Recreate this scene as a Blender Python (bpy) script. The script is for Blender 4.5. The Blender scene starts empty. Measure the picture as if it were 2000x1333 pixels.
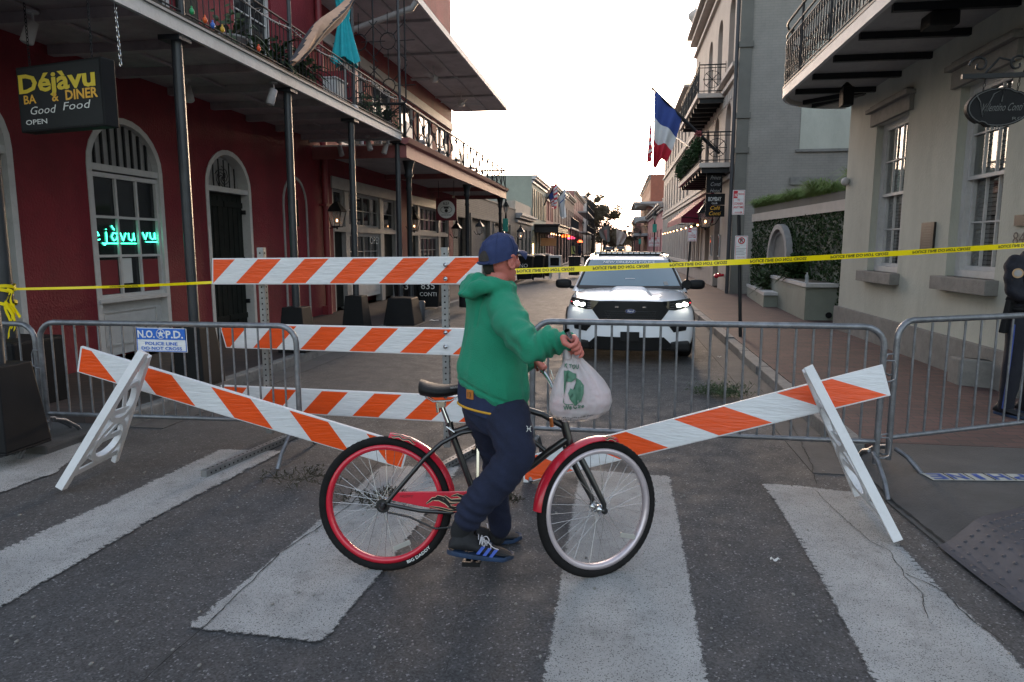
import bpy, bmesh, math, random
from mathutils import Vector as V, Matrix, noise as NZ
rnd = random.Random(7)
R = math.radians
scn = bpy.context.scene
# ------------------------------------------------------------------ camera
F, CX, CY, HC = 1343.0, 1000.0, 666.5, 1.58
PITCH = math.atan((CY-480.0)/F); YAW = math.atan(207.0/(F/math.cos(PITCH)))
cam = bpy.data.cameras.new('camera'); co = bpy.data.objects.new('camera', cam)
scn.collection.objects.link(co); scn.camera = co
cam.sensor_width = 36; cam.lens = 36*F/2000; cam.clip_start = .05; cam.clip_end = 2000
co.location = (0, 0, HC); co.rotation_euler = (math.pi/2-PITCH, 0, YAW)
# ------------------------------------------------------------------ sky and sun
wd = bpy.data.worlds.new('World'); scn.world = wd; wd.use_nodes = True
nt = wd.node_tree; bg = nt.nodes['Background']
sky = nt.nodes.new('ShaderNodeTexSky'); sky.sky_type = 'NISHITA'; sky.sun_disc = False
SUN_EL, SUN_ROT = 2.6, 1.2
sky.sun_elevation = R(SUN_EL); sky.sun_rotation = R(SUN_ROT); sky.dust_density = 4.6; sky.air_density = 1.0
hs = nt.nodes.new('ShaderNodeHueSaturation'); hs.inputs['Saturation'].default_value = .6
vm_ = nt.nodes.new('ShaderNodeVectorMath'); vm_.operation = 'MULTIPLY'; vm_.inputs[1].default_value = (.975, 1.0, 1.09)
nt.links.new(sky.outputs[0], hs.inputs['Color']); nt.links.new(hs.outputs[0], vm_.inputs[0]); nt.links.new(vm_.outputs[0], bg.inputs[0])
bg.inputs[1].default_value = .15
sl = bpy.data.lights.new('sun', 'SUN'); so = bpy.data.objects.new('sun', sl); scn.collection.objects.link(so)
sl.energy = .5; sl.angle = R(10); sl.color = (1, .72, .45)
d_ = V((math.sin(R(SUN_ROT))*math.cos(R(SUN_EL)), math.cos(R(SUN_ROT))*math.cos(R(SUN_EL)), math.sin(R(SUN_EL))))
so.rotation_euler = d_.to_track_quat('Z', 'Y').to_euler()
scn.view_settings.view_transform = 'Standard'; scn.view_settings.look = 'None'
scn.view_settings.exposure = 3.5; scn.view_settings.gamma = 1
# ------------------------------------------------------------------ measuring the photograph: a pixel's ray met with a real plane
_f = V((-math.sin(YAW)*math.cos(PITCH), math.cos(YAW)*math.cos(PITCH), -math.sin(PITCH)))
_r = V((math.cos(YAW), math.sin(YAW), 0)); _u = _r.cross(_f); C0 = V((0, 0, HC))
def ray(x, y): return _f+_r*((x-CX)/F)-_u*((y-CY)/F)
def on(x, y, ax, v):
    d = ray(x, y); return C0+d*((v-C0[ax])/d[ax])
def G(x, y, z=0): return on(x, y, 2, z)
def PX(x, y, v): return on(x, y, 0, v)
def PY(x, y, v): return on(x, y, 1, v)
def PN(x, y, o, n):
    d = ray(x, y); return C0+d*((V(o)-C0).dot(n)/d.dot(n))
# ------------------------------------------------------------------ object helpers
WM = {}
def new_obj(name, data):
    o = bpy.data.objects.new(name, data); scn.collection.objects.link(o); return o
def tag(o, label=None, cat=None, group=None, kind=None):
    if label: o['label'] = label
    if cat: o['category'] = cat
    if group: o['group'] = group
    if kind: o['kind'] = kind
    return o
def thing(name, label, cat, loc=(0, 0, 0), rz=0, group=None):
    o = new_obj(name, None); o.location = loc; o.rotation_euler = (0, 0, rz); o.empty_display_size = .2
    WM[o.name] = Matrix.Translation(V(loc)) @ Matrix.Rotation(rz, 4, 'Z')
    return tag(o, label, cat, group)
def kids(o): return [c for c in bpy.data.objects if c.parent == o]
def dup(o, loc=None, rz=None, label=None, parent=None):
    ch = kids(o)
    c = o.copy(); scn.collection.objects.link(c)
    if parent: c.parent = parent
    if loc is not None: c.location = loc
    if rz is not None: c.rotation_euler = (0, 0, rz)
    if label: c['label'] = label
    for k in ch: dup(k, parent=c)
    return c
class Fr:
    """a wall frame: s along the wall, z up, d out of it"""
    def __init__(s, o, u, n): s.o = V(o); s.u = V(u).normalized(); s.n = V(n).normalized()
    def p(s, a, z, d=0): return s.o+s.u*a+s.n*d+V((0, 0, z))
_txt = {}
def text_mesh(st, bold=0):
    k = (st, bold)
    if k not in _txt:
        cu = bpy.data.curves.new('t', 'FONT'); cu.body = st; cu.resolution_u = 2; cu.fill_mode = 'FRONT'; cu.offset = bold
        o = bpy.data.objects.new('t', cu); scn.collection.objects.link(o)
        dg = bpy.context.evaluated_depsgraph_get(); dg.update()
        me = bpy.data.meshes.new_from_object(o.evaluated_get(dg))
        vs = [tuple(v.co[:2]) for v in me.vertices]; fs = [tuple(p.vertices) for p in me.polygons]
        bpy.data.objects.remove(o); bpy.data.meshes.remove(me); bpy.data.curves.remove(cu)
        _txt[k] = (vs, fs)
    return _txt[k]
class MB:
    def __init__(s): s.v = []; s.f = []; s.sm = []; s.mi = []; s.m = 0; s.ch = []
    def add(s, vs, fs, smooth=False):
        o = len(s.v); s.ch.append((vs, fs, smooth)); s.v += [V(v) for v in vs]; s.f += [tuple(i+o for i in f) for f in fs]
        s.sm += [smooth]*len(fs); s.mi += [s.m]*len(fs); return s
    def obox(s, c, a, b, d):
        c, a, b, d = V(c), V(a), V(b), V(d)
        return s.add([c-a-b-d, c+a-b-d, c+a+b-d, c-a+b-d, c-a-b+d, c+a-b+d, c+a+b+d, c-a+b+d],
            [(0, 3, 2, 1), (4, 5, 6, 7), (0, 1, 5, 4), (1, 2, 6, 5), (2, 3, 7, 6), (3, 0, 4, 7)])
    def box(s, x0, x1, y0, y1, z0, z1):
        return s.obox(((x0+x1)/2, (y0+y1)/2, (z0+z1)/2), ((x1-x0)/2, 0, 0), (0, (y1-y0)/2, 0), (0, 0, (z1-z0)/2))
    def fbox(s, fr, s0, s1, z0, z1, d0, d1):
        return s.obox(fr.p((s0+s1)/2, (z0+z1)/2, (d0+d1)/2), fr.u*(s1-s0)/2, fr.n*(d1-d0)/2, (0, 0, (z1-z0)/2))
    def beam(s, p, q, w, h, up=(0, 0, 1)):
        p, q = V(p), V(q); a = (q-p); n = a.cross(V(up)); n = n.normalized() if n.length > 1e-6 else V((1, 0, 0))
        b = n.cross(a).normalized()
        return s.obox((p+q)/2, a/2, n*w/2, b*h/2)
    def tube(s, pts, r, n=8, closed=False, cap=True, smooth=True, ell=None):
        P = [V(p) for p in pts]; N = len(P); rr = r if isinstance(r, (list, tuple)) else [r]*N
        vs = []; ref = None
        for i, p in enumerate(P):
            if closed: t = P[(i+1) % N]-P[i-1]
            else: t = P[min(i+1, N-1)]-P[max(i-1, 0)]
            t = t.normalized() if t.length > 1e-9 else V((0, 0, 1))
            if ref is None: ref = V((0, 0, 1)) if abs(t.z) < .9 else V((1, 0, 0))
            a = (ref-t*ref.dot(t))
            if a.length < 1e-6: a = V((1, 0, 0))-t*t.x
            a.normalize(); b = t.cross(a); ref = a
            e = ell[i] if ell else 1
            for k in range(n):
                an = 2*math.pi*k/n; vs.append(p+a*(math.cos(an)*rr[i])+b*(math.sin(an)*rr[i]*e))
        fs = []
        for i in range(N if closed else N-1):
            j = (i+1) % N
            for k in range(n): fs.append((i*n+k, i*n+(k+1) % n, j*n+(k+1) % n, j*n+k))
        s.add(vs, fs, smooth)
        if cap and not closed:
            s.add([vs[k] for k in range(n)], [tuple(range(n))[::-1]]); s.add([vs[(N-1)*n+k] for k in range(n)], [tuple(range(n))])
        return s
    def lathe(s, prof, c, ax=(0, 0, 1), n=16, smooth=True):
        c = V(c); ax = V(ax).normalized(); a = V((1, 0, 0)) if abs(ax.x) < .9 else V((0, 1, 0))
        a = (a-ax*a.dot(ax)).normalized(); b = ax.cross(a); vs = []
        for r, h in prof:
            for k in range(n):
                an = 2*math.pi*k/n; vs.append(c+ax*h+a*(r*math.cos(an))+b*(r*math.sin(an)))
        fs = [(i*n+k, i*n+(k+1) % n, (i+1)*n+(k+1) % n, (i+1)*n+k) for i in range(len(prof)-1) for k in range(n)]
        s.add(vs, fs, smooth)
        if prof[0][0] > 1e-4: s.add(vs[:n], [tuple(range(n))[::-1]])
        if prof[-1][0] > 1e-4: s.add(vs[-n:], [tuple(range(n))])
        return s
    def prism(s, pts, d):
        P = [V(p) for p in pts]; n = len(P); d = V(d)
        s.add(P+[p+d for p in P], [tuple(range(n))[::-1], tuple(range(n, 2*n))]+[(i, (i+1) % n, n+(i+1) % n, n+i) for i in range(n)])
        return s
    def grid(s, fn, nu, nv, smooth=True, wu=False):
        vs = [fn(i/nu, j/nv) for j in range(nv+1) for i in range(nu+(0 if wu else 1))]; w = nu if wu else nu+1
        return s.add(vs, [(j*w+i, j*w+(i+1) % w, (j+1)*w+(i+1) % w, (j+1)*w+i) for j in range(nv) for i in range(nu)], smooth)
    def sphere(s, c, r, nu=12, nv=8, sc=(1, 1, 1)):
        c = V(c)
        return s.grid(lambda a, b: c+V((math.cos(a*2*math.pi)*math.sin(b*math.pi)*sc[0], math.sin(a*2*math.pi)*math.sin(b*math.pi)*sc[1], math.cos(b*math.pi)*sc[2]))*r, nu, nv, True, True)
    def text(s, st, o, u, v, h, align=0.5, w=None, shear=0, bold=0, mp=None, mir=False):
        """o: baseline anchor, u/v: unit directions, h cap height, w total width"""
        vs, fs = text_mesh(st, bold)
        x0 = min(p[0] for p in vs); x1 = max(p[0] for p in vs); k = h/.7; kx = (w/(x1-x0)) if w else k
        out = []
        for x, y in vs:
            a = (x-x0-(x1-x0)*align)*kx+shear*y*k; b = y*k
            out.append(mp(a, b) if mp else V(o)+V(u)*a+V(v)*b)
        s.add(out, fs); return s
    def each(s, name, mat, parent, **k):
        """every piece a part of its own"""
        for vs, fs, sm in s.ch: MB().add(vs, fs, sm).build(name, mat, parent, **k)
    def build(s, name, mats, parent=None, label=None, smooth=None, bev=0, recalc=True, sub=0, weld=False):
        me = bpy.data.meshes.new(name)
        if parent is not None:
            iw = WM[parent.name].inverted(); vv = [iw @ v for v in s.v]
        else: vv = s.v
        me.from_pydata(vv, [], s.f)
        for m in (mats if isinstance(mats, (list, tuple)) else [mats]): me.materials.append(m)
        for i, p in enumerate(me.polygons):
            p.use_smooth = s.sm[i] if smooth is None else smooth; p.material_index = s.mi[i]
        if recalc or weld or bev:
            bm = bmesh.new(); bm.from_mesh(me)
            if weld: bmesh.ops.remove_doubles(bm, verts=bm.verts, dist=1e-5)
            if bev:
                es = [e for e in bm.edges if len(e.link_faces) == 2 and e.calc_face_angle(0) > .5]
                if es: bmesh.ops.bevel(bm, geom=es, offset=bev, segments=2, affect='EDGES', profile=.6, clamp_overlap=True)
            if recalc: bmesh.ops.recalc_face_normals(bm, faces=bm.faces)
            bm.to_mesh(me); bm.free()
        o = new_obj(name, me)
        if sub:
            md = o.modifiers.new('sub', 'SUBSURF'); md.levels = sub; md.render_levels = sub
        if parent is not None: o.parent = parent; WM[o.name] = WM[parent.name]
        else: WM[o.name] = Matrix()
        if label: o['label'] = label
        return o
# ------------------------------------------------------------------ materials
MT = {}
def mk(name, col, rough=.6, metal=0, var=.12, sc=3, bump=0, bs=60, spec=.5, emit=None, es=0, alpha=1, coat=0, trans=0, stretch=None, dirt=0, dcol=(.03, .025, .02), tint=None, sheen=0):
    m = bpy.data.materials.new(name); m.use_nodes = True; t = m.node_tree; b = t.nodes['Principled BSDF']
    b.inputs['Roughness'].default_value = rough; b.inputs['Metallic'].default_value = metal
    b.inputs['Specular IOR Level'].default_value = spec; b.inputs['Alpha'].default_value = alpha
    b.inputs['Coat Weight'].default_value = coat; b.inputs['Transmission Weight'].default_value = trans
    b.inputs['Sheen Weight'].default_value = sheen
    if emit: b.inputs['Emission Color'].default_value = (*emit, 1); b.inputs['Emission Strength'].default_value = es
    N = t.nodes.new; L = t.links.new
    tc = N('ShaderNodeTexCoord'); mp = N('ShaderNodeMapping'); L(tc.outputs['Object'], mp.inputs[0])
    if stretch: mp.inputs['Scale'].default_value = stretch
    n1 = N('ShaderNodeTexNoise'); n1.inputs['Scale'].default_value = sc; n1.inputs['Detail'].default_value = 6; n1.inputs['Roughness'].default_value = .65
    L(mp.outputs[0], n1.inputs[0])
    rp = N('ShaderNodeValToRGB'); L(n1.outputs[0], rp.inputs[0])
    c2 = tint or col
    rp.color_ramp.elements[0].position = .3; rp.color_ramp.elements[1].position = .7
    rp.color_ramp.elements[0].color = (*[max(0, c*(1-var)) for c in col], 1); rp.color_ramp.elements[1].color = (*[min(1, c*(1+var)) for c in c2], 1)
    src = rp.outputs[0]
    if dirt:
        n2 = N('ShaderNodeTexNoise'); n2.inputs['Scale'].default_value = sc*2.7; n2.inputs['Detail'].default_value = 8; n2.inputs['Roughness'].default_value = .75
        L(mp.outputs[0], n2.inputs[0]); r2 = N('ShaderNodeValToRGB'); L(n2.outputs[0], r2.inputs[0])
        r2.color_ramp.elements[0].position = .52; r2.color_ramp.elements[1].position = .72
        r2.color_ramp.elements[0].color = (0, 0, 0, 1); r2.color_ramp.elements[1].color = (dirt, dirt, dirt, 1)
        mx = N('ShaderNodeMix'); mx.data_type = 'RGBA'; L(r2.outputs[0], mx.inputs[0]); L(src, mx.inputs[6]); mx.inputs[7].default_value = (*dcol, 1)
        src = mx.outputs[2]
    L(src, b.inputs['Base Color'])
    if bump:
        n3 = N('ShaderNodeTexNoise'); n3.inputs['Scale'].default_value = bs; n3.inputs['Detail'].default_value = 4
        L(mp.outputs[0], n3.inputs[0]); bp = N('ShaderNodeBump'); bp.inputs['Strength'].default_value = bump; bp.inputs['Distance'].default_value = .02
        L(n3.outputs[0], bp.inputs['Height']); L(bp.outputs[0], b.inputs['Normal'])
    MT[name] = m; return m
def mk_brick(name, c1, c2, mortar, w=.2, h=.065, ms=.008, plane='YZ', rough=.85, bump=.4, var=.5, sc=1.0):
    m = mk(name, c1, rough, bump=0, var=.1)
    t = m.node_tree; N = t.nodes.new; L = t.links.new; b = t.nodes['Principled BSDF']
    tc = N('ShaderNodeTexCoord'); sp = N('ShaderNodeSeparateXYZ'); cb = N('ShaderNodeCombineXYZ'); L(tc.outputs['Object'], sp.inputs[0])
    L(sp.outputs[plane[0]], cb.inputs[0]); L(sp.outputs[plane[1]], cb.inputs[1])
    br = N('ShaderNodeTexBrick'); L(cb.outputs[0], br.inputs[0]); br.inputs['Scale'].default_value = sc
    br.inputs['Brick Width'].default_value = w; br.inputs['Row Height'].default_value = h; br.inputs['Mortar Size'].default_value = ms
    br.inputs['Color1'].default_value = (*c1, 1); br.inputs['Color2'].default_value = (*c2, 1); br.inputs['Mortar'].default_value = (*mortar, 1)
    n = N('ShaderNodeTexNoise'); n.inputs['Scale'].default_value = 1.3; n.inputs['Detail'].default_value = 8; n.inputs['Roughness'].default_value = .7; L(tc.outputs['Object'], n.inputs[0])
    mr = N('ShaderNodeMapRange'); L(n.outputs[0], mr.inputs[0]); mr.inputs[1].default_value = .3; mr.inputs[2].default_value = .7; mr.inputs[3].default_value = 1-var*.5; mr.inputs[4].default_value = 1+var*.4
    mx = N('ShaderNodeVectorMath'); mx.operation = 'SCALE'; L(br.outputs['Color'], mx.inputs[0]); L(mr.outputs[0], mx.inputs['Scale'])
    L(mx.outputs[0], b.inputs['Base Color'])
    bp = N('ShaderNodeBump'); bp.inputs['Strength'].default_value = bump; bp.inputs['Distance'].default_value = .006; bp.invert = True
    L(br.outputs['Fac'], bp.inputs['Height']); L(bp.outputs[0], b.inputs['Normal'])
    return m
def mk_asphalt():
    m = mk('asphalt', (.05, .05, .052), .82, var=.0)
    t = m.node_tree; N = t.nodes.new; L = t.links.new; b = t.nodes['Principled BSDF']
    tc = N('ShaderNodeTexCoord')
    def nz(sc, det=6, ro=.6):
        n = N('ShaderNodeTexNoise'); n.inputs['Scale'].default_value = sc; n.inputs['Detail'].default_value = det; n.inputs['Roughness'].default_value = ro
        L(tc.outputs['Object'], n.inputs[0]); return n
    def ramp(src, a, c, lo, hi):
        r = N('ShaderNodeMapRange'); L(src, r.inputs[0]); r.inputs[1].default_value = a; r.inputs[2].default_value = c; r.inputs[3].default_value = lo; r.inputs[4].default_value = hi; return r
    big = ramp(nz(.7, 8, .7).outputs[0], .3, .7, .72, 1.3)
    mid = ramp(nz(9, 8, .8).outputs[0], .3, .7, .8, 1.2)
    vo = N('ShaderNodeTexVoronoi'); vo.inputs['Scale'].default_value = 130; L(tc.outputs['Object'], vo.inputs[0])
    grain = ramp(vo.outputs['Color'], 0, 1, .55, 1.45)
    spk = ramp(vo.outputs['Color'], .93, 1, 0, 3.0)
    sepc = N('ShaderNodeSeparateColor'); L(vo.outputs['Color'], sepc.inputs[0])
    for r, o in ((grain, 0), (spk, 1)): L(sepc.outputs[o], r.inputs[0])
    def mul(a, c, op='MULTIPLY'):
        x = N('ShaderNodeMath'); x.operation = op; L(a, x.inputs[0]); L(c, x.inputs[1]); return x.outputs[0]
    v = mul(mul(big.outputs[0], mid.outputs[0]), mul(grain.outputs[0], spk.outputs[0], 'ADD'))
    vm = N('ShaderNodeVectorMath'); vm.operation = 'SCALE'; vm.inputs[0].default_value = (.046, .045, .047); L(v, vm.inputs['Scale'])
    L(vm.outputs[0], b.inputs['Base Color'])
    rr = ramp(nz(5, 6).outputs[0], .3, .7, .65, .95); L(rr.outputs[0], b.inputs['Roughness'])
    bp = N('ShaderNodeBump'); bp.inputs['Strength'].default_value = .5; bp.inputs['Distance'].default_value = .004; L(sepc.outputs[0], bp.inputs['Height']); L(bp.outputs[0], b.inputs['Normal'])
    return m
mk_asphalt()
mk('concrete', (.06, .058, .058), .85, var=.3, sc=2.2, bump=.25, bs=90, dirt=.5, dcol=(.035, .034, .034))
mk('curb_stone', (.16, .155, .15), .8, var=.3, sc=5, bump=.3, bs=50, dirt=.7, dcol=(.04, .04, .04))
mk('crosswalk_paint', (.3, .295, .29), .75, var=.2, sc=2.2, bump=.35, bs=150, dirt=.75, dcol=(.14, .138, .136))
def paint_alpha():
    t = MT['crosswalk_paint'].node_tree; N = t.nodes.new; L = t.links.new; b = t.nodes['Principled BSDF']
    at = N('ShaderNodeAttribute'); at.attribute_name = 'wear'; tc = N('ShaderNodeTexCoord')
    n = N('ShaderNodeTexNoise'); n.inputs['Scale'].default_value = 34; n.inputs['Detail'].default_value = 12; n.inputs['Roughness'].default_value = .85; L(tc.outputs['Object'], n.inputs[0])
    a = N('ShaderNodeMath'); a.operation = 'MULTIPLY_ADD'; L(at.outputs['Fac'], a.inputs[0]); a.inputs[1].default_value = .34; L(n.outputs[0], a.inputs[2])
    r = N('ShaderNodeMapRange'); L(a.outputs[0], r.inputs[0]); r.inputs[1].default_value = .62; r.inputs[2].default_value = .7
    n2 = N('ShaderNodeTexNoise'); n2.inputs['Scale'].default_value = 170; n2.inputs['Detail'].default_value = 3; L(tc.outputs['Object'], n2.inputs[0])
    r2 = N('ShaderNodeMapRange'); L(n2.outputs[0], r2.inputs[0]); r2.inputs[1].default_value = .34; r2.inputs[2].default_value = .44; r2.inputs[3].default_value = .35
    mu = N('ShaderNodeMath'); mu.operation = 'MULTIPLY'; L(r.outputs[0], mu.inputs[0]); L(r2.outputs[0], mu.inputs[1]); L(mu.outputs[0], b.inputs['Alpha'])
paint_alpha()
mk('crack', (.012, .012, .012), 1, var=.1)
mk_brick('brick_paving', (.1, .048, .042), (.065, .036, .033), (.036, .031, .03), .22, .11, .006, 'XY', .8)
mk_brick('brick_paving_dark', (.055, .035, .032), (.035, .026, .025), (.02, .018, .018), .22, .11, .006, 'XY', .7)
mk('red_stucco', (.165, .010, .018), .8, var=.3, sc=.9, bump=.5, bs=38, dirt=.6, dcol=(.085, .01, .014))
mk('red_paint', (.19, .02, .026), .5, var=.15, sc=4, bump=.1)
mk('rose_paint', (.26, .085, .08), .6, var=.15, sc=3, bump=.1, dirt=.3, dcol=(.12, .04, .04))
mk('white_wood', (.5, .49, .48), .55, var=.1, sc=4, bump=.15, bs=30, dirt=.3, dcol=(.25, .23, .22))
mk('gray_wood', (.3, .29, .285), .6, var=.12, sc=4, bump=.15, dirt=.4, dcol=(.15, .14, .13))
mk('soffit', (.42, .39, .39), .8, var=.15, sc=2, bump=.2, dirt=.4, dcol=(.16, .13, .13))
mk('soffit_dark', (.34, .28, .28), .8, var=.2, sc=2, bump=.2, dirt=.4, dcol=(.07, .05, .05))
mk('black_iron', (.014, .015, .017), .5, var=.3, sc=8, bump=.1, spec=.3)
mk('slate_post', (.03, .034, .04), .4, var=.25, sc=6, bump=.1)
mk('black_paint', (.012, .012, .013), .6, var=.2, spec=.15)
mk('shutter_black', (.014, .016, .014), .6, var=.25, sc=6, spec=.15)
mk('glass_dark', (.012, .014, .016), .04, var=.1, spec=.8)
mk('glass_pane', (.018, .02, .022), .06, var=.1, spec=.6)
mk('neon_green', (.05, .9, .6), .4, emit=(.04, .85, .5), es=.9)
mk('lamp_glow', (1, .6, .3), .4, emit=(1, .5, .22), es=1.3)
mk('lamp_glass', (.35, .33, .3), .1, var=.05)
mk('yellow_letter', (.75, .55, .02), .5, var=.05)
mk('amber_letter', (.8, .42, .03), .5, var=.05)
mk('white_letter', (.7, .7, .68), .5, var=.05)
mk('black_letter', (.015, .015, .015), .6, var=.05)
mk('chrome', (.6, .6, .6), .15, 1, var=.05)
mk('galvanized', (.2, .205, .22), .42, .65, var=.3, sc=14, bump=.12, dirt=.5, dcol=(.1, .1, .11))
mk('white_plastic', (.68, .67, .68), .42, var=.06, sc=5, bump=.05, dirt=.3, dcol=(.42, .4, .38))
mk('orange_sheet', (.78, .075, .004), .35, var=.08, sc=5, dirt=.3, dcol=(.4, .07, .02), bump=.25, bs=9, stretch=(1, 1, 7))
mk('white_sheet', (.66, .66, .67), .35, var=.06, sc=5, dirt=.4, dcol=(.36, .34, .32), bump=.25, bs=9, stretch=(1, 1, 7))
mk('tape_yellow', (.85, .66, .0), .35, var=.05, spec=.4)
mk('rubber', (.011, .01, .01), .85, spec=.2, var=.25, sc=20, bump=.2)
mk('bike_red', (.55, .015, .035), .25, var=.08, coat=.5)
mk('bike_black', (.012, .012, .013), .3, var=.1, coat=.4)
mk('spoke', (.6, .6, .6), .25, 1)
mk('green_fleece', (.01, .24, .13), .92, var=.05, sc=18, bump=.5, bs=260, sheen=.08)
mk('navy_knit', (.008, .012, .035), .9, var=.2, sc=20, bump=.3, bs=200)
mk('navy_cap', (.016, .027, .092), .8, var=.12, sc=20, bump=.25, bs=300)
mk('skin', (.5, .145, .11), .5, var=.12, sc=14, bump=.12, bs=160)
mk('hair', (.035, .026, .022), .8, var=.3, sc=60)
mk('car_white', (.82, .84, .88), .22, var=.01, coat=.8)
mk('car_black', (.01, .01, .011), .5, var=.1, spec=.2)
mk('car_glass', (.05, .12, .16), .06, var=.05, spec=.7, coat=.2)
mk('headlight_glow', (1, 1, .9), .3, emit=(1, .96, .8), es=6)
mk('stucco_green', (.43, .43, .37), .85, var=.16, sc=.9, bump=.35, bs=55, dirt=.4, dcol=(.27, .265, .23), stretch=(1, 1, .45))
mk('stone', (.2, .19, .175), .85, var=.2, sc=4, bump=.3, dirt=.5, dcol=(.1, .09, .085))
mk('sage_paint', (.23, .245, .205), .75, var=.1, sc=2, bump=.15, dirt=.3, dcol=(.14, .145, .125))
mk_brick('gray_brick', (.26, .24, .215), (.245, .228, .205), (.22, .205, .185), .22, .075, .008, 'XZ', .85, .25, .3)
mk('hotel_stucco', (.4, .335, .29), .8, var=.12, sc=1.2, bump=.2, bs=40, dirt=.3, dcol=(.25, .2, .17))
mk('hotel_trim', (.5, .44, .39), .75, var=.08, sc=3)
mk('dark_teal', (.05, .065, .075), .6, var=.15)
mk('leaf_far', (.1, .075, .04), .8, var=.4, sc=3)
mk('leaf', (.035, .06, .02), .7, var=.4, sc=9)
mk('leaf_dark', (.022, .045, .015), .85, spec=.15, var=.45, sc=9)
mk('grass', (.12, .21, .035), .85, var=.35, sc=12)
mk('dry_twig', (.035, .03, .018), .9, var=.4, sc=20)
mk('terracotta', (.25, .09, .05), .8)
mk('paper', (.6, .6, .58), .7, var=.05)
M = MT
XL, XR, XH = -6.2, 3.9, 3.42      # left facades, right stucco house, hotel facade
FL = Fr((XL, 0, 0), (0, 1, 0), (1, 0, 0)); FR = Fr((XR, 0, 0), (0, 1, 0), (-1, 0, 0)); FH = Fr((XH, 0, 0), (0, 1, 0), (-1, 0, 0))
SW = .12
def arch(s0, s1, zs, n=14, rise=None):
    c = (s0+s1)/2; r = (s1-s0)/2; rise = rise or r
    return [(c-r*math.cos(math.pi*k/n), zs+rise*math.sin(math.pi*k/n)) for k in range(n+1)]
def wall(mb, fr, s0, s1, z0, z1, ops, th=.35):
    """wall panel with openings (a, b, zb, zt, arched)"""
    ops = sorted(ops); c = s0
    for a, b, zb, zt, ar in ops:
        if a > c: mb.fbox(fr, c, a, z0, z1, -th, 0)
        if zb > z0: mb.fbox(fr, a, b, z0, zb, -th, 0)
        if ar:
            pts = arch(a, b, zt-ar, rise=ar); mb.prism([fr.p(a, z1, 0)]+[fr.p(x, z, 0) for x, z in pts]+[fr.p(b, z1, 0)], -fr.n*th)
        elif zt < z1: mb.fbox(fr, a, b, zt, z1, -th, 0)
        c = b
    if c < s1: mb.fbox(fr, c, s1, z0, z1, -th, 0)
def arch_band(mb, fr, a, b, zb, zs, rise, w, d0, d1):
    """a frame band round an arched opening, outside the opening line"""
    o = [(a-w, zb)]+arch(a-w, b+w, zs, rise=rise+w)+[(b+w, zb)]; i = [(a, zb)]+arch(a, b, zs, rise=rise)+[(b, zb)]
    for k in range(len(o)-1):
        mb.prism([fr.p(*o[k], d1), fr.p(*o[k+1], d1), fr.p(*i[k+1], d1), fr.p(*i[k], d1)], fr.n*(d0-d1))
def win(parent, fr, a, b, zb, zt, cols, rows, d=-.12, fw=.05, mw=.022, fm='white_wood', gm='glass_pane', name='window', th=.05, glass=True, label=None):
    """sash window: frame mesh and its pane"""
    m = MB()
    m.fbox(fr, a, a+fw, zb, zt, d-th, d); m.fbox(fr, b-fw, b, zb, zt, d-th, d)
    m.fbox(fr, a+fw, b-fw, zb, zb+fw, d-th, d); m.fbox(fr, a+fw, b-fw, zt-fw, zt, d-th, d)
    for i in range(1, cols):
        s = a+fw+(b-a-2*fw)*i/cols; m.fbox(fr, s-mw/2, s+mw/2, zb+fw, zt-fw, d-th*.7, d-.003)
    for j in range(1, rows):
        z = zb+fw+(zt-zb-2*fw)*j/rows; m.fbox(fr, a+fw, b-fw, z-mw/2, z+mw/2, d-th*.6, d-.006)
    f = m.build(name, M[fm], parent, label)
    if glass:
        g = MB(); g.fbox(fr, a+fw*.5, b-fw*.5, zb+fw*.5, zt-fw*.5, d-th*.95, d-th*.8); g.build('pane', M[gm], f)
    return f
mk('glass_mirror', (.75, .78, .78), .0, var=.02, spec=1.0, coat=.6, trans=1)
# ================================================================== the ground
def struct(mb, name, mat, **k): return tag(mb.build(name, M[mat], None, **k), kind='structure')
g = MB(); g.add([(-260, -30, 0), (260, -30, 0), (260, 700, 0), (-260, 700, 0)], [(0, 1, 2, 3)]); struct(g, 'street', 'asphalt', recalc=False)
KL = -4.2
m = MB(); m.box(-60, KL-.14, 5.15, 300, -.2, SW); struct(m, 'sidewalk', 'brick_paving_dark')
m = MB(); m.box(KL-.14, KL, 5.3, 300, -.2, SW+.003); struct(m, 'kerb', 'curb_stone', bev=.015)
m = MB(); m.box(KL, KL+.32, 5.3, 300, -.2, .006); struct(m, 'gutter', 'concrete')
m = MB(); m.box(-60, KL-.05, 4.45, 5.15, -.2, .07); struct(m, 'sidewalk_apron', 'concrete', bev=.02)
# right pavement, its kerb stones one after another, and the ramp at the corner
KR = 1.72
m = MB(); m.box(KR+.15, 60, 5.36, 300, -.2, SW); struct(m, 'sidewalk', 'brick_paving')
m = MB(); y = 5.36
while y < 60:
    l = rnd.uniform(1.0, 1.7); dx = rnd.uniform(-.012, .012); dz = rnd.uniform(-.012, .012)
    m.box(KR+dx, KR+.15, y, y+l-.012, -.2, SW+.004+dz); y += l
m.box(KR, KR+.15, 60, 300, -.2, SW+.004); struct(m, 'kerb', 'curb_stone', bev=.012)
m = MB(); m.box(KR-.34, KR, 4.9, 300, -.2, .006); struct(m, 'gutter', 'concrete')
cur = [G(*p) for p in ((1640, 872), (1655, 905), (1700, 950), (1740, 990), (1800, 1040), (1850, 1082), (1925, 1137), (2010, 1195), (2200, 1310))]
cur = [a.lerp(b, k/6) for a, b in zip(cur, cur[1:]) for k in range(6)]+[cur[-1]]
cx_ = cur+[V((cur[-1].x+1.2, cur[-1].y-.6, 0)), V((60, cur[-1].y-.6, 0))]
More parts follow.
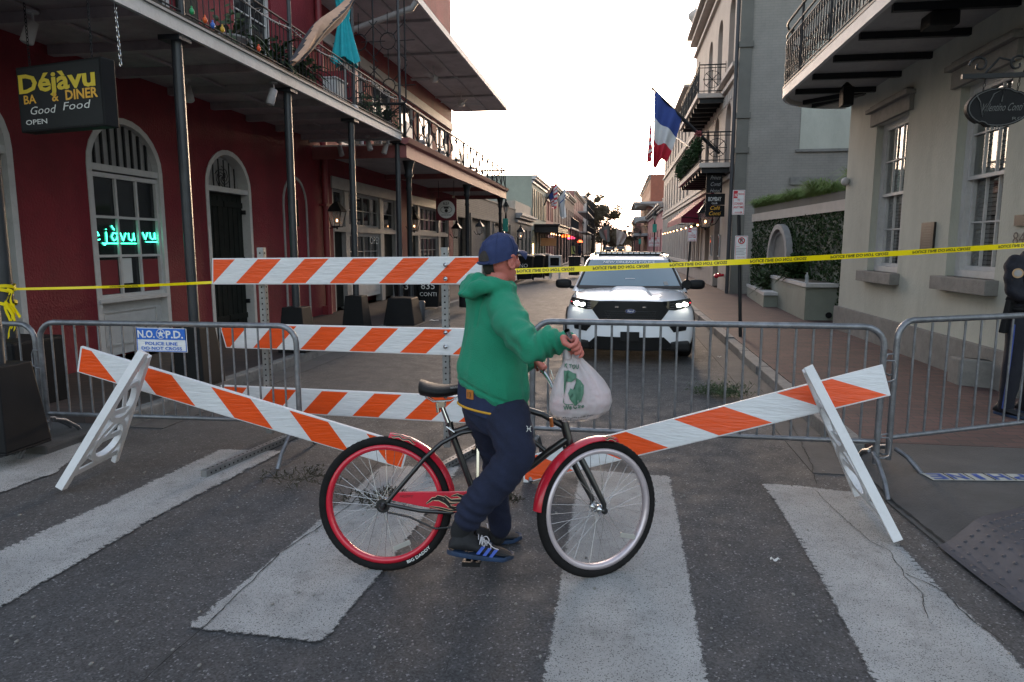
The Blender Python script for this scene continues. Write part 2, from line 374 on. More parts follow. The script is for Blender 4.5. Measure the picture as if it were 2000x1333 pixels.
def zr(x, y):
    p = V((x, y, 0)); d = 9
    for a, b in zip(cx_, cx_[1:]): e = b-a; t = max(0, min(1, (p-a).dot(e)/e.dot(e))); d = min(d, (p-a-e*t).length)
    t = min(1, d/.3); return .012+(SW-.014)*t*t*(3-2*t)
m = MB(); n = len(cx_); vs = []; fs = []
for i, p in enumerate(cx_):
    for j in range(31):
        t = (j/30)**1.4; q = V((max(KR+.15, p.x+.05*i if i < n-1 else 60), 5.36, 0)); a = p.lerp(q, t); vs.append((a.x, a.y, zr(a.x, a.y)))
for i in range(n-1):
    for j in range(30): fs.append((i*31+j, i*31+j+1, (i+1)*31+j+1, (i+1)*31+j))
m.add(vs, fs, True); m.add([(p.x, p.y, -.1) for p in cx_]+[(p.x, p.y, .012) for p in cx_], [(i, i+1, n+i+1, n+i) for i in range(n-1)])
struct(m, 'sidewalk_ramp', 'concrete')
def hz(x, y): return .012
def strip(mb, pts, w, z=.012, jag=.0):
    P = [V((p[0], p[1], 0)) for p in pts]; Q = []
    for a, b in zip(P, P[1:]):
        k = max(1, int((b-a).length/.03)) if jag else 1
        for i in range(k):
            q = a.lerp(b, i/k); nn = V((-(b-a).y, (b-a).x, 0)).normalized()
            Q.append((q+nn*(NZ.noise(q*9)*jag+NZ.noise(q*40)*jag*.4), w*(.5+1.0*abs(NZ.noise(q*23+V((5, 0, 0))))) if jag else w))
    Q.append((P[-1], w*.3 if jag else w)); vs = []
    for i, (q, ww) in enumerate(Q):
        d = (Q[min(i+1, len(Q)-1)][0]-Q[max(i-1, 0)][0]); nn = V((-d.y, d.x, 0)).normalized()
        for s_ in (-1, 1): a = q+nn*ww/2*s_; vs.append((a.x, a.y, z))
    mb.add(vs, [(2*i, 2*i+1, 2*i+3, 2*i+2) for i in range(len(Q)-1)])
def poly_ground(name, px, z, mat, jag=.004):
    P = [G(*p) for p in px]; Q = []
    for a, b in zip(P, P[1:]+P[:1]):
        k = max(1, int((b-a).length/.04))
        for i in range(k):
            q = a.lerp(b, i/k); nn = V((-(b-a).y, (b-a).x, 0)).normalized(); Q.append((q+nn*NZ.noise(q*14)*jag, nn))
    B_q = [q for q, _ in Q]; n = len(B_q); bm = bmesh.new(); bm.faces.new([bm.verts.new((q.x, q.y, z)) for q in B_q]); bmesh.ops.triangulate(bm, faces=bm.faces)
    for _ in range(7):
        es = [e for e in bm.edges if e.calc_length() > .07]
        if not es: break
        bmesh.ops.subdivide_edges(bm, edges=es, cuts=1); bmesh.ops.triangulate(bm, faces=bm.faces)
    bmesh.ops.recalc_face_normals(bm, faces=bm.faces); bm.verts.index_update(); m = MB(); m.add([v.co.copy() for v in bm.verts], [tuple(v.index for v in f.verts) for f in bm.faces]); bm.free(); o = struct(m, name, mat, recalc=False)
    def dist(p):
        d = 9
        for a, b in zip(B_q, B_q[1:]+B_q[:1]): e = b-a; e.z = 0; t = max(0, min(1, (p-a).dot(e)/max(1e-9, e.dot(e)))); w = p-a-e*t; w.z = 0; d = min(d, w.length)
        return d
    at = o.data.attributes.new('wear', 'FLOAT', 'POINT'); at.data.foreach_set('value', [min(1, dist(v.co)/.016) for v in o.data.vertices]); return o
for px in ([(-90, 905), (0, 896), (105, 868), (163, 866), (172, 880), (112, 926), (0, 968), (-90, 1000)],
           [(430, 879), (560, 882), (300, 1020), (0, 1196), (-120, 1262), (-120, 1125), (0, 1076), (200, 985)],
           [(742, 912), (905, 913), (770, 1100), (632, 1263), (355, 1233), (600, 1035)],
           [(1132, 918), (1312, 932), (1330, 1010), (1402, 1400), (1030, 1400), (1062, 1290), (1100, 1060), (1122, 950)],
           [(1482, 945), (1560, 950), (1692, 966), (1768, 1072), (1850, 1160), (1990, 1290), (2080, 1400), (1730, 1400), (1600, 1140), (1520, 1000)]):
    poly_ground('crosswalk_stripe', px, .010, 'crosswalk_paint')
m = MB()
for px, w in (([(740, 925), (690, 985), (655, 1012), (600, 1050), (548, 1085), (470, 1160), (395, 1235), (330, 1290), (270, 1345)], .016),
              ([(1592, 962), (1640, 1010), (1700, 1062), (1735, 1080), (1768, 1130), (1800, 1165), (1812, 1215)], .012),
              ([(1768, 1125), (1850, 1165), (1900, 1220), (1960, 1262)], .016), ([(1690, 965), (1560, 958)], .008),
              ([(1500, 770), (1545, 830), (1580, 900), (1595, 950)], .018), ([(880, 1090), (900, 1180), (870, 1333)], .004),
              ([(640, 960), (700, 950), (742, 905)], .02), ([(1040, 560), (1090, 566), (1160, 560)], .05), ([(60, 1300), (220, 1250), (330, 1285)], .004)):
    strip(m, [G(*p)[:2] for p in px], w*.42, .0145, .014)
struct(m, 'pavement_cracks', 'crack', recalc=False)
m = MB(); strip(m, [(p.x+.03, p.y+.03) for p in cur], .022, .019, .006); strip(m, [(p.x+.24, p.y+.13) for p in cur[12::3]], .006, .055, .004)
struct(m, 'ramp_joint', 'crack', recalc=False)
# tile street name set in the ramp, read from the far side
mk('tile_white', (.42, .41, .37), .4, var=.1, sc=20, dirt=.3, dcol=(.2, .2, .19)); mk('tile_blue', (.04, .08, .28), .4, var=.2, sc=20)
A, B = G(1822, 945, .1), G(2150, 948, .1); A.z = B.z = SW+.004; u = (B-A).normalized(); w_ = V((-u.y, u.x, 0)); L_ = (B-A).length
nm = tag(new_obj('street_name_tiles', None), 'blue and white tile street name set in the corner ramp, reading upside down from here', 'street name tiles'); WM[nm.name] = Matrix()
hh = .135; m = MB(); m.grid(lambda a, b: (lambda q: V((q.x, q.y, zr(q.x, q.y)+.005)))(A+u*L_*a+w_*hh*b), 30, 4, False); m.build('tile_band', MT['tile_white'], nm)
m = MB(); st = 'DAUPHINE'
for i, ch in enumerate(st[::-1]):
    m.text(ch, A, u, w_, hh*.76, w=L_/8*.72 if ch != 'I' else L_/8*.3, bold=.02, mp=lambda a, b: (lambda q: V((q.x, q.y, zr(q.x, q.y)+.0075)))(A+u*((i+.5)*L_/8-a)+w_*(hh*.88-b)))
m.build('lettering', MT['tile_blue'], nm, recalc=False)
m = MB()
for i in range(1, 8): m.obox(A+u*L_*i/8+w_*hh/2+V((0, 0, .004)), u*.002, w_*hh/2, (0, 0, .001))
m.build('tile_joints', M['crack'], nm)
# tactile paving pad
mk('tactile', (.05, .047, .056), .6, var=.2, sc=9, dirt=.4)
m = MB(); P = [G(*p, .06) for p in ((1832, 1050), (2010, 1008), (2260, 1100), (2100, 1260))]
def tp(u, v, dz=.0045): p = P[0].lerp(P[1], u).lerp(P[3].lerp(P[2], u), v); p.z = zr(p.x, p.y)+dz; return p
m.grid(tp, 24, 18, False)
for i in range(1, 16):
    for j in range(1, 11): m.lathe([(.012, -.002), (.01, .003), (.0001, .005)], tp(i/16, j/11), n=8)
tag(m.build('tactile_pad', MT['tactile']), 'dark domed tactile pad let into the corner ramp', 'tactile paving')
# ================================================================== left: the red bar under its long gallery
GX, GZ = -4.27, 3.64           # gallery edge and its underside
A_ = thing('red_building', 'two storey red stucco corner bar with white arched openings and a long iron gallery', 'building', (XL, 9, 0))
ops = [(5.15, 6.42, SW, 3.2, .63), (7.44, 8.8, SW, 3.16, .62), (9.82, 11.12, SW, 3.08, .6)]
m = MB(); wall(m, FL, 4.8, 14.15, 0, 3.72, ops); up = [(5.6, 6.8, 3.9, 6.2, 0), (8.2, 9.3, 3.9, 6.2, 0), (10.9, 12.15, 3.9, 6.0, 0)]
wall(m, FL, 4.8, 14.15, 3.72, 9.5, up); m.box(-14, XL-.35, 4.8, 14.15, 0, 9.5); m.build('wall', M['red_stucco'], A_)
m = MB(); arch_band(m, FL, 12.3, 13.22, SW, 2.35, .5, .05, -.02, .02); m.build('blind_arch', M['gray_wood'], A_)
m = MB(); m.fbox(FL, 12.45, 12.85, 1.9, 2.5, 0, .04); m.build('wall_panel', M['red_paint'], A_)
m = MB(); m.fbox(FL, 12.5, 12.8, 1.95, 2.45, .04, .05); m.build('wall_panel_face', M['black_paint'], A_)
for a, b, zb, zt, ar in ops:
    m = MB(); arch_band(m, FL, a+.07, b-.07, zb, zt-ar-.0, ar-.07, .075, -.2, .012); m.fbox(FL, a+.06, b-.06, zt-ar-.06, zt-ar+.02, -.19, -.004)
    m.build('door_frame' if a != 7.44 else 'window_surround', M['white_wood'], A_)
for a, b in ((5.15, 6.42), (9.82, 11.12)):
    d = MB(); c = (a+b)/2
    for s0, s1 in ((a+.08, c-.004), (c+.004, b-.08)):
        d.fbox(FL, s0, s1, SW+.02, 2.42, -.2, -.13)
        for k in range(1, 4): s_ = s0+(s1-s0)*k/4; d.fbox(FL, s_-.006, s_+.006, SW+.1, 2.36, -.13, -.12)
        for z_ in (.35, 1.3, 2.2): d.fbox(FL, s0+.01, s1-.01, z_, z_+.09, -.125, -.105)
    dd = d.build('door', M['shutter_black'], A_)
    h = MB(); [h.fbox(FL, b-.1, b+.03, z_, z_+.07, -.12, -.06) for z_ in (.6, 2.1)]; h.build('hinge', M['black_iron'], dd)
    t = MB(); t.prism([FL.p(x, z, -.18) for x, z in arch(a+.1, b-.1, 2.5, rise=.5)], FL.n*.02); t.build('transom_board', M['gray_wood'], A_)
    gr = MB()
    for k in range(1, 7):
        s_ = a+.12+(b-a-.24)*k/7; hh = .5*math.sqrt(max(.02, 1-((s_-c)/(.5*(b-a)-.06))**2))-.05; gr.tube([FL.p(s_, 2.49, -.12), FL.p(s_, 2.5+hh, -.12)], .011, 5)
    for q in range(5):
        an0 = q*1.25; gr.tube([FL.p(c+.06*k*math.cos(an0+k*.7)*.62, 2.66+.03*k*math.sin(an0+k*.7), -.1) for k in range(7)], .007, 4)
    gr.build('transom_grille', M['black_iron'], A_)
# arched window with its panel below
win(A_, FL, 7.5, 8.74, .92, 2.46, 3, 3, d=-.02, fw=.055, mw=.032, label='white nine pane shop window under the arch')
m = MB(); m.fbox(FL, 7.5, 8.74, .2, .9, -.2, -.09)
for s0, s1, z0, z1 in ((7.62, 8.62, .32, .34), (7.62, 8.62, .74, .76), (7.62, 7.64, .34, .74), (8.6, 8.62, .34, .74)): m.fbox(FL, s0, s1, z0, z1, -.09, -.07)
m.fbox(FL, 7.46, 8.78, .88, .93, -.15, .03); m.build('window_apron', M['white_wood'], A_)
m = MB(); m.prism([FL.p(x, z, -.16) for x, z in arch(7.5, 8.74, 2.5, rise=.6)], FL.n*.08)
m.build('lunette_board', M['gray_wood'], A_)
m = MB()
for k in range(1, 9):
    s_ = 7.52+1.2*k/9; hh = .52*math.sqrt(1-((s_-8.12)/.62)**2); m.fbox(FL, s_-.013, s_+.013, 2.55, 2.56+hh, -.075, -.05)
m.build('lunette_bars', M['black_iron'], A_)
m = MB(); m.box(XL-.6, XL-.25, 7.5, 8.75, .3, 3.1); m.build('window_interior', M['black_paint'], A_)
m = MB(); m.fbox(FL, 7.56, 7.9, .98, 1.4, -.059, -.057); m.fbox(FL, 8.34, 8.68, .98, 1.4, -.059, -.057); m.each('window_blind', M['red_paint'], A_)
m = MB(); m.fbox(FL, 7.98, 8.16, 1.1, 1.42, -.058, -.056); tag(m.build('paper_notice', M['paper']), 'sheet of paper taped inside the bar window below the neon', 'notice')
for a, b, zb, zt, _ in up: win(A_, FL, a, b, zb, zt, 2, 4, d=-.05, fw=.1)
for a in (8.0, 9.35): 
    m = MB(); m.fbox(FL, a-.02 if a < 9 else a, a+.2 if a < 9 else a+.45, 3.9, 6.2, .01, .05); m.build('shutter', M['shutter_black'], A_)
m = MB(); m.tube([(XL+.09, 13.98, 0), (XL+.09, 13.98, 9)], .07, 10); m.fbox(FL, 13.85, 14.1, .1, .3, 0, .12)
for z_ in (1, 2.4, 5, 7): m.fbox(FL, 13.86, 14.1, z_, z_+.05, 0, .17)
m.build('drainpipe', M['red_paint'], A_)
# gallery
m = MB(); m.box(XL+.002, GX-.04, 1.5, 13.5, GZ+.1, GZ+.16); m.build('gallery_deck', M['soffit_dark'], A_)
m = MB(); y = 1.9
while y < 13.4: m.box(XL+.01, GX-.05, y, y+.09, GZ, GZ+.098); y += 1.02
m.box(-5.35, -5.32, 1.5, 13.45, GZ+.06, GZ+.085); m.each('gallery_joist', M['soffit_dark'], A_)
m = MB(); m.box(GX-.04, GX, 1.5, 13.52, GZ, GZ+.125); m.box(XL+.01, GX-.04, 13.48, 13.52, GZ, GZ+.125); m.build('gallery_fascia', M['white_wood'], A_)
m = MB(); m.box(GX-.1, GX+.02, 1.5, 13.54, GZ+.128, GZ+.152); m.build('gallery_edge_board', M['gray_wood'], A_)
m = MB(); m.box(GX-.09, GX-.01, 1.5, 13.5, GZ+.154, GZ+.19); m.build('gallery_kerb', M['shutter_black'], A_)
RX, RT = GX-.06, GZ+.82
m = MB(); m.tube([(RX, 1.5, RT), (RX, 13.45, RT)], .014, 6); m.tube([(RX, 1.5, RT-.1), (RX, 13.45, RT-.1)], .008, 5); m.tube([(RX, 1.5, GZ+.24), (RX, 13.45, GZ+.24)], .01, 5)
y = 1.55; k = 0
while y < 13.4:
    m.tube([(RX, y, GZ+.19), (RX, y, RT-.1 if k % 2 else RT)], .0065, 4, smooth=False)
    if k % 2 == 0: m.tube([(RX, y+.21*math.sin(t), RT-.1+.09*math.sin(t*1.0)*abs(math.cos(t*.5))) for t in [i*.3 for i in range(0, 6)]], .004, 3)
    y += .105; k += 1
for i in range(9): m.tube([(RX-(XL-RX)*-i/9, 13.45, GZ+.19), (RX-(XL-RX)*-i/9, 13.45, RT)], .007, 4)
m.tube([(RX, 13.45, RT), (XL, 13.45, RT)], .012, 5)
m.build('gallery_railing', M['black_iron'], A_)
PXS = [(343, 60), (560, 165), (685, 235), (776, 282)]
post_y = [PX(a, b, GX-.12).y for a, b in PXS]; post_y = [post_y[0]-2.35]+post_y
for i, py in enumerate(post_y):
    m = MB(); x = GX-.12
    m.tube([(x, py, SW), (x, py, GZ-.05)], .052, 12); m.lathe([(.11, 0), (.1, .05), (.07, .09), (.055, .14)], (x, py, SW), n=12); m.box(x-.13, x+.1, py-.1, py+.1, GZ-.05, GZ-.003)
    m.build('gallery_post', M['slate_post'], A_)
    m = MB(); m.tube([(RX+.0, py+.03, GZ+.16), (RX, py+.03, 7.2)], .028, 8); m.build('upper_post', M['slate_post'], A_)
for i, py in enumerate(post_y[:4]):
    tall = i == 1; m = MB(); x = GX-.12; w = .2; h = .62
    m.prism([(x-w, py-w, SW), (x+w, py-w, SW), (x+w, py+w, SW), (x-w, py+w, SW)], (0, 0, .02))
    b = [V((x+sx*w, py+sy*w, SW+.02)) for sx, sy in ((-1, -1), (1, -1), (1, 1), (-1, 1))]; t = [V((x+sx*w*.72, py+sy*w*.72, SW+h)) for sx, sy in ((-1, -1), (1, -1), (1, 1), (-1, 1))]
    m.add(b+t, [(0, 1, 5, 4), (1, 2, 6, 5), (2, 3, 7, 6), (3, 0, 4, 7), (4, 5, 6, 7), (0, 3, 2, 1)])
    tag(m.build('post_guard', M['black_paint'], bev=.02), ['black box guard round the gallery post at the left edge of the view', 'black box guard round the gallery post beside the arched window', 'black box guard round the gallery post by the blind arch', 'black box guard round the gallery post in front of the first white shopfront'][i], 'post guard', 'black guards round the gallery posts')
# stuff under the gallery: fan boxes and spot lamps
for k, (px, py) in enumerate(((65, 50), (365, 175), (535, 180), (663, 290), (755, 285), (718, 278))):
    p = G(px, py, GZ-.12); p.z = GZ; m = MB(); m.lathe([(.05, -.02), (.05, -.0)], p, n=10); m.tube([p, p-V((0, 0, .1))], .012, 6); q = p-V((0, 0, .1)); m.lathe([(.0001, 0), (.05, .01), (.055, .2), (.045, .21)], q+V((0, 0, .02)), ax=(.3 if k % 2 else -.2, -.2, -.9), n=10)
    tag(m.build('spot_lamp', M['soffit']), ['red tinted flood lamp under the gallery above the bar sign', 'spot lamp under the gallery right of the first post', 'tilted spot lamp under the gallery left of the second post', 'spot lamp under the far end of the gallery', 'rightmost spot lamp under the gallery end', 'middle spot lamp of the three at the gallery end'][k], 'spot lamp', 'spot lamps under the gallery')
# hanging bar sign
a, b = PY(28, 131, 5.5), PY(193, 112, 5.28); c_ = PY(43, 259, 5.5); d2 = PY(210, 247, 5.28)
zt = (a.z+b.z)/2; zb = (c_.z+d2.z)/2; x0, y0 = (a.x+c_.x)/2, 5.5; x1, y1 = (b.x+d2.x)/2, 5.28
S = thing('hanging_sign', 'black box sign with yellow lettering hung on chains under the gallery', 'sign', ((x0+x1)/2, 5.39, zb))
fs_ = Fr((x0, y0, 0), (x1-x0, y1-y0, 0), V((y1-y0, -(x1-x0), 0))); W_ = math.hypot(x1-x0, y1-y0); H_ = zt-zb
m = MB(); m.fbox(fs_, 0, W_, zb, zt, -.13, 0); m.build('sign_box', M['black_paint'], S, bev=.01)
m = MB(); m.fbox(fs_, .02, W_-.02, zb+.02, zt-.02, 0, .003); m.build('sign_face', mk('sign_black', (.012, .014, .016), .5, spec=.2), S)
def tx(mb, fr, st, s, z, h, w=None, d=.006, al=0, sh=0, bold=0): mb.text(st, fr.p(s, z, d), fr.u, V((0, 0, 1)), h, al, w, sh, bold)
m = MB(); tx(m, fs_, 'Déjàvu', .03, zb+H_*.6, H_*.27, W_*.9, bold=.03); m.build('lettering', M['yellow_letter'], S, recalc=False)
m = MB(); tx(m, fs_, 'BA', .08, zb+H_*.43, H_*.13, W_*.15, bold=.02); tx(m, fs_, '&', .08+W_*.34, zb+H_*.43, H_*.13, W_*.08, bold=.02); tx(m, fs_, 'DINER', .06+W_*.52, zb+H_*.43, H_*.14, W_*.37, bold=.03); m.build('lettering', M['amber_letter'], S, recalc=False)
m = MB(); tx(m, fs_, 'Good', .14, zb+H_*.26, H_*.12, W_*.3, sh=.35); tx(m, fs_, 'Food', .14+W_*.4, zb+H_*.28, H_*.12, W_*.3, sh=.35); tx(m, fs_, 'OPEN', .08, zb+H_*.11, H_*.075, W_*.26, bold=.01); m.build('lettering', M['white_letter'], S, recalc=False)
m = MB()
def chain(mb, p, q, r=.012, w=.0035):
    p, q = V(p), V(q); n = max(2, int((q-p).length/(r*2.6))); d = (q-p).normalized(); a = V((1, 0, 0)) if abs(d.x) < .9 else V((0, 1, 0)); a = (a-d*d.dot(a)).normalized(); b = d.cross(a)
    for i in range(n):
        c = p.lerp(q, (i+.5)/n); e = a if i % 2 else b; mb.tube([c+d*r*1.6*math.cos(t)+e*r*.8*math.sin(t) for t in [k*math.pi/4 for k in range(8)]], w, 4, closed=True)
for s_ in (.1, W_-.17): m = MB(); chain(m, fs_.p(s_, zt, -.06), fs_.p(s_, GZ, -.06)); m.build('chain', M['black_iron'], S)
m = MB(); c0, c1 = PX(224, 2, GX-.06), PX(236, 130, GX-.06); chain(m, c0, c1, .014, .005); tag(m.build('hanging_chain', M['chrome']), 'loose silver beaded chain dangling from the gallery beside the bar sign', 'chain')
# neon in the window
N_ = thing('neon_sign', 'glowing green neon script lettering inside the bar window', 'neon sign', (XL-.05, 7.6, 1.7))
p0, p1 = PX(176, 470, XL-.21), PX(262, 470, XL-.21); m = MB(); m2 = MB()
def neon(mb, st, px0, px1, pyb, h):
    a, b = PX(px0, pyb, XL-.049), PX(px1, pyb, XL-.049); w = b.y-a.y
    strokes = {'d': [[(1, 0), (.2, 0), (0, .35), (.25, .7), (.8, .6), (1, .3)], [(1, 1.1), (.95, 0)]], 'e': [[(0, .35), (.9, .45), (.6, .75), (.15, .6), (0, .25), (.4, 0), (.95, .1)]], 'j': [[(.6, .75), (.6, -.2), (.2, -.4), (-.1, -.2)], [(.6, .95), (.62, 1.0)]], 'a': [[(.9, .6), (.3, .7), (0, .35), (.3, 0), (.8, .15), (.95, .7)], [(.95, .7), (.95, 0)]], 'v': [[(0, .7), (.45, 0), (.95, .7)]], 'u': [[(0, .7), (.05, .15), (.45, 0), (.85, .2), (.9, .7), (1, 0)]], "'": [[(0, .95), (.5, 1.25)]], '`': [[(.1, 1.3), (.5, .95)]], '_': [[(0, -.25), (1, -.25)]]}
    n = len([c for c in st if c.isalpha()]); i = 0
    for c in st:
        o = max(0, i-1) if c in "'`" else i
        if c == '_': mb.tube([V((a.x, a.y+w*.25, a.z-.25*h)), V((a.x, b.y, a.z-.25*h))], .006, 6); continue
        for s_ in strokes[c]: mb.tube([V((a.x, a.y+w*(o+.12+.7*x)/n, a.z+h*y)) for x, y in s_], .0065, 6)
        if c not in "'`": i += 1
neon(m, "e'ja`vu_", 181, 266, 470, .14); neon(m, "vu_", 278, 306, 468, .13); m.build('neon_tube', M['neon_green'], N_)
m = MB(); m.fbox(FL, 7.6, 8.6, 1.95, 1.958, -.056, -.05); m.build('mount_bar', M['black_iron'], N_)
# ================================================================== leaves
def leaves(mb, c, r, n, s, seed=0, droop=0, up=0):
    q = random.Random(seed)
    for i in range(n):
        d = V((q.gauss(0, 1), q.gauss(0, 1), q.gauss(0, 1))).normalized()*(q.random()**.4)
        p = V(c)+V((d.x*r[0], d.y*r[1], d.z*r[2])); a = V((q.gauss(0, 1), q.gauss(0, 1), q.gauss(0, .6)+up)).normalized(); b = a.orthogonal().normalized()
        k = s*q.uniform(.6, 1.4); b = b*k*.35; t = p+a*k-V((0, 0, droop*k)); mb.add([p-b*.2, p+a*k*.5+b, t, p+a*k*.5-b], [(0, 1, 2, 3)])
def fronds(mb, c, n, l, seed=0, w=.03, droop=1.0, lift=.8):
    q = random.Random(seed)
    for i in range(n):
        an = q.uniform(0, 6.28); h = V((math.cos(an), math.sin(an), 0)); ll = l*q.uniform(.6, 1.1); li = lift*q.uniform(.4, 1.3); pr = V(c); sd = V((-h.y, h.x, 0))
        for k in range(1, 7):
            t = k/6; p = V(c)+h*ll*t+V((0, 0, ll*(li*t-droop*t*t))); ww = w*math.sin(math.pi*min(1, t*.9+.08)); w0 = w*math.sin(math.pi*min(1, (t-1/6)*.9+.08))
            mb.add([pr-sd*w0, p-sd*ww, p+sd*ww, pr+sd*w0], [(0, 1, 2, 3)]); pr = p
def potted(name, label, c, r, h, seed, pot='gray_wood', group=None, fr=.55, n=26, mat='leaf', lift=.8):
    c = V(c); t = thing(name, label, 'plant', c, group=group)
    m = MB(); m.lathe([(r*.7, 0), (r*.95, h*.9), (r*1.05, h*.9), (r*1.05, h), (r*.85, h), (r*.8, h*.9)], c, n=14); m.build('pot', M[pot], t)
    m = MB(); fronds(m, c+V((0, 0, h*.9)), n, fr, seed, .025, 1.0, lift); leaves(m, c+V((0, 0, h+fr*.3)), (fr*.5, fr*.5, fr*.35), 90, .08, seed); m.build('foliage', M[mat], t, recalc=False); return t
DZ = GZ+.16
P1 = PX(448, 50, -4.75); potted('potted_plant', 'fern in a wide grey tub behind the gallery rail, nearest the top left corner', (-4.75, P1.y, DZ), .2, .3, 3, group='plants on the red gallery')
for k, (px, rr, lb) in enumerate(((528, .1, 'leafy plant in a clay pot behind the rail left of the furled flag'), (558, .1, 'tall frond plant behind the rail beside the white window'), (590, .1, 'plant with drooping fronds just behind the furled flag'), (716, .1, 'bushy climber on the rail right of the closed parasol'), (750, .14, 'fern in a pale pot at the far corner of the red gallery'))):
    p = PX(px, 180, -4.62); potted('potted_plant', lb, (-4.62, p.y, DZ), rr, .2, 11+k, 'gray_wood' if k == 4 else 'terracotta', 'plants on the red gallery', .5, 30, 'leaf' if k % 2 else 'leaf_dark', 1.2)
p = PX(655, 195, -4.6); m = MB(); m.box(-4.72, -4.5, p.y-.2, p.y+.25, DZ, DZ+.42); m.box(-4.74, -4.48, p.y-.22, p.y+.27, DZ+.42, DZ+.45); tag(m.build('deck_box', M['white_wood'], bev=.02), 'white lidded box standing behind the gallery rail below the closed parasol', 'box')
# closed turquoise parasol
mk('turquoise', (.01, .33, .38), .8, var=.12, sc=12)
p = PX(672, 60, -4.45); U = thing('parasol', 'closed turquoise parasol tied with a cord behind the gallery rail', 'parasol', (-4.45, p.y, DZ))
m = MB()
def um(a, b):
    z = DZ+.72+(1.6)*b; r = .2-.3*b+.35*max(0, b-.45) if b < .45 else .065+.06*math.sin((b-.45)*5)*(1-b)*1.6+.02
    r *= 1+.22*math.sin(a*2*math.pi*8+b*3)+.06*math.sin(a*2*math.pi*3); return V((-4.45+r*math.cos(a*2*math.pi), p.y+r*math.sin(a*2*math.pi), z+.05*math.sin(a*2*math.pi*4)*(1-b)**4))
m.grid(um, 64, 24, True, True); m.build('canopy', M['turquoise'], U)
m = MB(); m.tube([(-4.45, p.y, DZ), (-4.45, p.y, DZ+2.3)], .018, 8); m.lathe([(.2, 0), (.18, .05), (.03, .07)], (-4.45, p.y, DZ)); m.build('pole', M['gray_wood'], U)
m = MB(); m.tube([(-4.45+.075*math.cos(t), p.y+.075*math.sin(t), DZ+1.2) for t in [k*.52 for k in range(12)]], .008, 5, closed=True); m.build('cord', M['black_iron'], U)
# furled flag on its slanting pole
mk('flag_peach', (.5, .3, .2), .85, var=.15, sc=9); mk('flag_dark', (.05, .045, .05), .85, var=.2)
a, b = PX(688, 0, -3.9), PX(570, 122, -4.1); FLG = thing('flag', 'furled peach and dark striped flag wrapped round a slanting pole on the gallery rail', 'flag', a)
m = MB(); m.tube([a+(a-b)*.4, a, b.lerp(a, .05)], .012, 6); m.build('flagpole', M['white_wood'], FLG)
m = MB(); ax = (b-a); sd = ax.cross(V((1, 0, 0))).normalized()
def fg(u_, v_):
    w = .035+.07*math.sin(math.pi*min(1, v_*1.05))**.7; t = a+ax*v_+V((.03*math.sin(u_*13), 0, -.03*math.sin(v_*9))); an = (u_-.5)*5.5
    return t+sd*(w*math.sin(an))+V((w*.55*math.cos(an)+.02*math.sin(9*v_+u_*20), 0, 0))
nu, nv = 36, 20
for j in range(nv):
    for i in range(nu):
        m.m = 0 if (i/nu+j/nv*.35) % .5 > .2 else 1
        m.add([fg(i/nu, j/nv), fg((i+1)/nu, j/nv), fg((i+1)/nu, (j+1)/nv), fg(i/nu, (j+1)/nv)], [(0, 1, 2, 3)], True)
m.build('flag_cloth', [M['flag_peach'], M['flag_dark']], FLG, recalc=False)
# garland of fairy lights
m = MB(); y = 7.0; pr = None; q = random.Random(4)
while y < 13.4:
    z = RT-.05-.06*abs(math.sin(y*2.1)); p = V((RX+.02, y, z)); 
    if pr: m.tube([pr, p], .006, 4)
    d = V((q.uniform(-.02, .03), q.uniform(-.03, .03), q.uniform(-.03, .03))); m.tube([p, p+d], .004, 3); pr = p; y += .045
tag(m.build('light_garland', M['white_wood']), 'pale garland of small lights wound along the gallery top rail', 'garland')
for px, py, c, lb in ((399, 44, (.8, .12, .02), 'orange bulb at the foot of the gallery rail'), (414, 54, (.04, .14, .5), 'blue bulb at the foot of the gallery rail'), (433, 62, (.6, .35, .03), 'yellow bulb at the foot of the gallery rail'), (373, 27, (.02, .3, .1), 'green bulb at the foot of the gallery rail'), (504, 99, (.75, .08, .02), 'red bulb further along the gallery kerb')):
    p = PX(px, py, GX); m = MB(); m.sphere(p+V((.01, 0, .02)), .025, 8, 6, (1, 1, 1.3)); m.tube([p+V((.01, 0, .04)), p+V((.01, 0, .07))], .01, 6); tag(m.build('festoon_bulb', mk('bulb', c, .3)), lb, 'bulb', 'coloured festoon bulbs')
# ================================================================== left: second red building with the rose gallery
def sx(px, py=450, X=XL): return PX(px, py, X).y
B_ = thing('red_building', 'red building with white shopfronts, rose coloured gallery and deep overhanging roof', 'building', (XL, 20, 0))
e1 = (sx(651), sx(776)); e2 = (sx(803), sx(877))
m = MB(); wall(m, FL, 14.152, 25.8, 0, 3.5, [(e1[0], e1[1], SW, 3.02, 0), (e2[0], e2[1], SW, 3.0, 0)]); ww = [(15.2+i*2.1, 16.7+i*2.1, 3.8, 5.75, 0) for i in range(5)]
wall(m, FL, 14.152, 25.8, 3.5, 6.6, ww); wall(m, FL, 14.152, 25.8, 6.6, 10.4, [(17+i*1.7, 18+i*1.7, 7.1, 8.7, 0) for i in range(5)]); m.box(-13, XL-.35, 14.152, 25.8, 0, 10.4)
m.build('wall', M['red_stucco'], B_)
m = MB(); [m.fbox(FL, 17+i*1.7-.08, 18+i*1.7+.08, z_, z_+.1, 0, .05) for i in range(5) for z_ in (7.0, 8.7)]; m.build('lintels', M['white_wood'], B_)
for i in range(5): win(B_, FL, 17+i*1.7, 18+i*1.7, 7.1, 8.7, 2, 4, d=-.04, fw=.09)
for a, b, zb, zt, _ in ww: win(B_, FL, a, b, zb, zt, 2, 3, d=-.04, fw=.11)
m = MB(); m.fbox(FL, 14.2, 25.75, 5.8, 6.05, 0, .06); m.build('frieze', M['gray_wood'], B_)
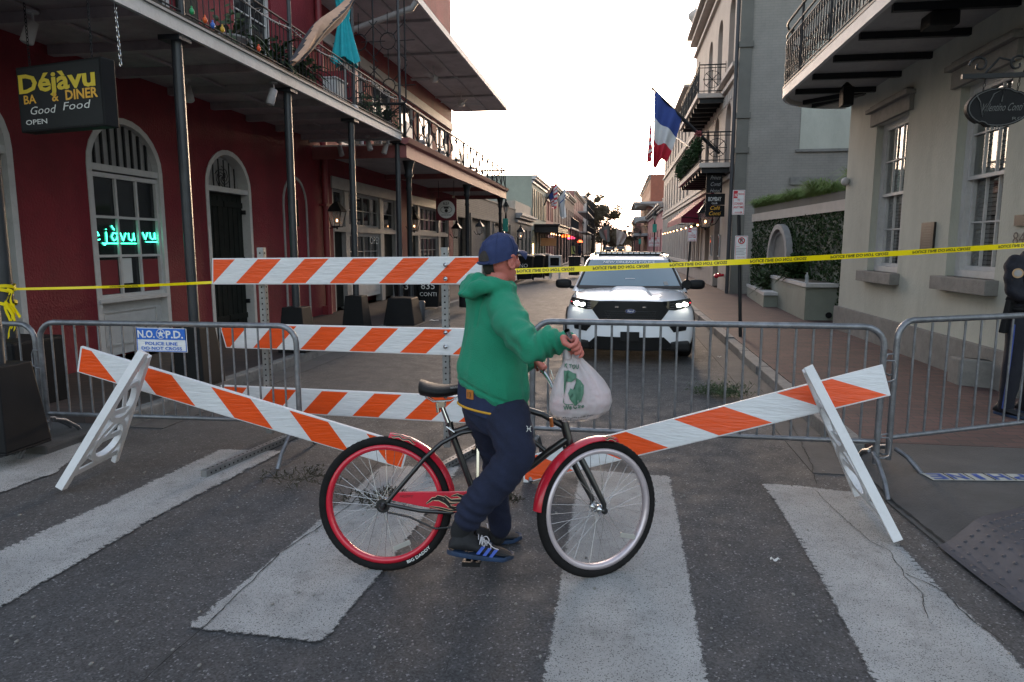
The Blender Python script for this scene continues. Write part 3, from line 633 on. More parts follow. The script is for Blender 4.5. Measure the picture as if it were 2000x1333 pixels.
def shopfront(a, b, k):
    w = b-a; c0 = a+w*.17; c1 = a+w*.22; c2 = b-w*.3; c3 = b-w*.24; ztr = 1.95
    m = MB()
    for s0, s1 in ((a, a+.1), (c0, c1), (c2, c3), (b-.12, b)): m.fbox(FL, s0, s1, SW, 2.98, -.2, -.02)
    m.fbox(FL, a-.05, b+.05, 2.82, 3.08, -.1, .03); m.fbox(FL, a+.1, b-.12, ztr-.06, ztr+.06, -.2, -.015); m.build('shopfront_frame', M['gray_wood'], B_)
    win(B_, FL, a+.1, c0, ztr+.06, 2.82, 1, 2, d=-.08, fm='gray_wood'); win(B_, FL, c1, c2, ztr+.06, 2.82, 4, 2, d=-.08, fw=.07, fm='gray_wood'); win(B_, FL, c3, b-.12, ztr+.06, 2.82, 1, 2, d=-.08, fm='gray_wood')
    win(B_, FL, c1, c2, .98, ztr-.06, 4, 2, d=-.08, fw=.09, fm='gray_wood')
    m = MB(); m.fbox(FL, c1, c2, .3, .97, -.18, -.07); m.fbox(FL, c1+.1, c2-.1, .42, .85, -.07, -.055); m.build('stall_riser', M['white_wood'], B_)
    for s0, s1 in ((a+.1, c0), (c3, b-.12)):
        d = MB(); d.fbox(FL, s0+.02, s1-.02, SW+.05, ztr-.07, -.19, -.12); dd = d.build('door', M['shutter_black'], B_); h = MB(); h.lathe([(.03, 0), (.035, .04), (.0001, .06)], FL.p(s0+.1, 1.1, -.12), ax=(1, 0, 0), n=8); h.build('door_knob', M['chrome'], dd)
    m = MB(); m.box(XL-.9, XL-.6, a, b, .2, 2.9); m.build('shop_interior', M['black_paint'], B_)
shopfront(*e1, 0); shopfront(*e2, 1)
m = MB(); a = PX(725, 472, XL-.03); tx(m, FL, 'OPEN', sx(727), 1.62, .19, sx(748)-sx(727), d=-.07); tag(m.build('open_sign', M['white_letter'], recalc=False), 'white OPEN lettering in the first white shopfront window', 'sign')
# rose gallery
bx = -4.2
m = MB(); m.box(XL+.002, bx-.06, 13.66, 26.05, 3.46, 3.6); m.build('gallery_deck', M['soffit'], B_)
m = MB(); m.box(bx-.06, bx, 13.6, 26.1, 3.32, 3.56); m.box(XL+.01, bx-.06, 13.6, 13.66, 3.32, 3.56); m.box(XL+.01, bx-.06, 26.04, 26.1, 3.32, 3.56)
m.box(XL+.01, bx-.06, 18.1, 18.3, 3.34, 3.459); m.box(XL+.01, bx-.06, 22.4, 22.6, 3.34, 3.459); m.build('gallery_fascia', M['rose_paint'], B_)
m = MB(); m.prism([(bx, 13.52, 3.56), (bx+.06, 13.52, 3.6), (bx+.1, 13.52, 3.69), (bx-.1, 13.52, 3.69), (bx-.1, 13.52, 3.6)], (0, 12.62, 0)); m.build('gallery_cornice', M['rose_paint'], B_)
def xrail(mb, p, q, z0, z1, n, r=.019):
    p, q = V(p), V(q); Z = V((0, 0, 1)); mb.tube([p+Z*z1, q+Z*z1], r*1.5, 6); mb.tube([p+Z*z0, q+Z*z0], r, 5)
    for i in range(n+1): a = p.lerp(q, i/n); mb.tube([a+Z*(z0-.04), a+Z*z1], r*1.2, 5)
    for i in range(n):
        a, b = p.lerp(q, i/n), p.lerp(q, (i+1)/n); c = (a+b)/2+Z*(z0+z1)/2
        for e in (a+Z*z0, a+Z*z1, b+Z*z0, b+Z*z1): mb.tube([e, c], r*.7, 4)
        u = (b-a).normalized(); mb.tube([c+u*.09*math.cos(t)+Z*.09*math.sin(t) for t in [k*.785 for k in range(8)]], r*.7, 4, closed=True)
m = MB(); xrail(m, (bx-.03, 13.62, 0), (bx-.03, 26.0, 0), 3.74, 4.36, 14); xrail(m, (XL, 13.62, 0), (bx-.03, 13.62, 0), 3.74, 4.36, 2); xrail(m, (bx-.03, 26.0, 0), (XL, 26.0, 0), 3.74, 4.36, 2); m.build('gallery_railing', M['black_iron'], B_)
for k, px in enumerate((801, 913, 977)):
    y = PX(px, 480, bx-.12).y; m = MB(); c = (bx-.12, y, 0)
    m.lathe([(.09, SW), (.09, .3), (.06, .36), (.055, 2.7), (.07, 2.74), (.055, 2.8), (.06, 2.95), (.1, 3.02), (.075, 3.06), (.1, 3.2), (.13, 3.31)], c, n=12); m.build('column', M['black_iron'], B_)
# deep roof
m = MB(); m.box(XL+.002, bx, 14.0, 26.0, 6.56, 6.62); m.build('soffit', M['soffit'], B_)
m = MB(); m.box(bx, bx+.05, 13.95, 26.05, 6.53, 6.67); m.box(XL, bx, 26.0, 26.05, 6.53, 6.67); m.box(XL, bx, 13.95, 14.0, 6.53, 6.67); m.build('roof_edge', M['white_wood'], B_)
m = MB(); m.add([(XL, 13.95, 7.25), (bx+.05, 13.95, 6.68), (bx+.05, 26.05, 6.68), (XL, 26.05, 7.25)], [(0, 1, 2, 3)]); m.build('roof', M['gray_wood'], B_)
m = MB()
for y in (15.6, 18.2, 20.8, 23.4): m.box(XL+.01, bx-.01, y, y+.06, 6.5, 6.558)
for x in (-5.5, -4.9): m.box(x, x+.03, 14.0, 26, 6.53, 6.559)
m.build('soffit_battens', M['gray_wood'], B_)
m = MB(); m.tube([PX(686, 60, -5.6), PY(805, 16, 14.1), PY(812, 4, 14.1)], .06, 10); m.build('overflow_pipe', M['gray_wood'], B_)
m = MB()   # iron bracket work between the roof and the red gallery
for _ in (0,):
    for c_y, c_z, rr in ((13.8, 5.6, .16), (13.8, 4.75, .13)):
        for x_ in (-5.2, -4.6):
            c = V((x_, c_y, c_z)); m.tube([c+V((math.cos(t)*rr, 0, math.sin(t)*rr)) for t in [k*.52 for k in range(12)]], .012, 4, closed=True)
            for k in range(8): t = k*.785; m.tube([c+V((math.cos(t)*rr, 0, math.sin(t)*rr)), c+V((math.cos(t)*.55, 0, math.sin(t)*.55))], .009, 4)
    for x_ in (-4.25, -4.9, -5.5): m.tube([(x_, 13.8, 4.36), (x_, 13.8, 6.55)], .016, 5)
m.build('iron_tracery', M['black_iron'], B_)
m = MB(); m.box(XL+.01, -5.35, 13.9, 14.1, 3.75, 5.1); m.build('party_screen', M['red_paint'], B_)
for k, (px, py) in enumerate(((901, 218), (847, 118))):
    p = PX(px, py, -5.2); t = thing('ceiling_fan', ['white ceiling fan hanging under the far end of the overhanging roof', 'ceiling fan hanging under the middle of the overhanging roof'][k], 'ceiling fan', (p.x, p.y, 6.2), group='fans under the roof')
    m = MB(); m.tube([(p.x, p.y, 6.56), (p.x, p.y, 6.28)], .015, 6); m.lathe([(.05, -.14), (.11, -.1), (.12, 0), (.06, .06)], (p.x, p.y, 6.25)); m.build('motor', M['white_wood'], t)
    for q in range(4): an = q*math.pi/2+.5+k; h = V((math.cos(an), math.sin(an), 0)); m = MB(); m.obox(V((p.x, p.y, 6.22))+h*.4, h*.28, V((-h.y, h.x, .25))*.06, (0, 0, .006)); m.build('blade', M['gray_wood'], t)
# chairs on the rose gallery (white backs seen through the rail)
for k, y in enumerate((16.2, 18.0, 19.8, 21.8)):
    t = thing('gallery_chair', ['first', 'second', 'third', 'last'][k]+' of the four white chairs behind the rose gallery rail, counting away from the camera', 'chair', (-4.7, y, 3.6), group='white chairs on the rose gallery')
    m = MB(); m.box(-4.95, -4.5, y-.22, y+.22, 3.98, 4.02); m.build('seat', M['white_wood'], t)
    m = MB(); m.box(-4.96, -4.92, y-.22, y+.22, 4.04, 4.45); m.build('backrest', M['white_wood'], t)
    for a_ in (-4.93, -4.53):
        for b_ in (y-.19, y+.19): m = MB(); m.tube([(a_, b_, 3.6), (a_, b_, 3.98)], .015, 5); m.build('leg', M['gray_wood'], t)
# lanterns
def lantern(name, label, c, s=1, lit=True, group=None, arm=None, hang=False):
    c = V(c); t = thing(name, label, 'lantern', c, group=group)
    m = MB(); a, b, h = .09*s, .16*s, .34*s
    for sx_, sy_ in ((-1, -1), (1, -1), (1, 1), (-1, 1)): m.tube([c+V((sx_*a, sy_*a, -h/2)), c+V((sx_*b, sy_*b, h/2))], .009*s, 4)
    for z, w in ((-h/2, a), (h/2, b)): m.tube([c+V((-w, -w, z)), c+V((w, -w, z)), c+V((w, w, z)), c+V((-w, w, z))], .012*s, 4, closed=True, smooth=False)
    m.add([c+V((sx_*b*1.12, sy_*b*1.12, h/2)) for sx_, sy_ in ((-1, -1), (1, -1), (1, 1), (-1, 1))]+[c+V((sx_*b*.25, sy_*b*.25, h/2+.2*s)) for sx_, sy_ in ((-1, -1), (1, -1), (1, 1), (-1, 1))], [(0, 1, 5, 4), (1, 2, 6, 5), (2, 3, 7, 6), (3, 0, 4, 7), (4, 5, 6, 7), (0, 3, 2, 1)])
    m.lathe([(.05*s, h/2+.2*s), (.06*s, h/2+.24*s), (.02*s, h/2+.3*s), (.0001, h/2+.36*s)], c, n=8)
    m.tube([c-V((0, 0, h/2)), c-V((0, 0, h/2+.06*s))], .02*s, 6)
    if arm is not None: m.tube([c-V((0, 0, h*.55)), c+V(arm)*.6-V((0, 0, h*.6)), c+V(arm)-V((0, 0, h*.1))], .012*s, 5)
    if hang: m.tube([c+V((0, 0, h/2+.3*s)), c+V((0, 0, h/2+.9*s))], .01*s, 5)
    m.build('lantern_frame', M['black_iron'], t)
    m = MB(); m.add([c+V((sx_*a*.95, sy_*a*.95, -h/2)) for sx_, sy_ in ((-1, -1), (1, -1), (1, 1), (-1, 1))]+[c+V((sx_*b*.95, sy_*b*.95, h/2-.005)) for sx_, sy_ in ((-1, -1), (1, -1), (1, 1), (-1, 1))], [(0, 1, 5, 4), (1, 2, 6, 5), (2, 3, 7, 6), (3, 0, 4, 7)]); m.build('lantern_glass', M['lantern_glass'], t)
    if lit: m = MB(); m.sphere(c-V((0, 0, h*.1)), .02*s, 8, 6, (1, 1, 1.6)); m.build('flame', M['lamp_glow'], t)
    return t
mk('lantern_glass', (.6, .58, .55), .08, var=.02, alpha=.25)
LG = 'wall lanterns along the left facades'
for px, py, lb, lit in ((658, 428, 'copper gas lantern with a flame left of the first white shopfront', True), (809, 440, 'gas lantern between the two white shopfronts', True), (892, 455, 'lantern at the far end of the second shopfront', False), (937, 450, 'lantern on the tan brick wall above the barricade end', False), (980, 462, 'lantern just right of the street lamp with the green sign', False), (1017, 460, 'lit lantern on the grey single storey wall', True)):
    p = PX(px, py, XL+.28); lantern('wall_lantern', lb, p, .95 if px < 1000 else 1.3, lit, LG, (-.26, 0, 0))
# round hanging sign
p = PX(871, 408, -5.0); t = thing('hanging_sign', 'square dark red board with a white disc hanging from the rose gallery', 'sign', p); fs2 = Fr((p.x-.3, p.y, 0), (1, 0, 0), (0, -1, 0))
m = MB(); m.fbox(fs2, 0, .62, p.z-.34, p.z+.3, -.03, 0); m.build('sign_board', mk('maroon', (.12, .01, .02), .5), t)
m = MB(); m.lathe([(.26, 0), (.26, .006)], fs2.p(.31, p.z-.02, 0), ax=(0, -1, 0), n=28, smooth=False); m.build('disc', M['white_letter'], t)
m = MB(); tx(m, fs2, 'R.S.F', .31, p.z+.11, .07, .17, d=.009, al=.5, bold=.02); tx(m, fs2, 'oooo', .31, p.z-.2, .05, .3, d=.009, al=.5)
m.tube([fs2.p(.31+.17*math.cos(t_), p.z-.03+.1*math.sin(t_), .01) for t_ in [k*.4 for k in range(16)]], .006, 4, closed=True); m.fbox(fs2, .24, .38, p.z+.0, p.z+.05, .007, .012); m.lathe([(.05, .007), (.05, .012)], fs2.p(.31, p.z-.06, 0), ax=(0, -1, 0), n=14); m.build('lettering', M['black_letter'], t, recalc=False)
m = MB(); [m.tube([fs2.p(a_, p.z+.3, -.015), fs2.p(a_, 3.45, -.015)], .008, 4) for a_ in (.08, .54)]; m.build('hanger', M['black_iron'], t)
# ================================================================== bins, planters under the galleries
def bin_(label, c, w=.58, d=.6, h=1.0, num=None, fr=None, rz=0, lids=True):
    c = V(c); t = thing('wheelie_bin', label, 'bin', c, rz, 'black wheelie bins'); RZ = Matrix.Rotation(rz, 3, 'Z')
    def q(x, y, z): return c+RZ @ V((x, y, z))
    def frus(mb, x0, y0, x1, y1, z0, z1): mb.add([q(-x0, -y0, z0), q(x0, -y0, z0), q(x0, y0, z0), q(-x0, y0, z0), q(-x1, -y1, z1), q(x1, -y1, z1), q(x1, y1, z1), q(-x1, y1, z1)], [(0, 1, 5, 4), (1, 2, 6, 5), (2, 3, 7, 6), (3, 0, 4, 7), (4, 5, 6, 7), (0, 3, 2, 1)])
    m = MB(); frus(m, w*.38, d*.38, w*.48, d*.48, .06, h*.92); frus(m, w*.5, d*.5, w*.5, d*.5, h*.86, h*.93); m.build('bin_body', M['black_paint'], t, bev=.015)
    m = MB(); m.grid(lambda a, b: q((a-.5)*w*1.06, (b-.5)*d*1.08, h*.935+.07*math.sin(math.pi*a)**.5*math.sin(math.pi*b)**.5), 8, 8); m.build('lid', M['black_paint'], t)
    for s_ in (-1, 1): m = MB(); m.lathe([(.1, -.03), (.1, .03)], q(s_*w*.42, d*.4, .1), ax=RZ @ V((1, 0, 0)), n=14); m.build('wheel', M['rubber'], t)
    if num:
        m = MB(); m.text(num[0], q(0, -d*.47, h*.5), RZ @ V((1, 0, 0)), V((0, -.1, 1)), .16, .5); 
        if num[1]: m.text(num[1], q(0, -d*.45, h*.33), RZ @ V((1, 0, 0)), V((0, -.1, 1)), .09, .5)
        m.build('lettering', M['white_letter'], t, recalc=False)
b1, b2 = G(795, 612, SW), G(822, 613, SW)
bin_('black bin numbered 33 beside the first white shopfront', (b1.x-.25, b1.y+.9, SW), h=.95, num=('33', ''))
bin_('black bin numbered 835 right of the bin marked 33', (b1.x+.25, b1.y+1.1, SW), h=.95, num=('835', 'CONTI'))
p = G(780, 634, SW); w = .3; m = MB(); x, y = p.x+.05, p.y+.1
m.add([(x-w, y-w, SW), (x+w, y-w, SW), (x+w, y+w, SW), (x-w, y+w, SW), (x-w*.75, y-w*.75, .62), (x+w*.75, y-w*.75, .62), (x+w*.75, y+w*.75, .62), (x-w*.75, y+w*.75, .62)], [(0, 1, 5, 4), (1, 2, 6, 5), (2, 3, 7, 6), (3, 0, 4, 7), (4, 5, 6, 7), (0, 3, 2, 1)])
tag(m.build('planter_box', M['black_paint'], bev=.02), 'wide black tapered box on the pavement in front of the numbered bins', 'planter')
p = G(818, 629, SW); m = MB(); m.lathe([(.1, 0), (.1, .38), (.08, .4)], (p.x, p.y+.1, SW), n=12); tag(m.build('bucket', M['slate_post']), 'small dark round bucket between the tapered box and bin 835', 'bucket')
p = G(845, 565, SW)
tag(MB().lathe([(.14, 0), (.14, .5), (.1, .55), (.05, .56)], (G(908, 600, SW).x, G(908, 600, SW).y, SW), n=12).build('post_guard', M['black_paint']), 'small black drum at the kerb just left of the rider', 'post guard', 'black guards round the gallery posts')
for k, px in enumerate((1025, 1047, 1062)):
    p = G(px, 548-k*3, SW); bin_(['leftmost of three black bins on the far left pavement', 'middle one of three black bins on the far left pavement', 'rightmost of three black bins on the far left pavement'][k], (p.x, p.y, SW), w=.75, d=.75, h=1.1, num=('NO', '') if k == 0 else None)
p = G(1084, 545, SW); t = thing('newspaper_box', 'white newspaper box beside the three black bins', 'newspaper box', p)
m = MB(); m.box(p.x-.3, p.x+.25, p.y, p.y+.45, .45, 1.15); m.build('box_body', M['white_wood'], t, bev=.02)
m = MB(); [m.box(p.x-.25+.4*i, p.x-.17+.4*i, p.y+.05, p.y+.12, SW, .45) for i in (0, 1)]; m.build('leg', M['white_wood'], t)
m = MB(); m.box(p.x-.22, p.x+.17, p.y-.006, p.y-.002, .7, 1.05); m.build('display_window', M['glass_dark'], t)
for k, (px, py) in enumerate(((1121, 538), (1150, 534))):
    p = G(px, py, SW); m = MB()
    for i in range(7): m.tube([(p.x-.25+i*.085, p.y, SW), (p.x-.25+i*.085, p.y, 1.05)], .012, 4)
    m.box(p.x-.29, p.x+.3, p.y-.02, p.y+.5, .95, 1.05); m.box(p.x-.24, p.x+.25, p.y+.03, p.y+.45, SW, .95)
    tag(m.build('litter_bin', M['black_iron']), ['slatted black litter bin left of the patrol car by the far lamp', 'slatted black litter bin just left of the patrol car roof'][k], 'litter bin', 'slatted litter bins')
# ================================================================== far left row
mk_brick('tan_brick', (.2, .175, .14), (.165, .145, .118), (.13, .12, .1), .24, .08, .012, 'YZ', .85, .4, .35)
mk_brick('brown_brick', (.21, .12, .09), (.17, .1, .08), (.14, .1, .08), .3, .1, .01, 'XZ', .85, .3, .3)
mk_brick('orange_brick', (.36, .11, .065), (.3, .095, .06), (.25, .12, .08), .3, .1, .01, 'XZ', .85, .3, .2)
mk('pale_green', (.3, .32, .26), .8, var=.12, sc=1, bump=.1, dirt=.25, dcol=(.2, .21, .17)); mk('far_gray', (.13, .125, .11), .8, var=.15, sc=1.2, bump=.15, dirt=.3, dcol=(.08, .075, .07)); mk('far_rose', (.3, .14, .12), .8, var=.15); mk('far_cream', (.42, .36, .29), .8, var=.12); mk('far_white', (.5, .49, .47), .8, var=.1); mk('far_pink', (.36, .15, .16), .8, var=.12); mk('far_red', (.22, .04, .04), .8, var=.12)
def ztop(px, py, X=XL): return PX(px, py, X).z
def house(label, fr, y0, y1, z, mat, rows=(), depth=9, cornice='gray_wood', ground=(), shut=None, name='house', frame='gray_wood', prof=None):
    h = thing(name, label, 'building', fr.p((y0+y1)/2, 0))
    ops = []
    m = MB(); zs = [0]+[r[0]-.25 for r in rows]+[z]
    levels = [(0, rows[0][0]-.2 if rows else z, [(y0+(y1-y0)*(i+.5)/ground[0]-ground[1]/2, y0+(y1-y0)*(i+.5)/ground[0]+ground[1]/2, SW, ground[2], 0) for i in range(ground[0])] if ground else [])]
    for k, (zb, zt, n_, w) in enumerate(rows):
        z1 = rows[k+1][0]-.2 if k+1 < len(rows) else z
        levels.append((zb-.2, z1, [(y0+(y1-y0)*(i+.5)/n_-w/2, y0+(y1-y0)*(i+.5)/n_+w/2, zb, zt, 0) for i in range(n_)]))
    for k, (a, b, o) in enumerate(levels):
        wall(m, fr, y0, y1, a, b, o, .3)
    m.fbox(fr, y0, y1, 0, z, -depth, -.3)
    if prof: m.prism([fr.p(y0, zz, -dd) for dd, zz in prof], fr.u*(y1-y0))
    m.build('wall', M[mat], h)
    for k, (a, b, o) in enumerate(levels):
        for (s0, s1, zb, zt, _) in o:
            if k == 0: d = MB(); d.fbox(fr, s0, s1, zb, zt-.5, -.2, -.1); d.build('door', M['shutter_black'], h); win(h, fr, s0, s1, zt-.5, zt, 2, 1, d=-.08, fm=frame)
            else:
                win(h, fr, s0, s1, zb, zt, 2, 3, d=-.08, fm=frame)
                if shut:
                    sh = MB(); w = (s1-s0)*.5; sh.fbox(fr, s0-w, s0-.01, zb, zt, .005, .05); sh.fbox(fr, s1+.01, s1+w, zb, zt, .005, .05); sh.build('shutter', M[shut], h)
    if cornice:
        m = MB(); m.fbox(fr, y0, y1, z-.55, z-.4, .002, .12); m.fbox(fr, y0-.02, y1+.02, z-.3, z-.15, .002, .3); m.fbox(fr, y0-.04, y1+.04, z-.15, z, .0, .42); m.build('cornice', M[cornice], h)
    return h
y1 = sx(1007, 470)
c = ztop(950, 389); cz = (ztop(950, 389)+ztop(1003, 412))/2
C_ = thing('brick_building', 'low tan brick building with dark garage doors beyond the rose gallery', 'building', (XL, 33, 0))
gd = [(26.6, 28.0, SW, 2.7, 0), (29.0, 33.2, SW, 2.75, 0), (34.6, 39.6, SW, 2.7, 0)]
m = MB(); wall(m, FL, 25.82, y1, 0, cz, gd); m.fbox(FL, 25.82, y1, 0, cz, -9, -.35); m.build('wall', M['tan_brick'], C_)
m = MB(); m.fbox(FL, 28.8, 40, 2.76, 2.95, .002, .05); m.fbox(FL, 25.82, y1, cz, cz+.06, -.36, .03)
for s_ in (28.9, 33.3, 34.4, 39.7): m.fbox(FL, s_, s_+.16, SW, 2.755, .002, .05)
m.build('beam_trim', M['far_gray'], C_)
for a, b, zb, zt, _ in gd:
    m = MB(); m.fbox(FL, a, b, zb, zt, -.25, -.15)
    for k in range(1, 6): m.fbox(FL, a, b, zb+(zt-zb)*k/6-.01, zb+(zt-zb)*k/6+.01, -.15, -.135)
    m.build('garage_door', M['shutter_black' if a < 29 else 'far_gray'], C_)
# grey single storey with parapet
y2 = 50.0; dz = ztop(1008, 392)
D_ = house('grey single storey building with a peach parapet and lit lantern', FL, y1+.03, y2-.02, dz-.75, 'far_gray', ground=(4, .9, 2.6))
m = MB(); m.fbox(FL, y1+.03, y2-.02, dz-.75, dz, -2, -.05); m.build('parapet', M['far_cream'], D_)
# pale green two storey, its canopy
ez = ztop(1045, 347)
E_ = house('pale green two storey building with shuttered windows and a white cornice', FL, y2, 60, ez, 'pale_green', [(3.6, 5.7, 4, .75)], cornice='white_wood', shut='shutter_black', ground=(5, 1.0, 2.7), depth=12)
K_ = thing('entrance_canopy', 'dark metal canopy with lit ceiling projecting from the pale green building', 'canopy', (-5.2, 55, 2.9))
zk = PX(1092, 455, -4.5).z
m = MB(); m.box(XL+.03, -4.4, 51.5, 62, zk, zk+.14); m.box(-4.5, -4.4, 51.5, 62, zk+.141, zk+.5); m.box(XL+.03, -4.5, 51.5, 51.6, zk+.141, zk+.5); m.box(XL+.03, -4.25, 51.3, 62.1, zk+.501, zk+.6); m.build('canopy_roof', M['black_iron'], K_)
for y in (52, 55.3, 58.6, 61.7): m = MB(); m.tube([(-4.5, y, SW), (-4.5, y, zk)], .07, 8); m.build('canopy_post', M['black_iron'], K_)
for y in (52.6, 54.5, 57, 60): m = MB(); m.sphere((-5.0, y, zk-.1), .05, 8, 6); m.build('globe_lamp', M['lamp_glow'], K_)
p = PX(1077, 470, -5.2); m = MB(); m.box(-5.9, -4.7, 53.2, 53.3, 1.55, 2.15); tag(m.build('hanging_sign', mk('board_amber', (.45, .27, .15), .6)), 'pale amber board hanging under the dark entrance canopy', 'sign')
m = MB(); m.fbox(FL, 50.6, 50.72, .85, 1.7, .02, .06); tag(m.build('light_tube', mk('tube_glow', (1, .7, .3), .4, emit=(1, .6, .2), es=2.5)), 'glowing vertical light strip on the pale green building wall', 'lamp')
house('rose brick two storey building behind the flags', FL, 60.02, 67, ztop(1085, 392), 'far_rose', [(3.8, 5.8, 2, 1.0)], cornice='gray_wood', shut='far_red', ground=(3, 1.2, 2.8))
gz = ztop(1079, 360); pk = ztop(1061, 338)
gx = -6.2
house('brown brick building with a tall stepped side gable', FL, 67.02, 82, gz, 'brown_brick', [(3.9, 5.8, 4, .9)], prof=[(.31, gz), (1.6, gz+.95), (4, gz+.95), (4, gz-1), (.31, gz-1)], depth=12, ground=(4, 1.3, 2.9))
house('brick house with a cream cornice band far along the left side', FL, 82.02, 98, ztop(1112, 384), 'brown_brick', [(3.9, 6, 4, 1)], cornice='far_cream', ground=(4, 1.3, 3))
house('taller brown building with a long gallery far along the left side', FL, 98.02, 125, ztop(1126, 378), 'far_rose', [(4, 6, 6, 1.2), (6.7, 8.3, 6, 1.2)], cornice='far_cream', ground=(5, 1.5, 3), depth=15)
house('pale grey tall building beyond the brown ones on the left', FL, 125.02, 160, ztop(1142, 384), 'far_white', [(4, 6, 6, 1.5), (7, 9, 6, 1.5), (10, 11.5, 6, 1.5)], ground=(5, 1.5, 3), depth=15)
house('distant off white building with a roof block on the left', FL, 160.02, 200, ztop(1160, 402), 'far_white', [(4, 6, 6, 1.5), (7, 9, 6, 1.5), (10, 11.5, 6, 1.5)], ground=(5, 1.5, 3), depth=15)
# far galleries
def gallery(label, fr, y0, y1, d, levels, mat='black_iron', n=5):
    t = thing('iron_gallery', label, 'gallery', fr.p((y0+y1)/2, 0))
    for z in levels:
        m = MB(); m.fbox(fr, y0, y1, z, z+.18, .45, d); m.build('gallery_deck', M['gray_wood'], t)
        m = MB(); a, b = fr.p(y0, 0, d-.05), fr.p(y1, 0, d-.05); Z = V((0, 0, 1)); m.tube([a+Z*(z+1.1), b+Z*(z+1.1)], .03, 5); k = int((y1-y0)/.35)
        for i in range(k+1): q_ = a.lerp(b, i/k); m.tube([q_+Z*(z+.18), q_+Z*(z+1.1)], .015, 3)
        m.build('gallery_railing', M[mat], t)
    for i in range(n+1): m = MB(); q_ = fr.p(y0+(y1-y0)*i/n, 0, d-.1); m.tube([q_, (q_.x, q_.y, levels[-1]+ (2.6 if len(levels) > 1 else 0))], .06, 6); m.build('post', M[mat], t)
gallery('dark iron gallery on the brown brick building with a slanting brace', FL, 68, 81, 1.7, [3.2])
gallery('dark iron gallery far along the left side under the flags', FL, 99, 124, 1.9, [3.4, 6.2])
for y, c, lb, z in ((70, (1, .12, .02), 'glowing red and yellow neon sign above the far left pavement', 2.3), (78, (.9, .05, .12), 'glowing pink neon sign beyond the far lamp post', 2.2), (96, (1, .1, .03), 'glowing orange umbrella shaped light far along the left pavement', 1.9)):
    m = MB(); e = mk('neon_far', c, .4, emit=c, es=.7); m.box(-5.7, -4.8, y, y+.1, z+.1, z+.3); m.box(-5.5, -5.0, y-.02, y+.1, z+.31, z+.42)
    tag(m.build('neon_sign', e), lb, 'neon sign')
# ================================================================== street lamps with green street name plates
def street_lamp(label, c, h=3.2, s=1.0, plate=True, grp='street lamps'):
    c = V(c); t = thing('street_lamp', label, 'street lamp', c, group=grp)
    m = MB(); m.lathe([(.18*s, 0), (.18*s, .15), (.12*s, .25), (.1*s, .6), (.06*s, .7), (.045*s, h-.3), (.07*s, h-.2), (.04*s, h)], c, n=10); m.build('post', M['shutter_black'], t)
    b = c+V((0, 0, h)); m = MB(); m.lathe([(.05*s, 0), (.16*s, .35*s)], b, n=6, smooth=False); m.build('lamp_glass', M['lantern_glass2'], t)
    m = MB(); m.lathe([(.22*s, .35*s), (.2*s, .4*s), (.05*s, .68*s), (.06*s, .74*s), (.015*s, .86*s)], b, n=6, smooth=False)
    for k in range(6): an = k*math.pi/3; h_ = V((math.cos(an), math.sin(an), 0)); m.tube([b+h_*.055*s, b+h_*.165*s+V((0, 0, .35*s))], .012*s, 4)
    m.build('lamp_head', M['shutter_black'], t)
    if plate: m = MB(); m.box(c.x-.17*s, c.x+.17*s, c.y-.08, c.y-.05, h-.62, h-.12); m.build('street_plate', M['plate_green'], t)
    return t
mk('lantern_glass2', (.55, .5, .45), .3, var=.02); mk('plate_green', (.02, .26, .2), .5, var=.1)
def lamp_at(label, px, X, pt, s=1.0, plate=True):
    p = PX(px, 500, X); zt = PX(px, pt, X).z; street_lamp(label, (X, p.y, SW), max(2.2, zt-.86*s-SW), s, plate)
lamp_at('street lamp with a green name plate rising behind the rider\'s cap', 988, -4.35, 388, .62)
lamp_at('tall dark street lamp at the far left kerb near the litter bins', 1138, -4.35, 430, .8, False)
lamp_at('street lamp with a green name plate on the far right pavement', 1277, 2.2, 412, .75)
lamp_at('small distant street lamp with a green plate at the far right corner', 1249, 2.1, 450, .75)
# ================================================================== trees and the end of the street
def tree(label, c, h, r, n, seed, s=.5, mat='leaf'):
    c = V(c); t = thing('street_tree', label, 'tree', c, group='trees at the end of the street'); q = random.Random(seed)
    m = MB(); m.tube([c, c+V((.1, 0, h*.3)), c+V((0, .2, h*.6))], [h*.035, h*.025, h*.012], 7)
    for k in range(7): an = k*.9; m.tube([c+V((0, 0, h*(.3+.04*k))), c+V((math.cos(an)*r*.7, math.sin(an)*r*.7, h*(.55+.05*k)))], [h*.014, h*.004], 5)
    m.build('trunk', mk('bark', (.06, .045, .035), .9, var=.3), t)
    m = MB()
    for k in range(16):
        an = q.uniform(0, 6.28); rr = r*q.uniform(.2, .85); zz = h*q.uniform(.42, .93); sz = r*q.uniform(.22, .42); leaves(m, c+V((math.cos(an)*rr, math.sin(an)*rr, zz)), (sz, sz, sz*.8), n//16, s, seed*50+k)
    m.build('crown', M[mat], t, recalc=False)
p = lambda px, Y: PY(px, 480, Y).x
tree('broad tree overhanging the far left side of the street', (p(1180, 150), 150, 0), 10.5, 4.6, 9000, 3, .3, 'leaf_far')
tree('tall narrow tree behind the galleries on the far left', (p(1158, 140), 140, 0), 12.6, 2.6, 5000, 4, .26, 'leaf_far')
tree('lower dark tree at the end of the street, left of the sun glow', (p(1199, 190), 190, 0), 6.0, 4.5, 5000, 5, .35, 'leaf_far')
tree('rounded dark tree filling the gap below the far left galleries', (p(1174, 165), 165, 0), 5.2, 4.2, 5000, 15, .3, 'leaf_far')
tree('small tree against the glow at the end of the street', (p(1222, 210), 210, 0), 3.4, 3.4, 3000, 6, .3, 'leaf_far')
tree('thin tree on the far right against the glow', (p(1234, 130), 130, 0), 5.8, 1.3, 2000, 8, .2, 'leaf_far')
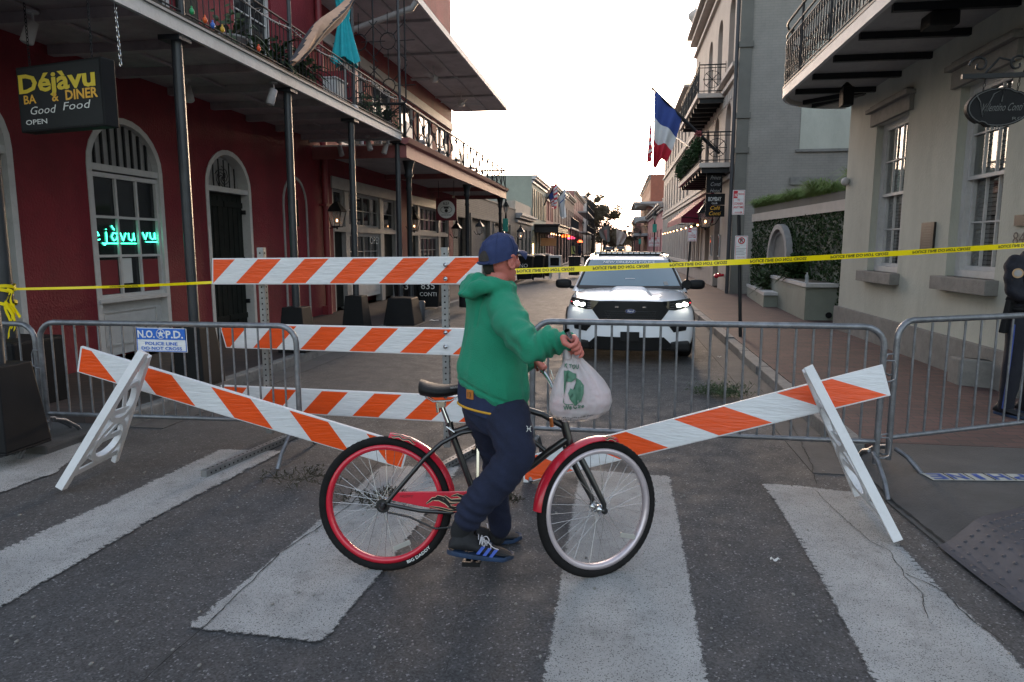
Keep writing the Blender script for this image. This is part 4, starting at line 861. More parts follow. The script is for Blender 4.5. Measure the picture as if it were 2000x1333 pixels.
tree('dark tree low behind the sun glow', (p(1209, 230), 230, 0), 3.0, 3.6, 2400, 9, .35, 'leaf_dark')
# distant parked cars (a few pixels each)
def far_car(label, x, y, mat='black_paint'):
    t = thing('parked_car', label, 'car', (x, y, 0), group='distant parked cars')
    m = MB(); m.prism([(x-.85, y, .3), (x-.85, y, .85), (x-.7, y+1.2, .95), (x-.65, y+1.7, 1.4), (x-.65, y+3.6, 1.4), (x-.8, y+4.3, .9), (x-.8, y+4.4, .3)], (1.7, 0, 0)); m.build('body', M[mat], t, bev=.08)
    m = MB(); m.add([(x-.66, y+1.2, .98), (x+.66, y+1.2, .98), (x+.6, y+1.64, 1.36), (x-.6, y+1.64, 1.36)], [(0, 1, 2, 3)]); m.build('windscreen', M['glass_dark'], t)
    for s_ in (-1, 1): m = MB(); m.sphere((x+s_*.6, y-.01, .7), .1, 8, 6, (1.2, .3, .7)); m.build('headlight', M['lamp_glow'], t)
    for s_ in (-1, 1):
        for yy in (.8, 3.5): m = MB(); m.lathe([(.3, -.1), (.3, .1)], (x+s_*.75, y+yy, .3), ax=(1, 0, 0), n=14); m.build('wheel', M['rubber'], t)
far_car('distant dark car with lights on, left of the street end', -1.6, 120); far_car('distant car near the sun glow at the end of the street', .5, 150, 'far_gray')
# ================================================================== far right
H2 = Fr((3.45, 0, 0), (0, 1, 0), (-1, 0, 0))
house('pink two storey building just beyond the hotel', H2, 56, 84, PX(1275, 400, 3.45).z*.85, 'far_pink', [(3.9, 5.4, 6, 1)], cornice='gray_wood', ground=(6, 1.4, 2.9))
q4 = Fr((3.6, 0, 0), (0, 1, 0), (-1, 0, 0)); zt = 1.58+80/1343*88
QH = house('dark corner building with three tiers of arched galleries', q4, 87, 104, zt-.2, 'far_rose', [(3.6, 4.6, 4, 1.4), (5.3, 6.3, 4, 1.4)], cornice=None, ground=(4, 1.6, 2.9), depth=14)
GG = thing('iron_gallery', 'three tiered grey gallery wrapping the dark corner building', 'gallery', (2.2, 87, 0))
fx = Fr((1.9, 86, 0), (1, 0, 0), (0, -1, 0)); 
for z in (2.75, 4.75): m = MB(); m.fbox(fx, 0, 9, z, z+.32, -16, 0); m.build('gallery_deck', M['gray_wood'], GG)
m = MB(); m.fbox(fx, -.2, 9, zt-.25, zt, -17, .3); m.build('gallery_roof', M['gray_wood'], GG)
for z0, z1 in ((3.07, 4.75), (5.07, zt-.25)):
    m = MB()
    for k in range(3):
        a, b = k*2.6, k*2.6+2.4; m.prism([fx.p(a, z1, -.05)]+[fx.p(x, z, -.05) for x, z in arch(a+.05, b-.05, z1-.65, rise=.5)]+[fx.p(b, z1, -.05)], -fx.n*.1); m.fbox(fx, b, b+.2, z0, z1, -.25, 0)
    m.build('gallery_arches', M['gray_wood'], GG)
    m = MB(); [m.fbox(fx, .1*k, .1*k+.03, z0, z0+.75, -.06, -.03) for k in range(85)]; m.fbox(fx, 0, 8.5, z0+.75, z0+.8, -.08, -.01); m.build('gallery_railing', M['black_iron'], GG)
for k in range(4): m = MB(); m.fbox(fx, k*2.6, k*2.6+.14, 0, 2.75, -.2, -.06); m.build('post', M['black_iron'], GG)
Rb = Fr((4.6, 0, 0), (0, 1, 0), (-1, 0, 0)); zr = PY(1262, 341, 106).z
house('tall orange brick building with dormer windows behind the hotel roofline', Rb, 106, 150, zr, 'orange_brick', [(4, 6, 8, 1.2), (7, 8.8, 8, 1.2), (9.8, 11, 8, 1.2)], depth=14)
house('distant brown building right of the glow', Fr((3.6, 0, 0), (0, 1, 0), (-1, 0, 0)), 150.1, 190, 7.5, 'far_rose', [(4, 6, 8, 1.2)])
# ================================================================== the hotel
def hy(px, py=450): return PX(px, py, XH).y
HZ = 13.5
HT = thing('hotel_building', 'tall pinkish stucco hotel with arched windows, balconies and a plain grey brick side wall', 'building', (XH, 35, 0))
h0, hm, h1 = 22.2, 34.5, 55.5
z1f, z2f = 5.4, 9.6
m = MB()
gr_ops = [(24.6, 25.9, SW, 3.3, 0), (27.2, 28.5, .9, 3.1, 0)]+[(30+i*1.55, 30.85+i*1.55, .9, 3.0, 0) for i in range(16)]
def aro(y0, n, dy, w, zb, zt, rs): return [(y0+i*dy, y0+i*dy+w, zb, zt, rs) for i in range(n)]
f2 = aro(23.1, 3, 2.6, 1.15, 4.1, 6.1, .5); f3 = aro(23.1, 3, 2.6, 1.15, 7.2, 9.4, .5)
wall(m, FH, h0, h1, 0, 3.75, gr_ops, .4)
wall(m, FH, h0, hm, 3.75, 6.8, f2, .4); wall(m, FH, h0, hm, 6.8, 11.1, f3, .4)
wall(m, FH, hm, h1, 3.75, 6.6, aro(36, 9, 2.1, .95, 4.1, 6.0, 0), .4); wall(m, FH, hm, h1, 6.6, 9.1, aro(36, 9, 2.1, .95, 7.0, 8.6, 0), .4)
m.fbox(FH, h0+.01, hm, 0, 11.1, -14, -.4); m.fbox(FH, hm, h1, 0, 9.1, -14, -.4); m.build('wall', M['hotel_stucco'], HT)
for o in f2+f3+aro(36, 9, 2.1, .95, 4.1, 6.0, 0)+aro(36, 9, 2.1, .95, 7.0, 8.6, 0)+gr_ops[1:]: 
    win(HT, FH, o[0], o[1], o[2], o[3]-(o[4]*.0), 2, 4, d=-.2, fm='hotel_trim' if o[3] > 3.2 else 'gray_wood')
m = MB(); m.fbox(FH, 24.62, 25.88, SW, 3.25, -.35, -.25); m.build('door', M['black_paint'], HT)
m = MB()
for z, a, b, d in ((3.62, h0, h1, .1), (3.85, h0, h1, .06), (6.55, h0, h1, .1), (6.9, h0, hm, .16), (10.2, h0, hm, .12), (10.7, h0, hm, .3), (11.0, h0, hm, .45), (8.75, hm, h1, .2), (8.98, hm, h1, .5)): m.fbox(FH, a-.01, b, z, z+.12, .0, d)
for i in range(26): m.fbox(FH, 22.6+i*.42, 22.8+i*.42, 6.12, 6.42, .0, .03)
for s_ in [29.75+1.55*i for i in range(17)]: m.fbox(FH, s_-.12, s_+.12, .85, 3.5, 0, .05)
m.fbox(FH, 29.4, h1, .7, .85, 0, .12); m.build('string_courses', M['hotel_trim'], HT)
m = MB(); m.lathe([(.25, 0), (.12, .1), (.12, .3), (.3, .55), (.32, .75), (.2, .85), (.04, .95), (.04, 1.15)], (XH-.2, 33.4, 11.12), n=12); m.build('roof_urn', M['hotel_trim'], HT)
m = MB(); m.box(XH+.0, XH+16, h0-.35, h0+.01, 0, HZ); m.build('side_wall', M['gray_brick'], HT)
m = MB(); m.box(XH-.02, XH+.32, h0-.42, h0-.352, .1, HZ)
for z in (4.3, 5.3, 7.3, 8.7): m.box(XH-.05, XH+.36, h0-.46, h0-.353, z, z+.16)
m.build('corner_pilaster', M['far_gray'], HT)
m = MB(); m.tube([(XH-.09, h0-.3, .1), (XH-.09, h0-.3, 12)], .055, 10); m.build('downpipe', mk('pipe_gray', (.05, .05, .055), .6), HT)
wy = h0-.35; FS = Fr((0, wy, 0), (1, 0, 0), (0, -1, 0))
m = MB(); a, b = PY(1566, 200, wy), PY(1660, 290, wy); m.fbox(FS, a.x, a.x+2.2, b.z, b.z+3.2, .002, .02); m.build('bricked_up_panel', M['hotel_stucco' if 0 else 'stucco_green'], HT)
m = MB(); m.fbox(FS, a.x-.1, a.x+2.4, b.z-.08, b.z-.001, .002, .06); a = PY(1543, 348, wy); m.fbox(FS, a.x, a.x+3.2, a.z-.2, a.z+.02, .002, .06); m.build('ledge', M['stone'], HT)
# small roof finial on the garden wall side
# hotel balconies (parts of the hotel)
def balcony(y0, y1, z, d, garland=False):
    m = MB(); m.fbox(FH, y0, y1, z-.14, z, .002, d); m.build('balcony_slab', M['hotel_trim'], HT)
    m = MB(); k = 0; y = y0+.1
    while y < y1: m.fbox(FH, y, y+.1, z-.3, z-.142, .002, d-.08); y += .85
    m.each('balcony_bracket', M['black_iron'], HT)
    m = MB(); pts = [FH.p(y0+.04, 0, 0), FH.p(y0+.04, 0, d-.05), FH.p(y1-.04, 0, d-.05), FH.p(y1-.04, 0, 0)]; Z = V((0, 0, 1))
    for a, b in zip(pts, pts[1:]):
        for h in (.08, .82, .92): m.tube([a+Z*(z+h), b+Z*(z+h)], .014 if h < .9 else .022, 5)
        L = (b-a).length; n = max(2, int(L/.16))
        for i in range(n+1):
            q = a.lerp(b, i/n); m.tube([q+Z*z, q+Z*(z+(1.02 if i % 6 == 0 else .9))], .014 if i % 6 == 0 else .008, 4)
        nn = max(1, int(L/1.0))
        for i in range(nn):
            c = a.lerp(b, (i+.5)/nn)+Z*(z+.45); u = (b-a).normalized()
            for k in range(8): an = k*math.pi/4; m.tube([c, c+u*math.cos(an)*.3+Z*math.sin(an)*.3], .012, 4)
            m.tube([c+u*.28*math.cos(t)+Z*.28*math.sin(t) for t in [k*.52 for k in range(12)]], .01, 4, closed=True)
    m.build('balcony_railing', M['black_iron'], HT)
balcony(22.5, 30.2, 4.12, .98, True); balcony(24.6, 31.4, 6.62, .9)
m = MB(); y = 22.6
for k in range(60): leaves(m, FH.p(22.6+7.5*k/60, 4.62+.06*math.sin(k), 1.0), (.13, .14, .36), 60, .09, 300+k)
tag(m.build('garland', M['leaf_dark'], recalc=False), 'thick dark green garland draped along the lower hotel balcony rail', 'garland')
m = MB(); leaves(m, FH.p(22.6, 5.02, 1.02), (.08, .08, .1), 60, .08, 9); tag(m.build('ribbon', M['far_red'], recalc=False), 'red bow at the near end of the balcony garland', 'ribbon')
# awning, wall signs, lamps of the hotel
mk('awning_red', (.2, .012, .04), .8, var=.12, sc=6)
AW = thing('awning', 'maroon sloping awning over the hotel entrance', 'awning', (XH, 28, 2.9))
a0, a1 = 26.2, 33.4; m = MB(); m.add([FH.p(a0, 3.55, .02), FH.p(a1, 3.55, .02), FH.p(a1, 2.62, 1.15), FH.p(a0, 2.62, 1.15), FH.p(a1, 2.4, 1.15), FH.p(a0, 2.4, 1.15)], [(0, 1, 2, 3), (3, 2, 4, 5)]); m.add([FH.p(a0, 3.55, .02), FH.p(a0, 2.62, 1.15), FH.p(a0, 2.4, 1.15), FH.p(a0, 2.4, .02)], [(0, 1, 2, 3)]); m.build('canvas', M['awning_red'], AW, recalc=False)
m = MB(); [m.tube([FH.p(y, 2.62, 1.14), FH.p(y, 2.5, .0)], .02, 5) for y in (a0, (a0+a1)/2, a1)]; m.build('awning_frame', M['black_iron'], AW)
for k in range(10):
    y = 27.2+k*2.3; m = MB(); c = FH.p(y, 2.35, .45); m.sphere(c, .035, 8, 6); m.m = 1; m.tube([c, FH.p(y, 2.5, .02)], .014, 4); m.lathe([(.05, .03), (.015, .07)], c, n=8)
    tag(m.build('wall_lamp', [M['lamp_glow'], M['black_iron']]), 'small glowing globe lamp in the row along the hotel front', 'wall lamp', 'row of globe lamps on the hotel')
LN = thing('gas_lantern', 'large gas lantern with a flame hanging beside the hotel doorway', 'lantern', FH.p(23.6, 2.6, .6))
LN2 = lantern('gas_lantern', 'large gas lantern with a flame hanging beside the hotel doorway', FH.p(24.0, 2.42, .55), 1.45, True, None, (.55, 0, .3)); bpy.data.objects.remove(LN)
BS = thing('blade_sign', 'tall black blade sign in three panels hung under the hotel balcony', 'sign', FH.p(22.7, 3, .5))
fb = Fr((PY(1378, 400, 22.8).x, 22.8, 0), (1, 0, 0), (0, -1, 0)); 
zz = [PY(1378, v, 22.8).z for v in (336, 377, 379, 401, 402, 424)]; w_ = PY(1410, 380, 22.8).x-fb.o.x
for k in range(3):
    m = MB(); m.fbox(fb, 0, w_ if k == 0 else w_+.1, zz[2*k+1], zz[2*k], -.05, 0); bdd = m.build('sign_panel', M['black_paint'], BS)
m = MB(); tx(m, fb, 'BOMBAY', .08, zz[3]+.12, .13, w_*.8, d=.004); tx(m, fb, 'CLUB', w_*.38, zz[3]+.03, .05, d=.004); m.build('lettering', M['white_letter'], BS, recalc=False)
m = MB(); tx(m, fb, 'Café', .13, zz[5]+.22, .12, w_*.62, d=.004, sh=.3); tx(m, fb, 'Conti', .1, zz[5]+.05, .12, w_*.72, d=.004, sh=.3); m.build('lettering', M['amber_letter'], BS, recalc=False)
m = MB(); tx(m, fb, 'Prince', .12, zz[0]-.24, .12, w_*.6, d=.004, sh=.3); tx(m, fb, 'Conti', .12, zz[0]-.44, .12, w_*.6, d=.004, sh=.3); tx(m, fb, 'Hotel', .12, zz[0]-.64, .12, w_*.6, d=.004, sh=.3); m.build('lettering', M['gray_wood'], BS, recalc=False)
for k, (y, z0, z1) in enumerate(((26.25, 1.2, 1.95), (24.25, 1.2, 1.95))):
    m = MB(); m.fbox(FH, y, y+.26, z0, z1, .01, .05); m.m = 1; m.fbox(FH, y+.04, y+.22, z0+.05, z1-.05, .051, .055); tag(m.build('menu_case', [M['white_wood'], M['glass_dark']]), ['framed menu case left of the dark hotel doorway', 'framed menu case right of the dark hotel doorway'][k], 'menu case', 'menu cases by the hotel door')
m = MB(); c = FH.p(23.2, .62, .1); m.lathe([(.04, -.1), (.05, .1), (.08, .11), (.08, .18), (.0001, .24)], c, ax=(-1, -.3, -.1), n=10); m.lathe([(.06, -.1), (.06, .1)], c+V((-.05, 0, .02)), ax=(0, 1, 0), n=10); tag(m.build('fire_inlet', M['bike_red']), 'red fire brigade inlet low on the hotel wall', 'fire inlet')
# flags over the street
mk('flag_blue', (.03, .06, .24), .8, var=.1, sc=6); mk('flag_red', (.5, .02, .04), .8, var=.1, sc=6); mk('flag_white', (.6, .6, .6), .8, var=.05, sc=6)
def flag(label, base, tip, drop, wid, colours, seed, grp=None, mats=('flag_blue', 'flag_white', 'flag_red')):
    """pole from base to tip, cloth hanging from the tip end; colours(u,v)->index"""
    base, tip = V(base), V(tip); t = thing('flag', label, 'flag', base, group=grp)
    m = MB(); m.tube([base, tip], [.05, .03], 6); m.sphere(tip, .05, 8, 6); m.build('flagpole', M['black_iron'], t)
    m = MB(); d = (base-tip).normalized(); n = d.cross(V((0, 0, 1))).normalized(); nu, nv = 24, 20
    def f(u, v):
        p = tip+d*(.08+wid*u); hang = drop*(v*(1.0-.25*u*v)); shift = -d*wid*.5*u*v
        return p+shift-V((0, 0, hang))+n*(.13*math.sin(u*11+v*2.5+seed)*(.3+v))-V((0, 0, .1*math.sin(u*7+seed)*v))
    for j in range(nv):
        for i in range(nu):
            m.m = colours((i+.5)/nu, (j+.5)/nv); m.add([f(i/nu, j/nv), f((i+1)/nu, j/nv), f((i+1)/nu, (j+1)/nv), f(i/nu, (j+1)/nv)], [(0, 1, 2, 3)], True)
    m.build('flag_cloth', [M[k] for k in mats], t, recalc=False, weld=True); return t
FG = 'flags on the hotel balcony'
yb = 22.9
def tri(u, v): return 0 if v < .34 else (1 if v < .64 else 2)
flag('blue white and red tricolour hanging from the hotel balcony pole', PY(1405, 300, yb), PY(1275, 174, yb), 2.3, 1.2, tri, 0, FG)
flag('second tricolour half hidden behind the first on the hotel poles', PY(1400, 296, yb+.5), PY(1281, 186, yb+.5), 1.9, .8, tri, 2, FG)
flag('red striped flag behind the tricolours on the farther hotel pole', PX(1363, 298, 2.9), PX(1270, 233, 1.9), 2.9, .9, lambda u, v: 0 if (u < .45 and v < .4) else (2 if int(v*9) % 2 == 0 else 1), 4, FG)
FG2 = 'flags over the far left canopy'
flag('striped red and white flag above the far left canopy', PY(1062, 402, 57), PY(1088, 354, 55), 2.0, 1.7, lambda u, v: 0 if (u > .6 and v < .4) else (2 if int(v*11) % 2 == 0 else 1), 1, FG2)
flag('white flag with a blue band beside the striped flag', PY(1080, 404, 61), PY(1106, 364, 59), 2.6, 1.9, lambda u, v: 0 if .25 < v < .32 else 1, 3, FG2)
flag('grey banner with a pale letter over the far left gallery', PY(1155, 458, 100), PY(1192, 436, 98), 2.6, 2.2, lambda u, v: 1 if (.3 < u < .6 and .2 < v < .9) else 0, 5, 'banners over the far street', ('far_gray', 'far_rose'))
flag('pale banner hanging against the sun glow', PY(1248, 470, 112), PY(1203, 446, 110), 2.6, 2.2, lambda u, v: 1, 7, 'banners over the far street', ('far_gray', 'hotel_trim'))
# ================================================================== the right stucco house
HR = thing('stucco_house', 'grey green stucco corner house with tall sash windows and a curved iron balcony', 'building', (XR, 9, 0))
w1 = (10.45, 11.65, 1.19, 3.4, 0); w2 = (7.9, 9.0, 1.22, 3.4, 0)
m = MB(); wall(m, FR, 6.9, 12.95, 0, 3.98, [w2, w1], .38); wall(m, FR, 6.9, 12.95, 3.98, 9, [(7.8, 9, 4.1, 6.6, 0), (10.4, 11.6, 4.1, 6.6, 0)], .38); m.box(XR+.38, 14, 6.9, 12.95, 0, 9)
m.prism([(XR, 6.9, 0), (XR+1.1, 5.9, 0), (14, 5.9, 0), (14, 6.9, 0)], (0, 0, 9)); m.build('wall', M['stucco_green'], HR)
m = MB(); m.fbox(FR, 7.15, 12.97, 0, .52, .002, .07); m.build('plinth', M['stone'], HR)
m = MB(); P = [G(*p_, SW) for p_ in ((1848, 742), (1985, 752), (2060, 750))]; 
m.prism([(P[0].x-.02, P[0].y-.3, 0), (P[0].x-.02, P[0].y-.05, 0), (XR+.05, 7.5, 0), (XR+1.3, 6.6, 0), (XR+1.3, 6.1, 0), (P[1].x+.1, P[1].y-.5, 0)], (0, 0, .4)); m.build('door_step', M['stone'], HR, bev=.02)
for w in (w1, w2):
    m = MB(); m.fbox(FR, w[0]-.1, w[1]+.1, w[2]-.16, w[2], -.2, .13); m.build('window_sill', M['stone'], HR, bev=.008); m = MB()
    m.fbox(FR, w[0]-.14, w[1]+.14, w[3]+.0, w[3]+.2, .002, .06); m.fbox(FR, w[0]-.18, w[1]+.18, w[3]+.2, w[3]+.26, .002, .13); m.fbox(FR, w[0]-.1, w[1]+.1, w[3]+.26, w[3]+.3, .002, .09); m.build('window_lintel', M['stone'], HR, bev=.008)
for w in (w1, w2):
    m = MB(); m.fbox(FR, w[0], w[0]+.1, w[2], w[3], -.3, -.1); m.fbox(FR, w[1]-.1, w[1], w[2], w[3], -.3, -.1); m.fbox(FR, w[0]+.1, w[1]-.1, w[3]-.06, w[3], -.3, -.1); m.fbox(FR, w[0]+.1, w[1]-.1, w[2], w[2]+.08, -.3, -.08); m.build('window_surround', M['white_wood'], HR)
    mz = (w[2]+w[3])/2+.05
    win(HR, FR, w[0]+.1, w[1]-.1, w[2]+.08, mz+.03, 3, 2, d=-.16, fw=.045, mw=.018, gm='glass_mirror', fm='white_wood'); win(HR, FR, w[0]+.1, w[1]-.1, mz-.03, w[3]-.06, 3, 2, d=-.11, fw=.04, mw=.018, gm='glass_mirror', fm='white_wood')
    m = MB(); z = w[2]+.1
    while z < w[3]-.2: m.box(XR+.24, XR+.27, w[0]+.1, w[1]-.1, z, z+.004); m.obox((XR+.255, (w[0]+w[1])/2, z+.02), (.012, 0, .02), (0, (w[1]-w[0])/2-.1, 0), (.001, 0, -.0005)); z += .05
    m.build('blind', M['gray_wood'], HR)
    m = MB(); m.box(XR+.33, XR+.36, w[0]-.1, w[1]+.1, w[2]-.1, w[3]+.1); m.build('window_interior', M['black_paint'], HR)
# curved balcony
BX, BZ = 2.62, 3.99
yc = PX(1540, 172, BX).y; R_ = XR-BX
out = [(BX, 1.0)]+[(XR-R_*math.cos(t), yc+.15+R_*.95*math.sin(t)) for t in [k*math.pi/2/14 for k in range(15)]]
def slab(mb, off, z0, z1):
    P = [V((x-off if i == 0 else XR-(R_+off)*math.cos((i-1)*math.pi/2/14), y if i == 0 else yc+.15+(R_*.95+off)*math.sin((i-1)*math.pi/2/14), z0)) for i, (x, y) in enumerate(out)]
    mb.prism(P+[V((XR+.01, 1.0, z0))], (0, 0, z1-z0)); return P
m = MB(); slab(m, -.05, BZ+.03, BZ+.09); m.build('balcony_floor', M['gray_wood'], HR)
m = MB(); P = slab(MB(), 0, 0, 1)
for a, b in zip(out, out[1:]): m.beam((a[0], a[1], BZ+.04), (b[0], b[1], BZ+.04), .05, .14)
m.build('balcony_fascia', M['white_wood'], HR)
m = MB(); slab(m, .03, BZ+.115, BZ+.14); m.build('balcony_edge', M['black_iron'], HR)
m = MB(); y = 2.0
while y < yc+.2: m.box(BX+.1, XR-.0, y, y+.07, BZ-.05, BZ+.028); y += .98
m.beam((XR-.1, yc+.1, BZ-.01), (BX+.45, yc+.85, BZ-.01), .07, .07); m.beam((XR-.1, yc+.2, BZ-.01), (XR-.6, yc+1.15, BZ-.01), .07, .07); m.each('balcony_joist', M['black_iron'], HR)
m = MB(); pts = []
for a, b in zip(out, out[1:]):
    a, b = V((*a, 0)), V((*b, 0)); k = max(1, int((b-a).length/.12)); pts += [a.lerp(b, i/k) for i in range(k)]
pts.append(V((*out[-1], 0))); Z = V((0, 0, 1)); zb = BZ+.14
for h, r in ((.06, .01), (.7, .01), (.8, .016), (.98, .02)): m.tube([p_+Z*(zb+h) for p_ in pts], r, 5)
for i, p_ in enumerate(pts):
    if p_.y < 3: continue
    m.tube([p_+Z*(zb+.06), p_+Z*(zb+.16), p_+Z*(zb+.2), p_+Z*(zb+.34), p_+Z*(zb+.38), p_+Z*(zb+.42), p_+Z*(zb+.56), p_+Z*(zb+.6), p_+Z*(zb+.7)], [.008, .008, .018, .008, .018, .008, .008, .018, .008], 5)
    if i % 2 and i+1 < len(pts): 
        u = (pts[i+1]-p_).normalized()
        for h in (.14, .38, .62): m.tube([p_+u*.06+u*.035*math.cos(t)+Z*(zb+h+.035*math.sin(t)) for t in [k*1.05 for k in range(6)]], .005, 4, closed=True)
    if i % 12 == 0: m.tube([p_+Z*zb, p_+Z*(zb+1.0)], .018, 6); m.sphere(p_+Z*(zb+1.02), .03, 8, 6)
m.build('balcony_railing', M['black_iron'], HR)
p = PX(1657, 125, 3.3); m = MB(); m.box(p.x-.07, p.x+.08, p.y-.1, p.y+.1, BZ-.36, BZ-.1); m.lathe([(.08, 0), (.02, .06)], (p.x, p.y, BZ-.08), n=8); tag(m.build('speaker', M['black_paint'], bev=.015), 'black box speaker hanging under the curved end of the balcony', 'speaker')
p = PX(1835, 15, 3.2); m = MB(); m.box(p.x-.12, p.x+.16, p.y-.12, p.y+.14, BZ-.2, BZ-.06); tag(m.build('floodlight', M['black_paint'], bev=.02), 'black box fitting under the balcony by the top edge of the picture', 'floodlight')
# oval bar sign on scrolled bracket
so_y = 6.1; a = PY(1888, 212, so_y); b = PY(2016, 205, so_y); top, bot = PY(1950, 171, so_y).z, PY(1945, 248, so_y).z
cx, cz = (a.x+b.x)/2, (top+bot)/2; rx, rz = (b.x-a.x)/2, (top-bot)/2
OS = thing('hanging_sign', 'dark oval sign with thin script lettering hung from a scrolled bracket', 'sign', (cx, so_y, cz))
fo = Fr((cx, so_y, 0), (1, 0, 0), (0, -1, 0))
def oval(k):
    o = []
    for i in range(56):
        t = i/56*2*math.pi; r = 1+.0*math.cos(2*t); x, z = rx*k*math.cos(t)*r, rz*k*math.sin(t)*r
        if .95 < t < 1.15: z *= .93; 
        if 4.05 < t < 4.3: z *= .9
        o.append((x, cz+z))
    return o
m = MB(); m.prism([fo.p(x, z, 0) for x, z in oval(1)], (0, .05, 0)); m.build('sign_board', M['black_paint'], OS)
m = MB(); m.tube([fo.p(x, z, .004) for x, z in oval(.93)], .004, 4, closed=True); tx(m, fo, 'Valentino Conti', -.02, cz-.03, .06, rx*1.25, d=.004, al=.4, sh=.35); tx(m, fo, 'ROUGE', .1, cz-.1, .022, .2, d=.004); tx(m, fo, 'BAR', 0, cz-.17, .028, .1, d=.004, al=.5)
m.tube([fo.p(-rx*.75, cz+.1, .006), fo.p(-rx*.6, cz+.04, .006), fo.p(-rx*.5, cz-.07, .006), fo.p(-rx*.2, cz+.1, .006), fo.p(rx*.1, cz+.14, .006), fo.p(rx*.05, cz+.04, .006)], .004, 4)
m.build('lettering', mk('sign_gray', (.1, .1, .095), .5), OS, recalc=False)
m = MB(); zb2 = PY(1880, 155, so_y).z; x0 = PY(1878, 155, so_y).x; m.box(x0, 4.6, so_y-.015, so_y+.015, zb2, zb2+.035)
for k in range(5):
    c = V((x0+.12+k*.27, so_y, zb2+.1)); s_ = 1 if k % 2 else -1
    m.tube([c+V((s_*(.075-.005*i)*math.cos(i*.55), 0, (.075-.005*i)*math.sin(i*.55))) for i in range(13)], .009, 5)
    if k < 4: m.tube([c+V((.05, 0, -.06)), c+V((.14, 0, .05)), c+V((.25, 0, .02))], .009, 5)
for x in (cx-rx*.5, cx+rx*.55): chain(m, (x, so_y+.02, cz+rz*.8), (x, so_y, zb2), .011, .003)
m.build('bracket', M['black_iron'], OS)
# plaques and number
pl = (sum(PX(*q_, XR).y for q_ in ((1803, 487), (1800, 437)))/2, PX(1832, 440, XR).y)
m = MB(); m.fbox(FR, 9.34, 9.7, 1.52, 1.87, .002, .03); m.m = 1
for i in range(9): m.fbox(FR, 9.39, 9.65-.03*(i % 3), 1.56+i*.033, 1.57+i*.033, .031, .034)
m.m = 0; tag(m.build('bronze_plaque', [mk('bronze', (.03, .028, .026), .4, .5), M['slate_post']]), 'dark bronze plaque of raised text on the stucco wall between the two windows', 'plaque')
m = MB(); a, b = PX(2000, 420, XR), PX(1986, 442, XR); m.fbox(FR, b.y-.3, b.y, b.z, a.z, .002, .03); tag(m.build('bronze_plaque', MT['bronze']), 'small dark plaque above the house number at the right edge', 'plaque')
m = MB(); a = PX(1981, 479, XR); m.text('841', FR.p(a.y, a.z, .02), (0, -1, 0), V((0, 0, 1)), .13, 0, .28); tag(m.build('house_number', M['black_letter'], recalc=False), 'black house number beside the near window at the right edge', 'house number')
m = MB(); p = PX(1651, 355, XR-.05); m.sphere(p, .07, 10, 8, (1, 1.3, 1)); tag(m.build('security_camera', M['white_wood']), 'small white security camera at the far corner of the stucco house', 'camera')
# ================================================================== garden wall with ivy, planters
iv0, iv1 = V((3.95, 13.0, 0)), V((4.02, 21.8, 0))
a = PX(1648, 402, 4.25); b = PY(1472, 443, 20.5); iu = V((b.x-4.35, 20.5-13.3, 0)).normalized(); FI = Fr((4.35, 13.3, 0), iu, V((-iu.y, iu.x, 0)))
L_ = (20.5-13.3)/iu.y
zI = [PN(px, py, FI.o, FI.n).z for px, py in ((1560, 423), (1560, 405), (1560, 388))]
print('ivy', a, b, zI, L_)
IW = thing('garden_wall', 'ivy covered garden wall with a pale capping and an arched niche', 'wall', FI.p(L_/2, 0))
m = MB(); m.fbox(FI, -.3, L_, 0, zI[0], -.4, 0); m.build('wall', M['sage_paint'], IW)
m = MB(); m.fbox(FI, -.3, L_, zI[0], zI[1], -.4, .06); m.build('capping', M['hotel_trim'], IW)
m = MB(); m.fbox(FI, -.3, L_, zI[1], zI[2], -.35, .0); m.build('planter_trough', M['far_gray'], IW)
m = MB(); q = random.Random(5)
for i in range(9000):
    s_, z, d = q.uniform(-.25, L_-.05), q.uniform(.3, zI[0]), q.uniform(.0, .07); c = FI.p(s_, z, d+.03*NZ.noise(V((s_*3, z*3, 0)))); n_ = (FI.n+V((q.uniform(-.7, .7), q.uniform(-.7, .7), q.uniform(-.5, .9)))).normalized()
    a = n_.orthogonal().normalized(); b = n_.cross(a); k = q.uniform(.022, .045); m.add([c-a*k, c-b*k*.7, c+a*k*1.2, c+b*k*.7], [(0, 1, 2, 3)])
m.build('ivy', M['leaf_dark'], IW, recalc=False)
m = MB()
for i in range(6500):
    s_ = q.uniform(-.2, L_+.1); c = FI.p(s_, zI[2]-.03, q.uniform(-.3, .02)); d = V((q.uniform(-.6, .6), q.uniform(-.6, .6), 1)).normalized(); k = q.uniform(.12, .42)*(1+1.6*NZ.noise(V((s_*1.4, 0, 0)))); w = FI.u*.008
    e = c+d*k*.8+(FI.n*q.uniform(0, .9)+FI.u*q.uniform(-.5, .5))*k-V((0, 0, k*.5)); mid = (c+e)/2+V((0, 0, k*.42)); m.add([c-w, c+w, mid+w, mid-w], [(0, 1, 2, 3)]); m.add([mid-w, mid+w, e], [(0, 1, 2)])
tag(m.build('trough_grass', M['grass'], recalc=False), 'bright green feathery grass spilling over the top of the ivy wall', 'grass', kind='stuff')
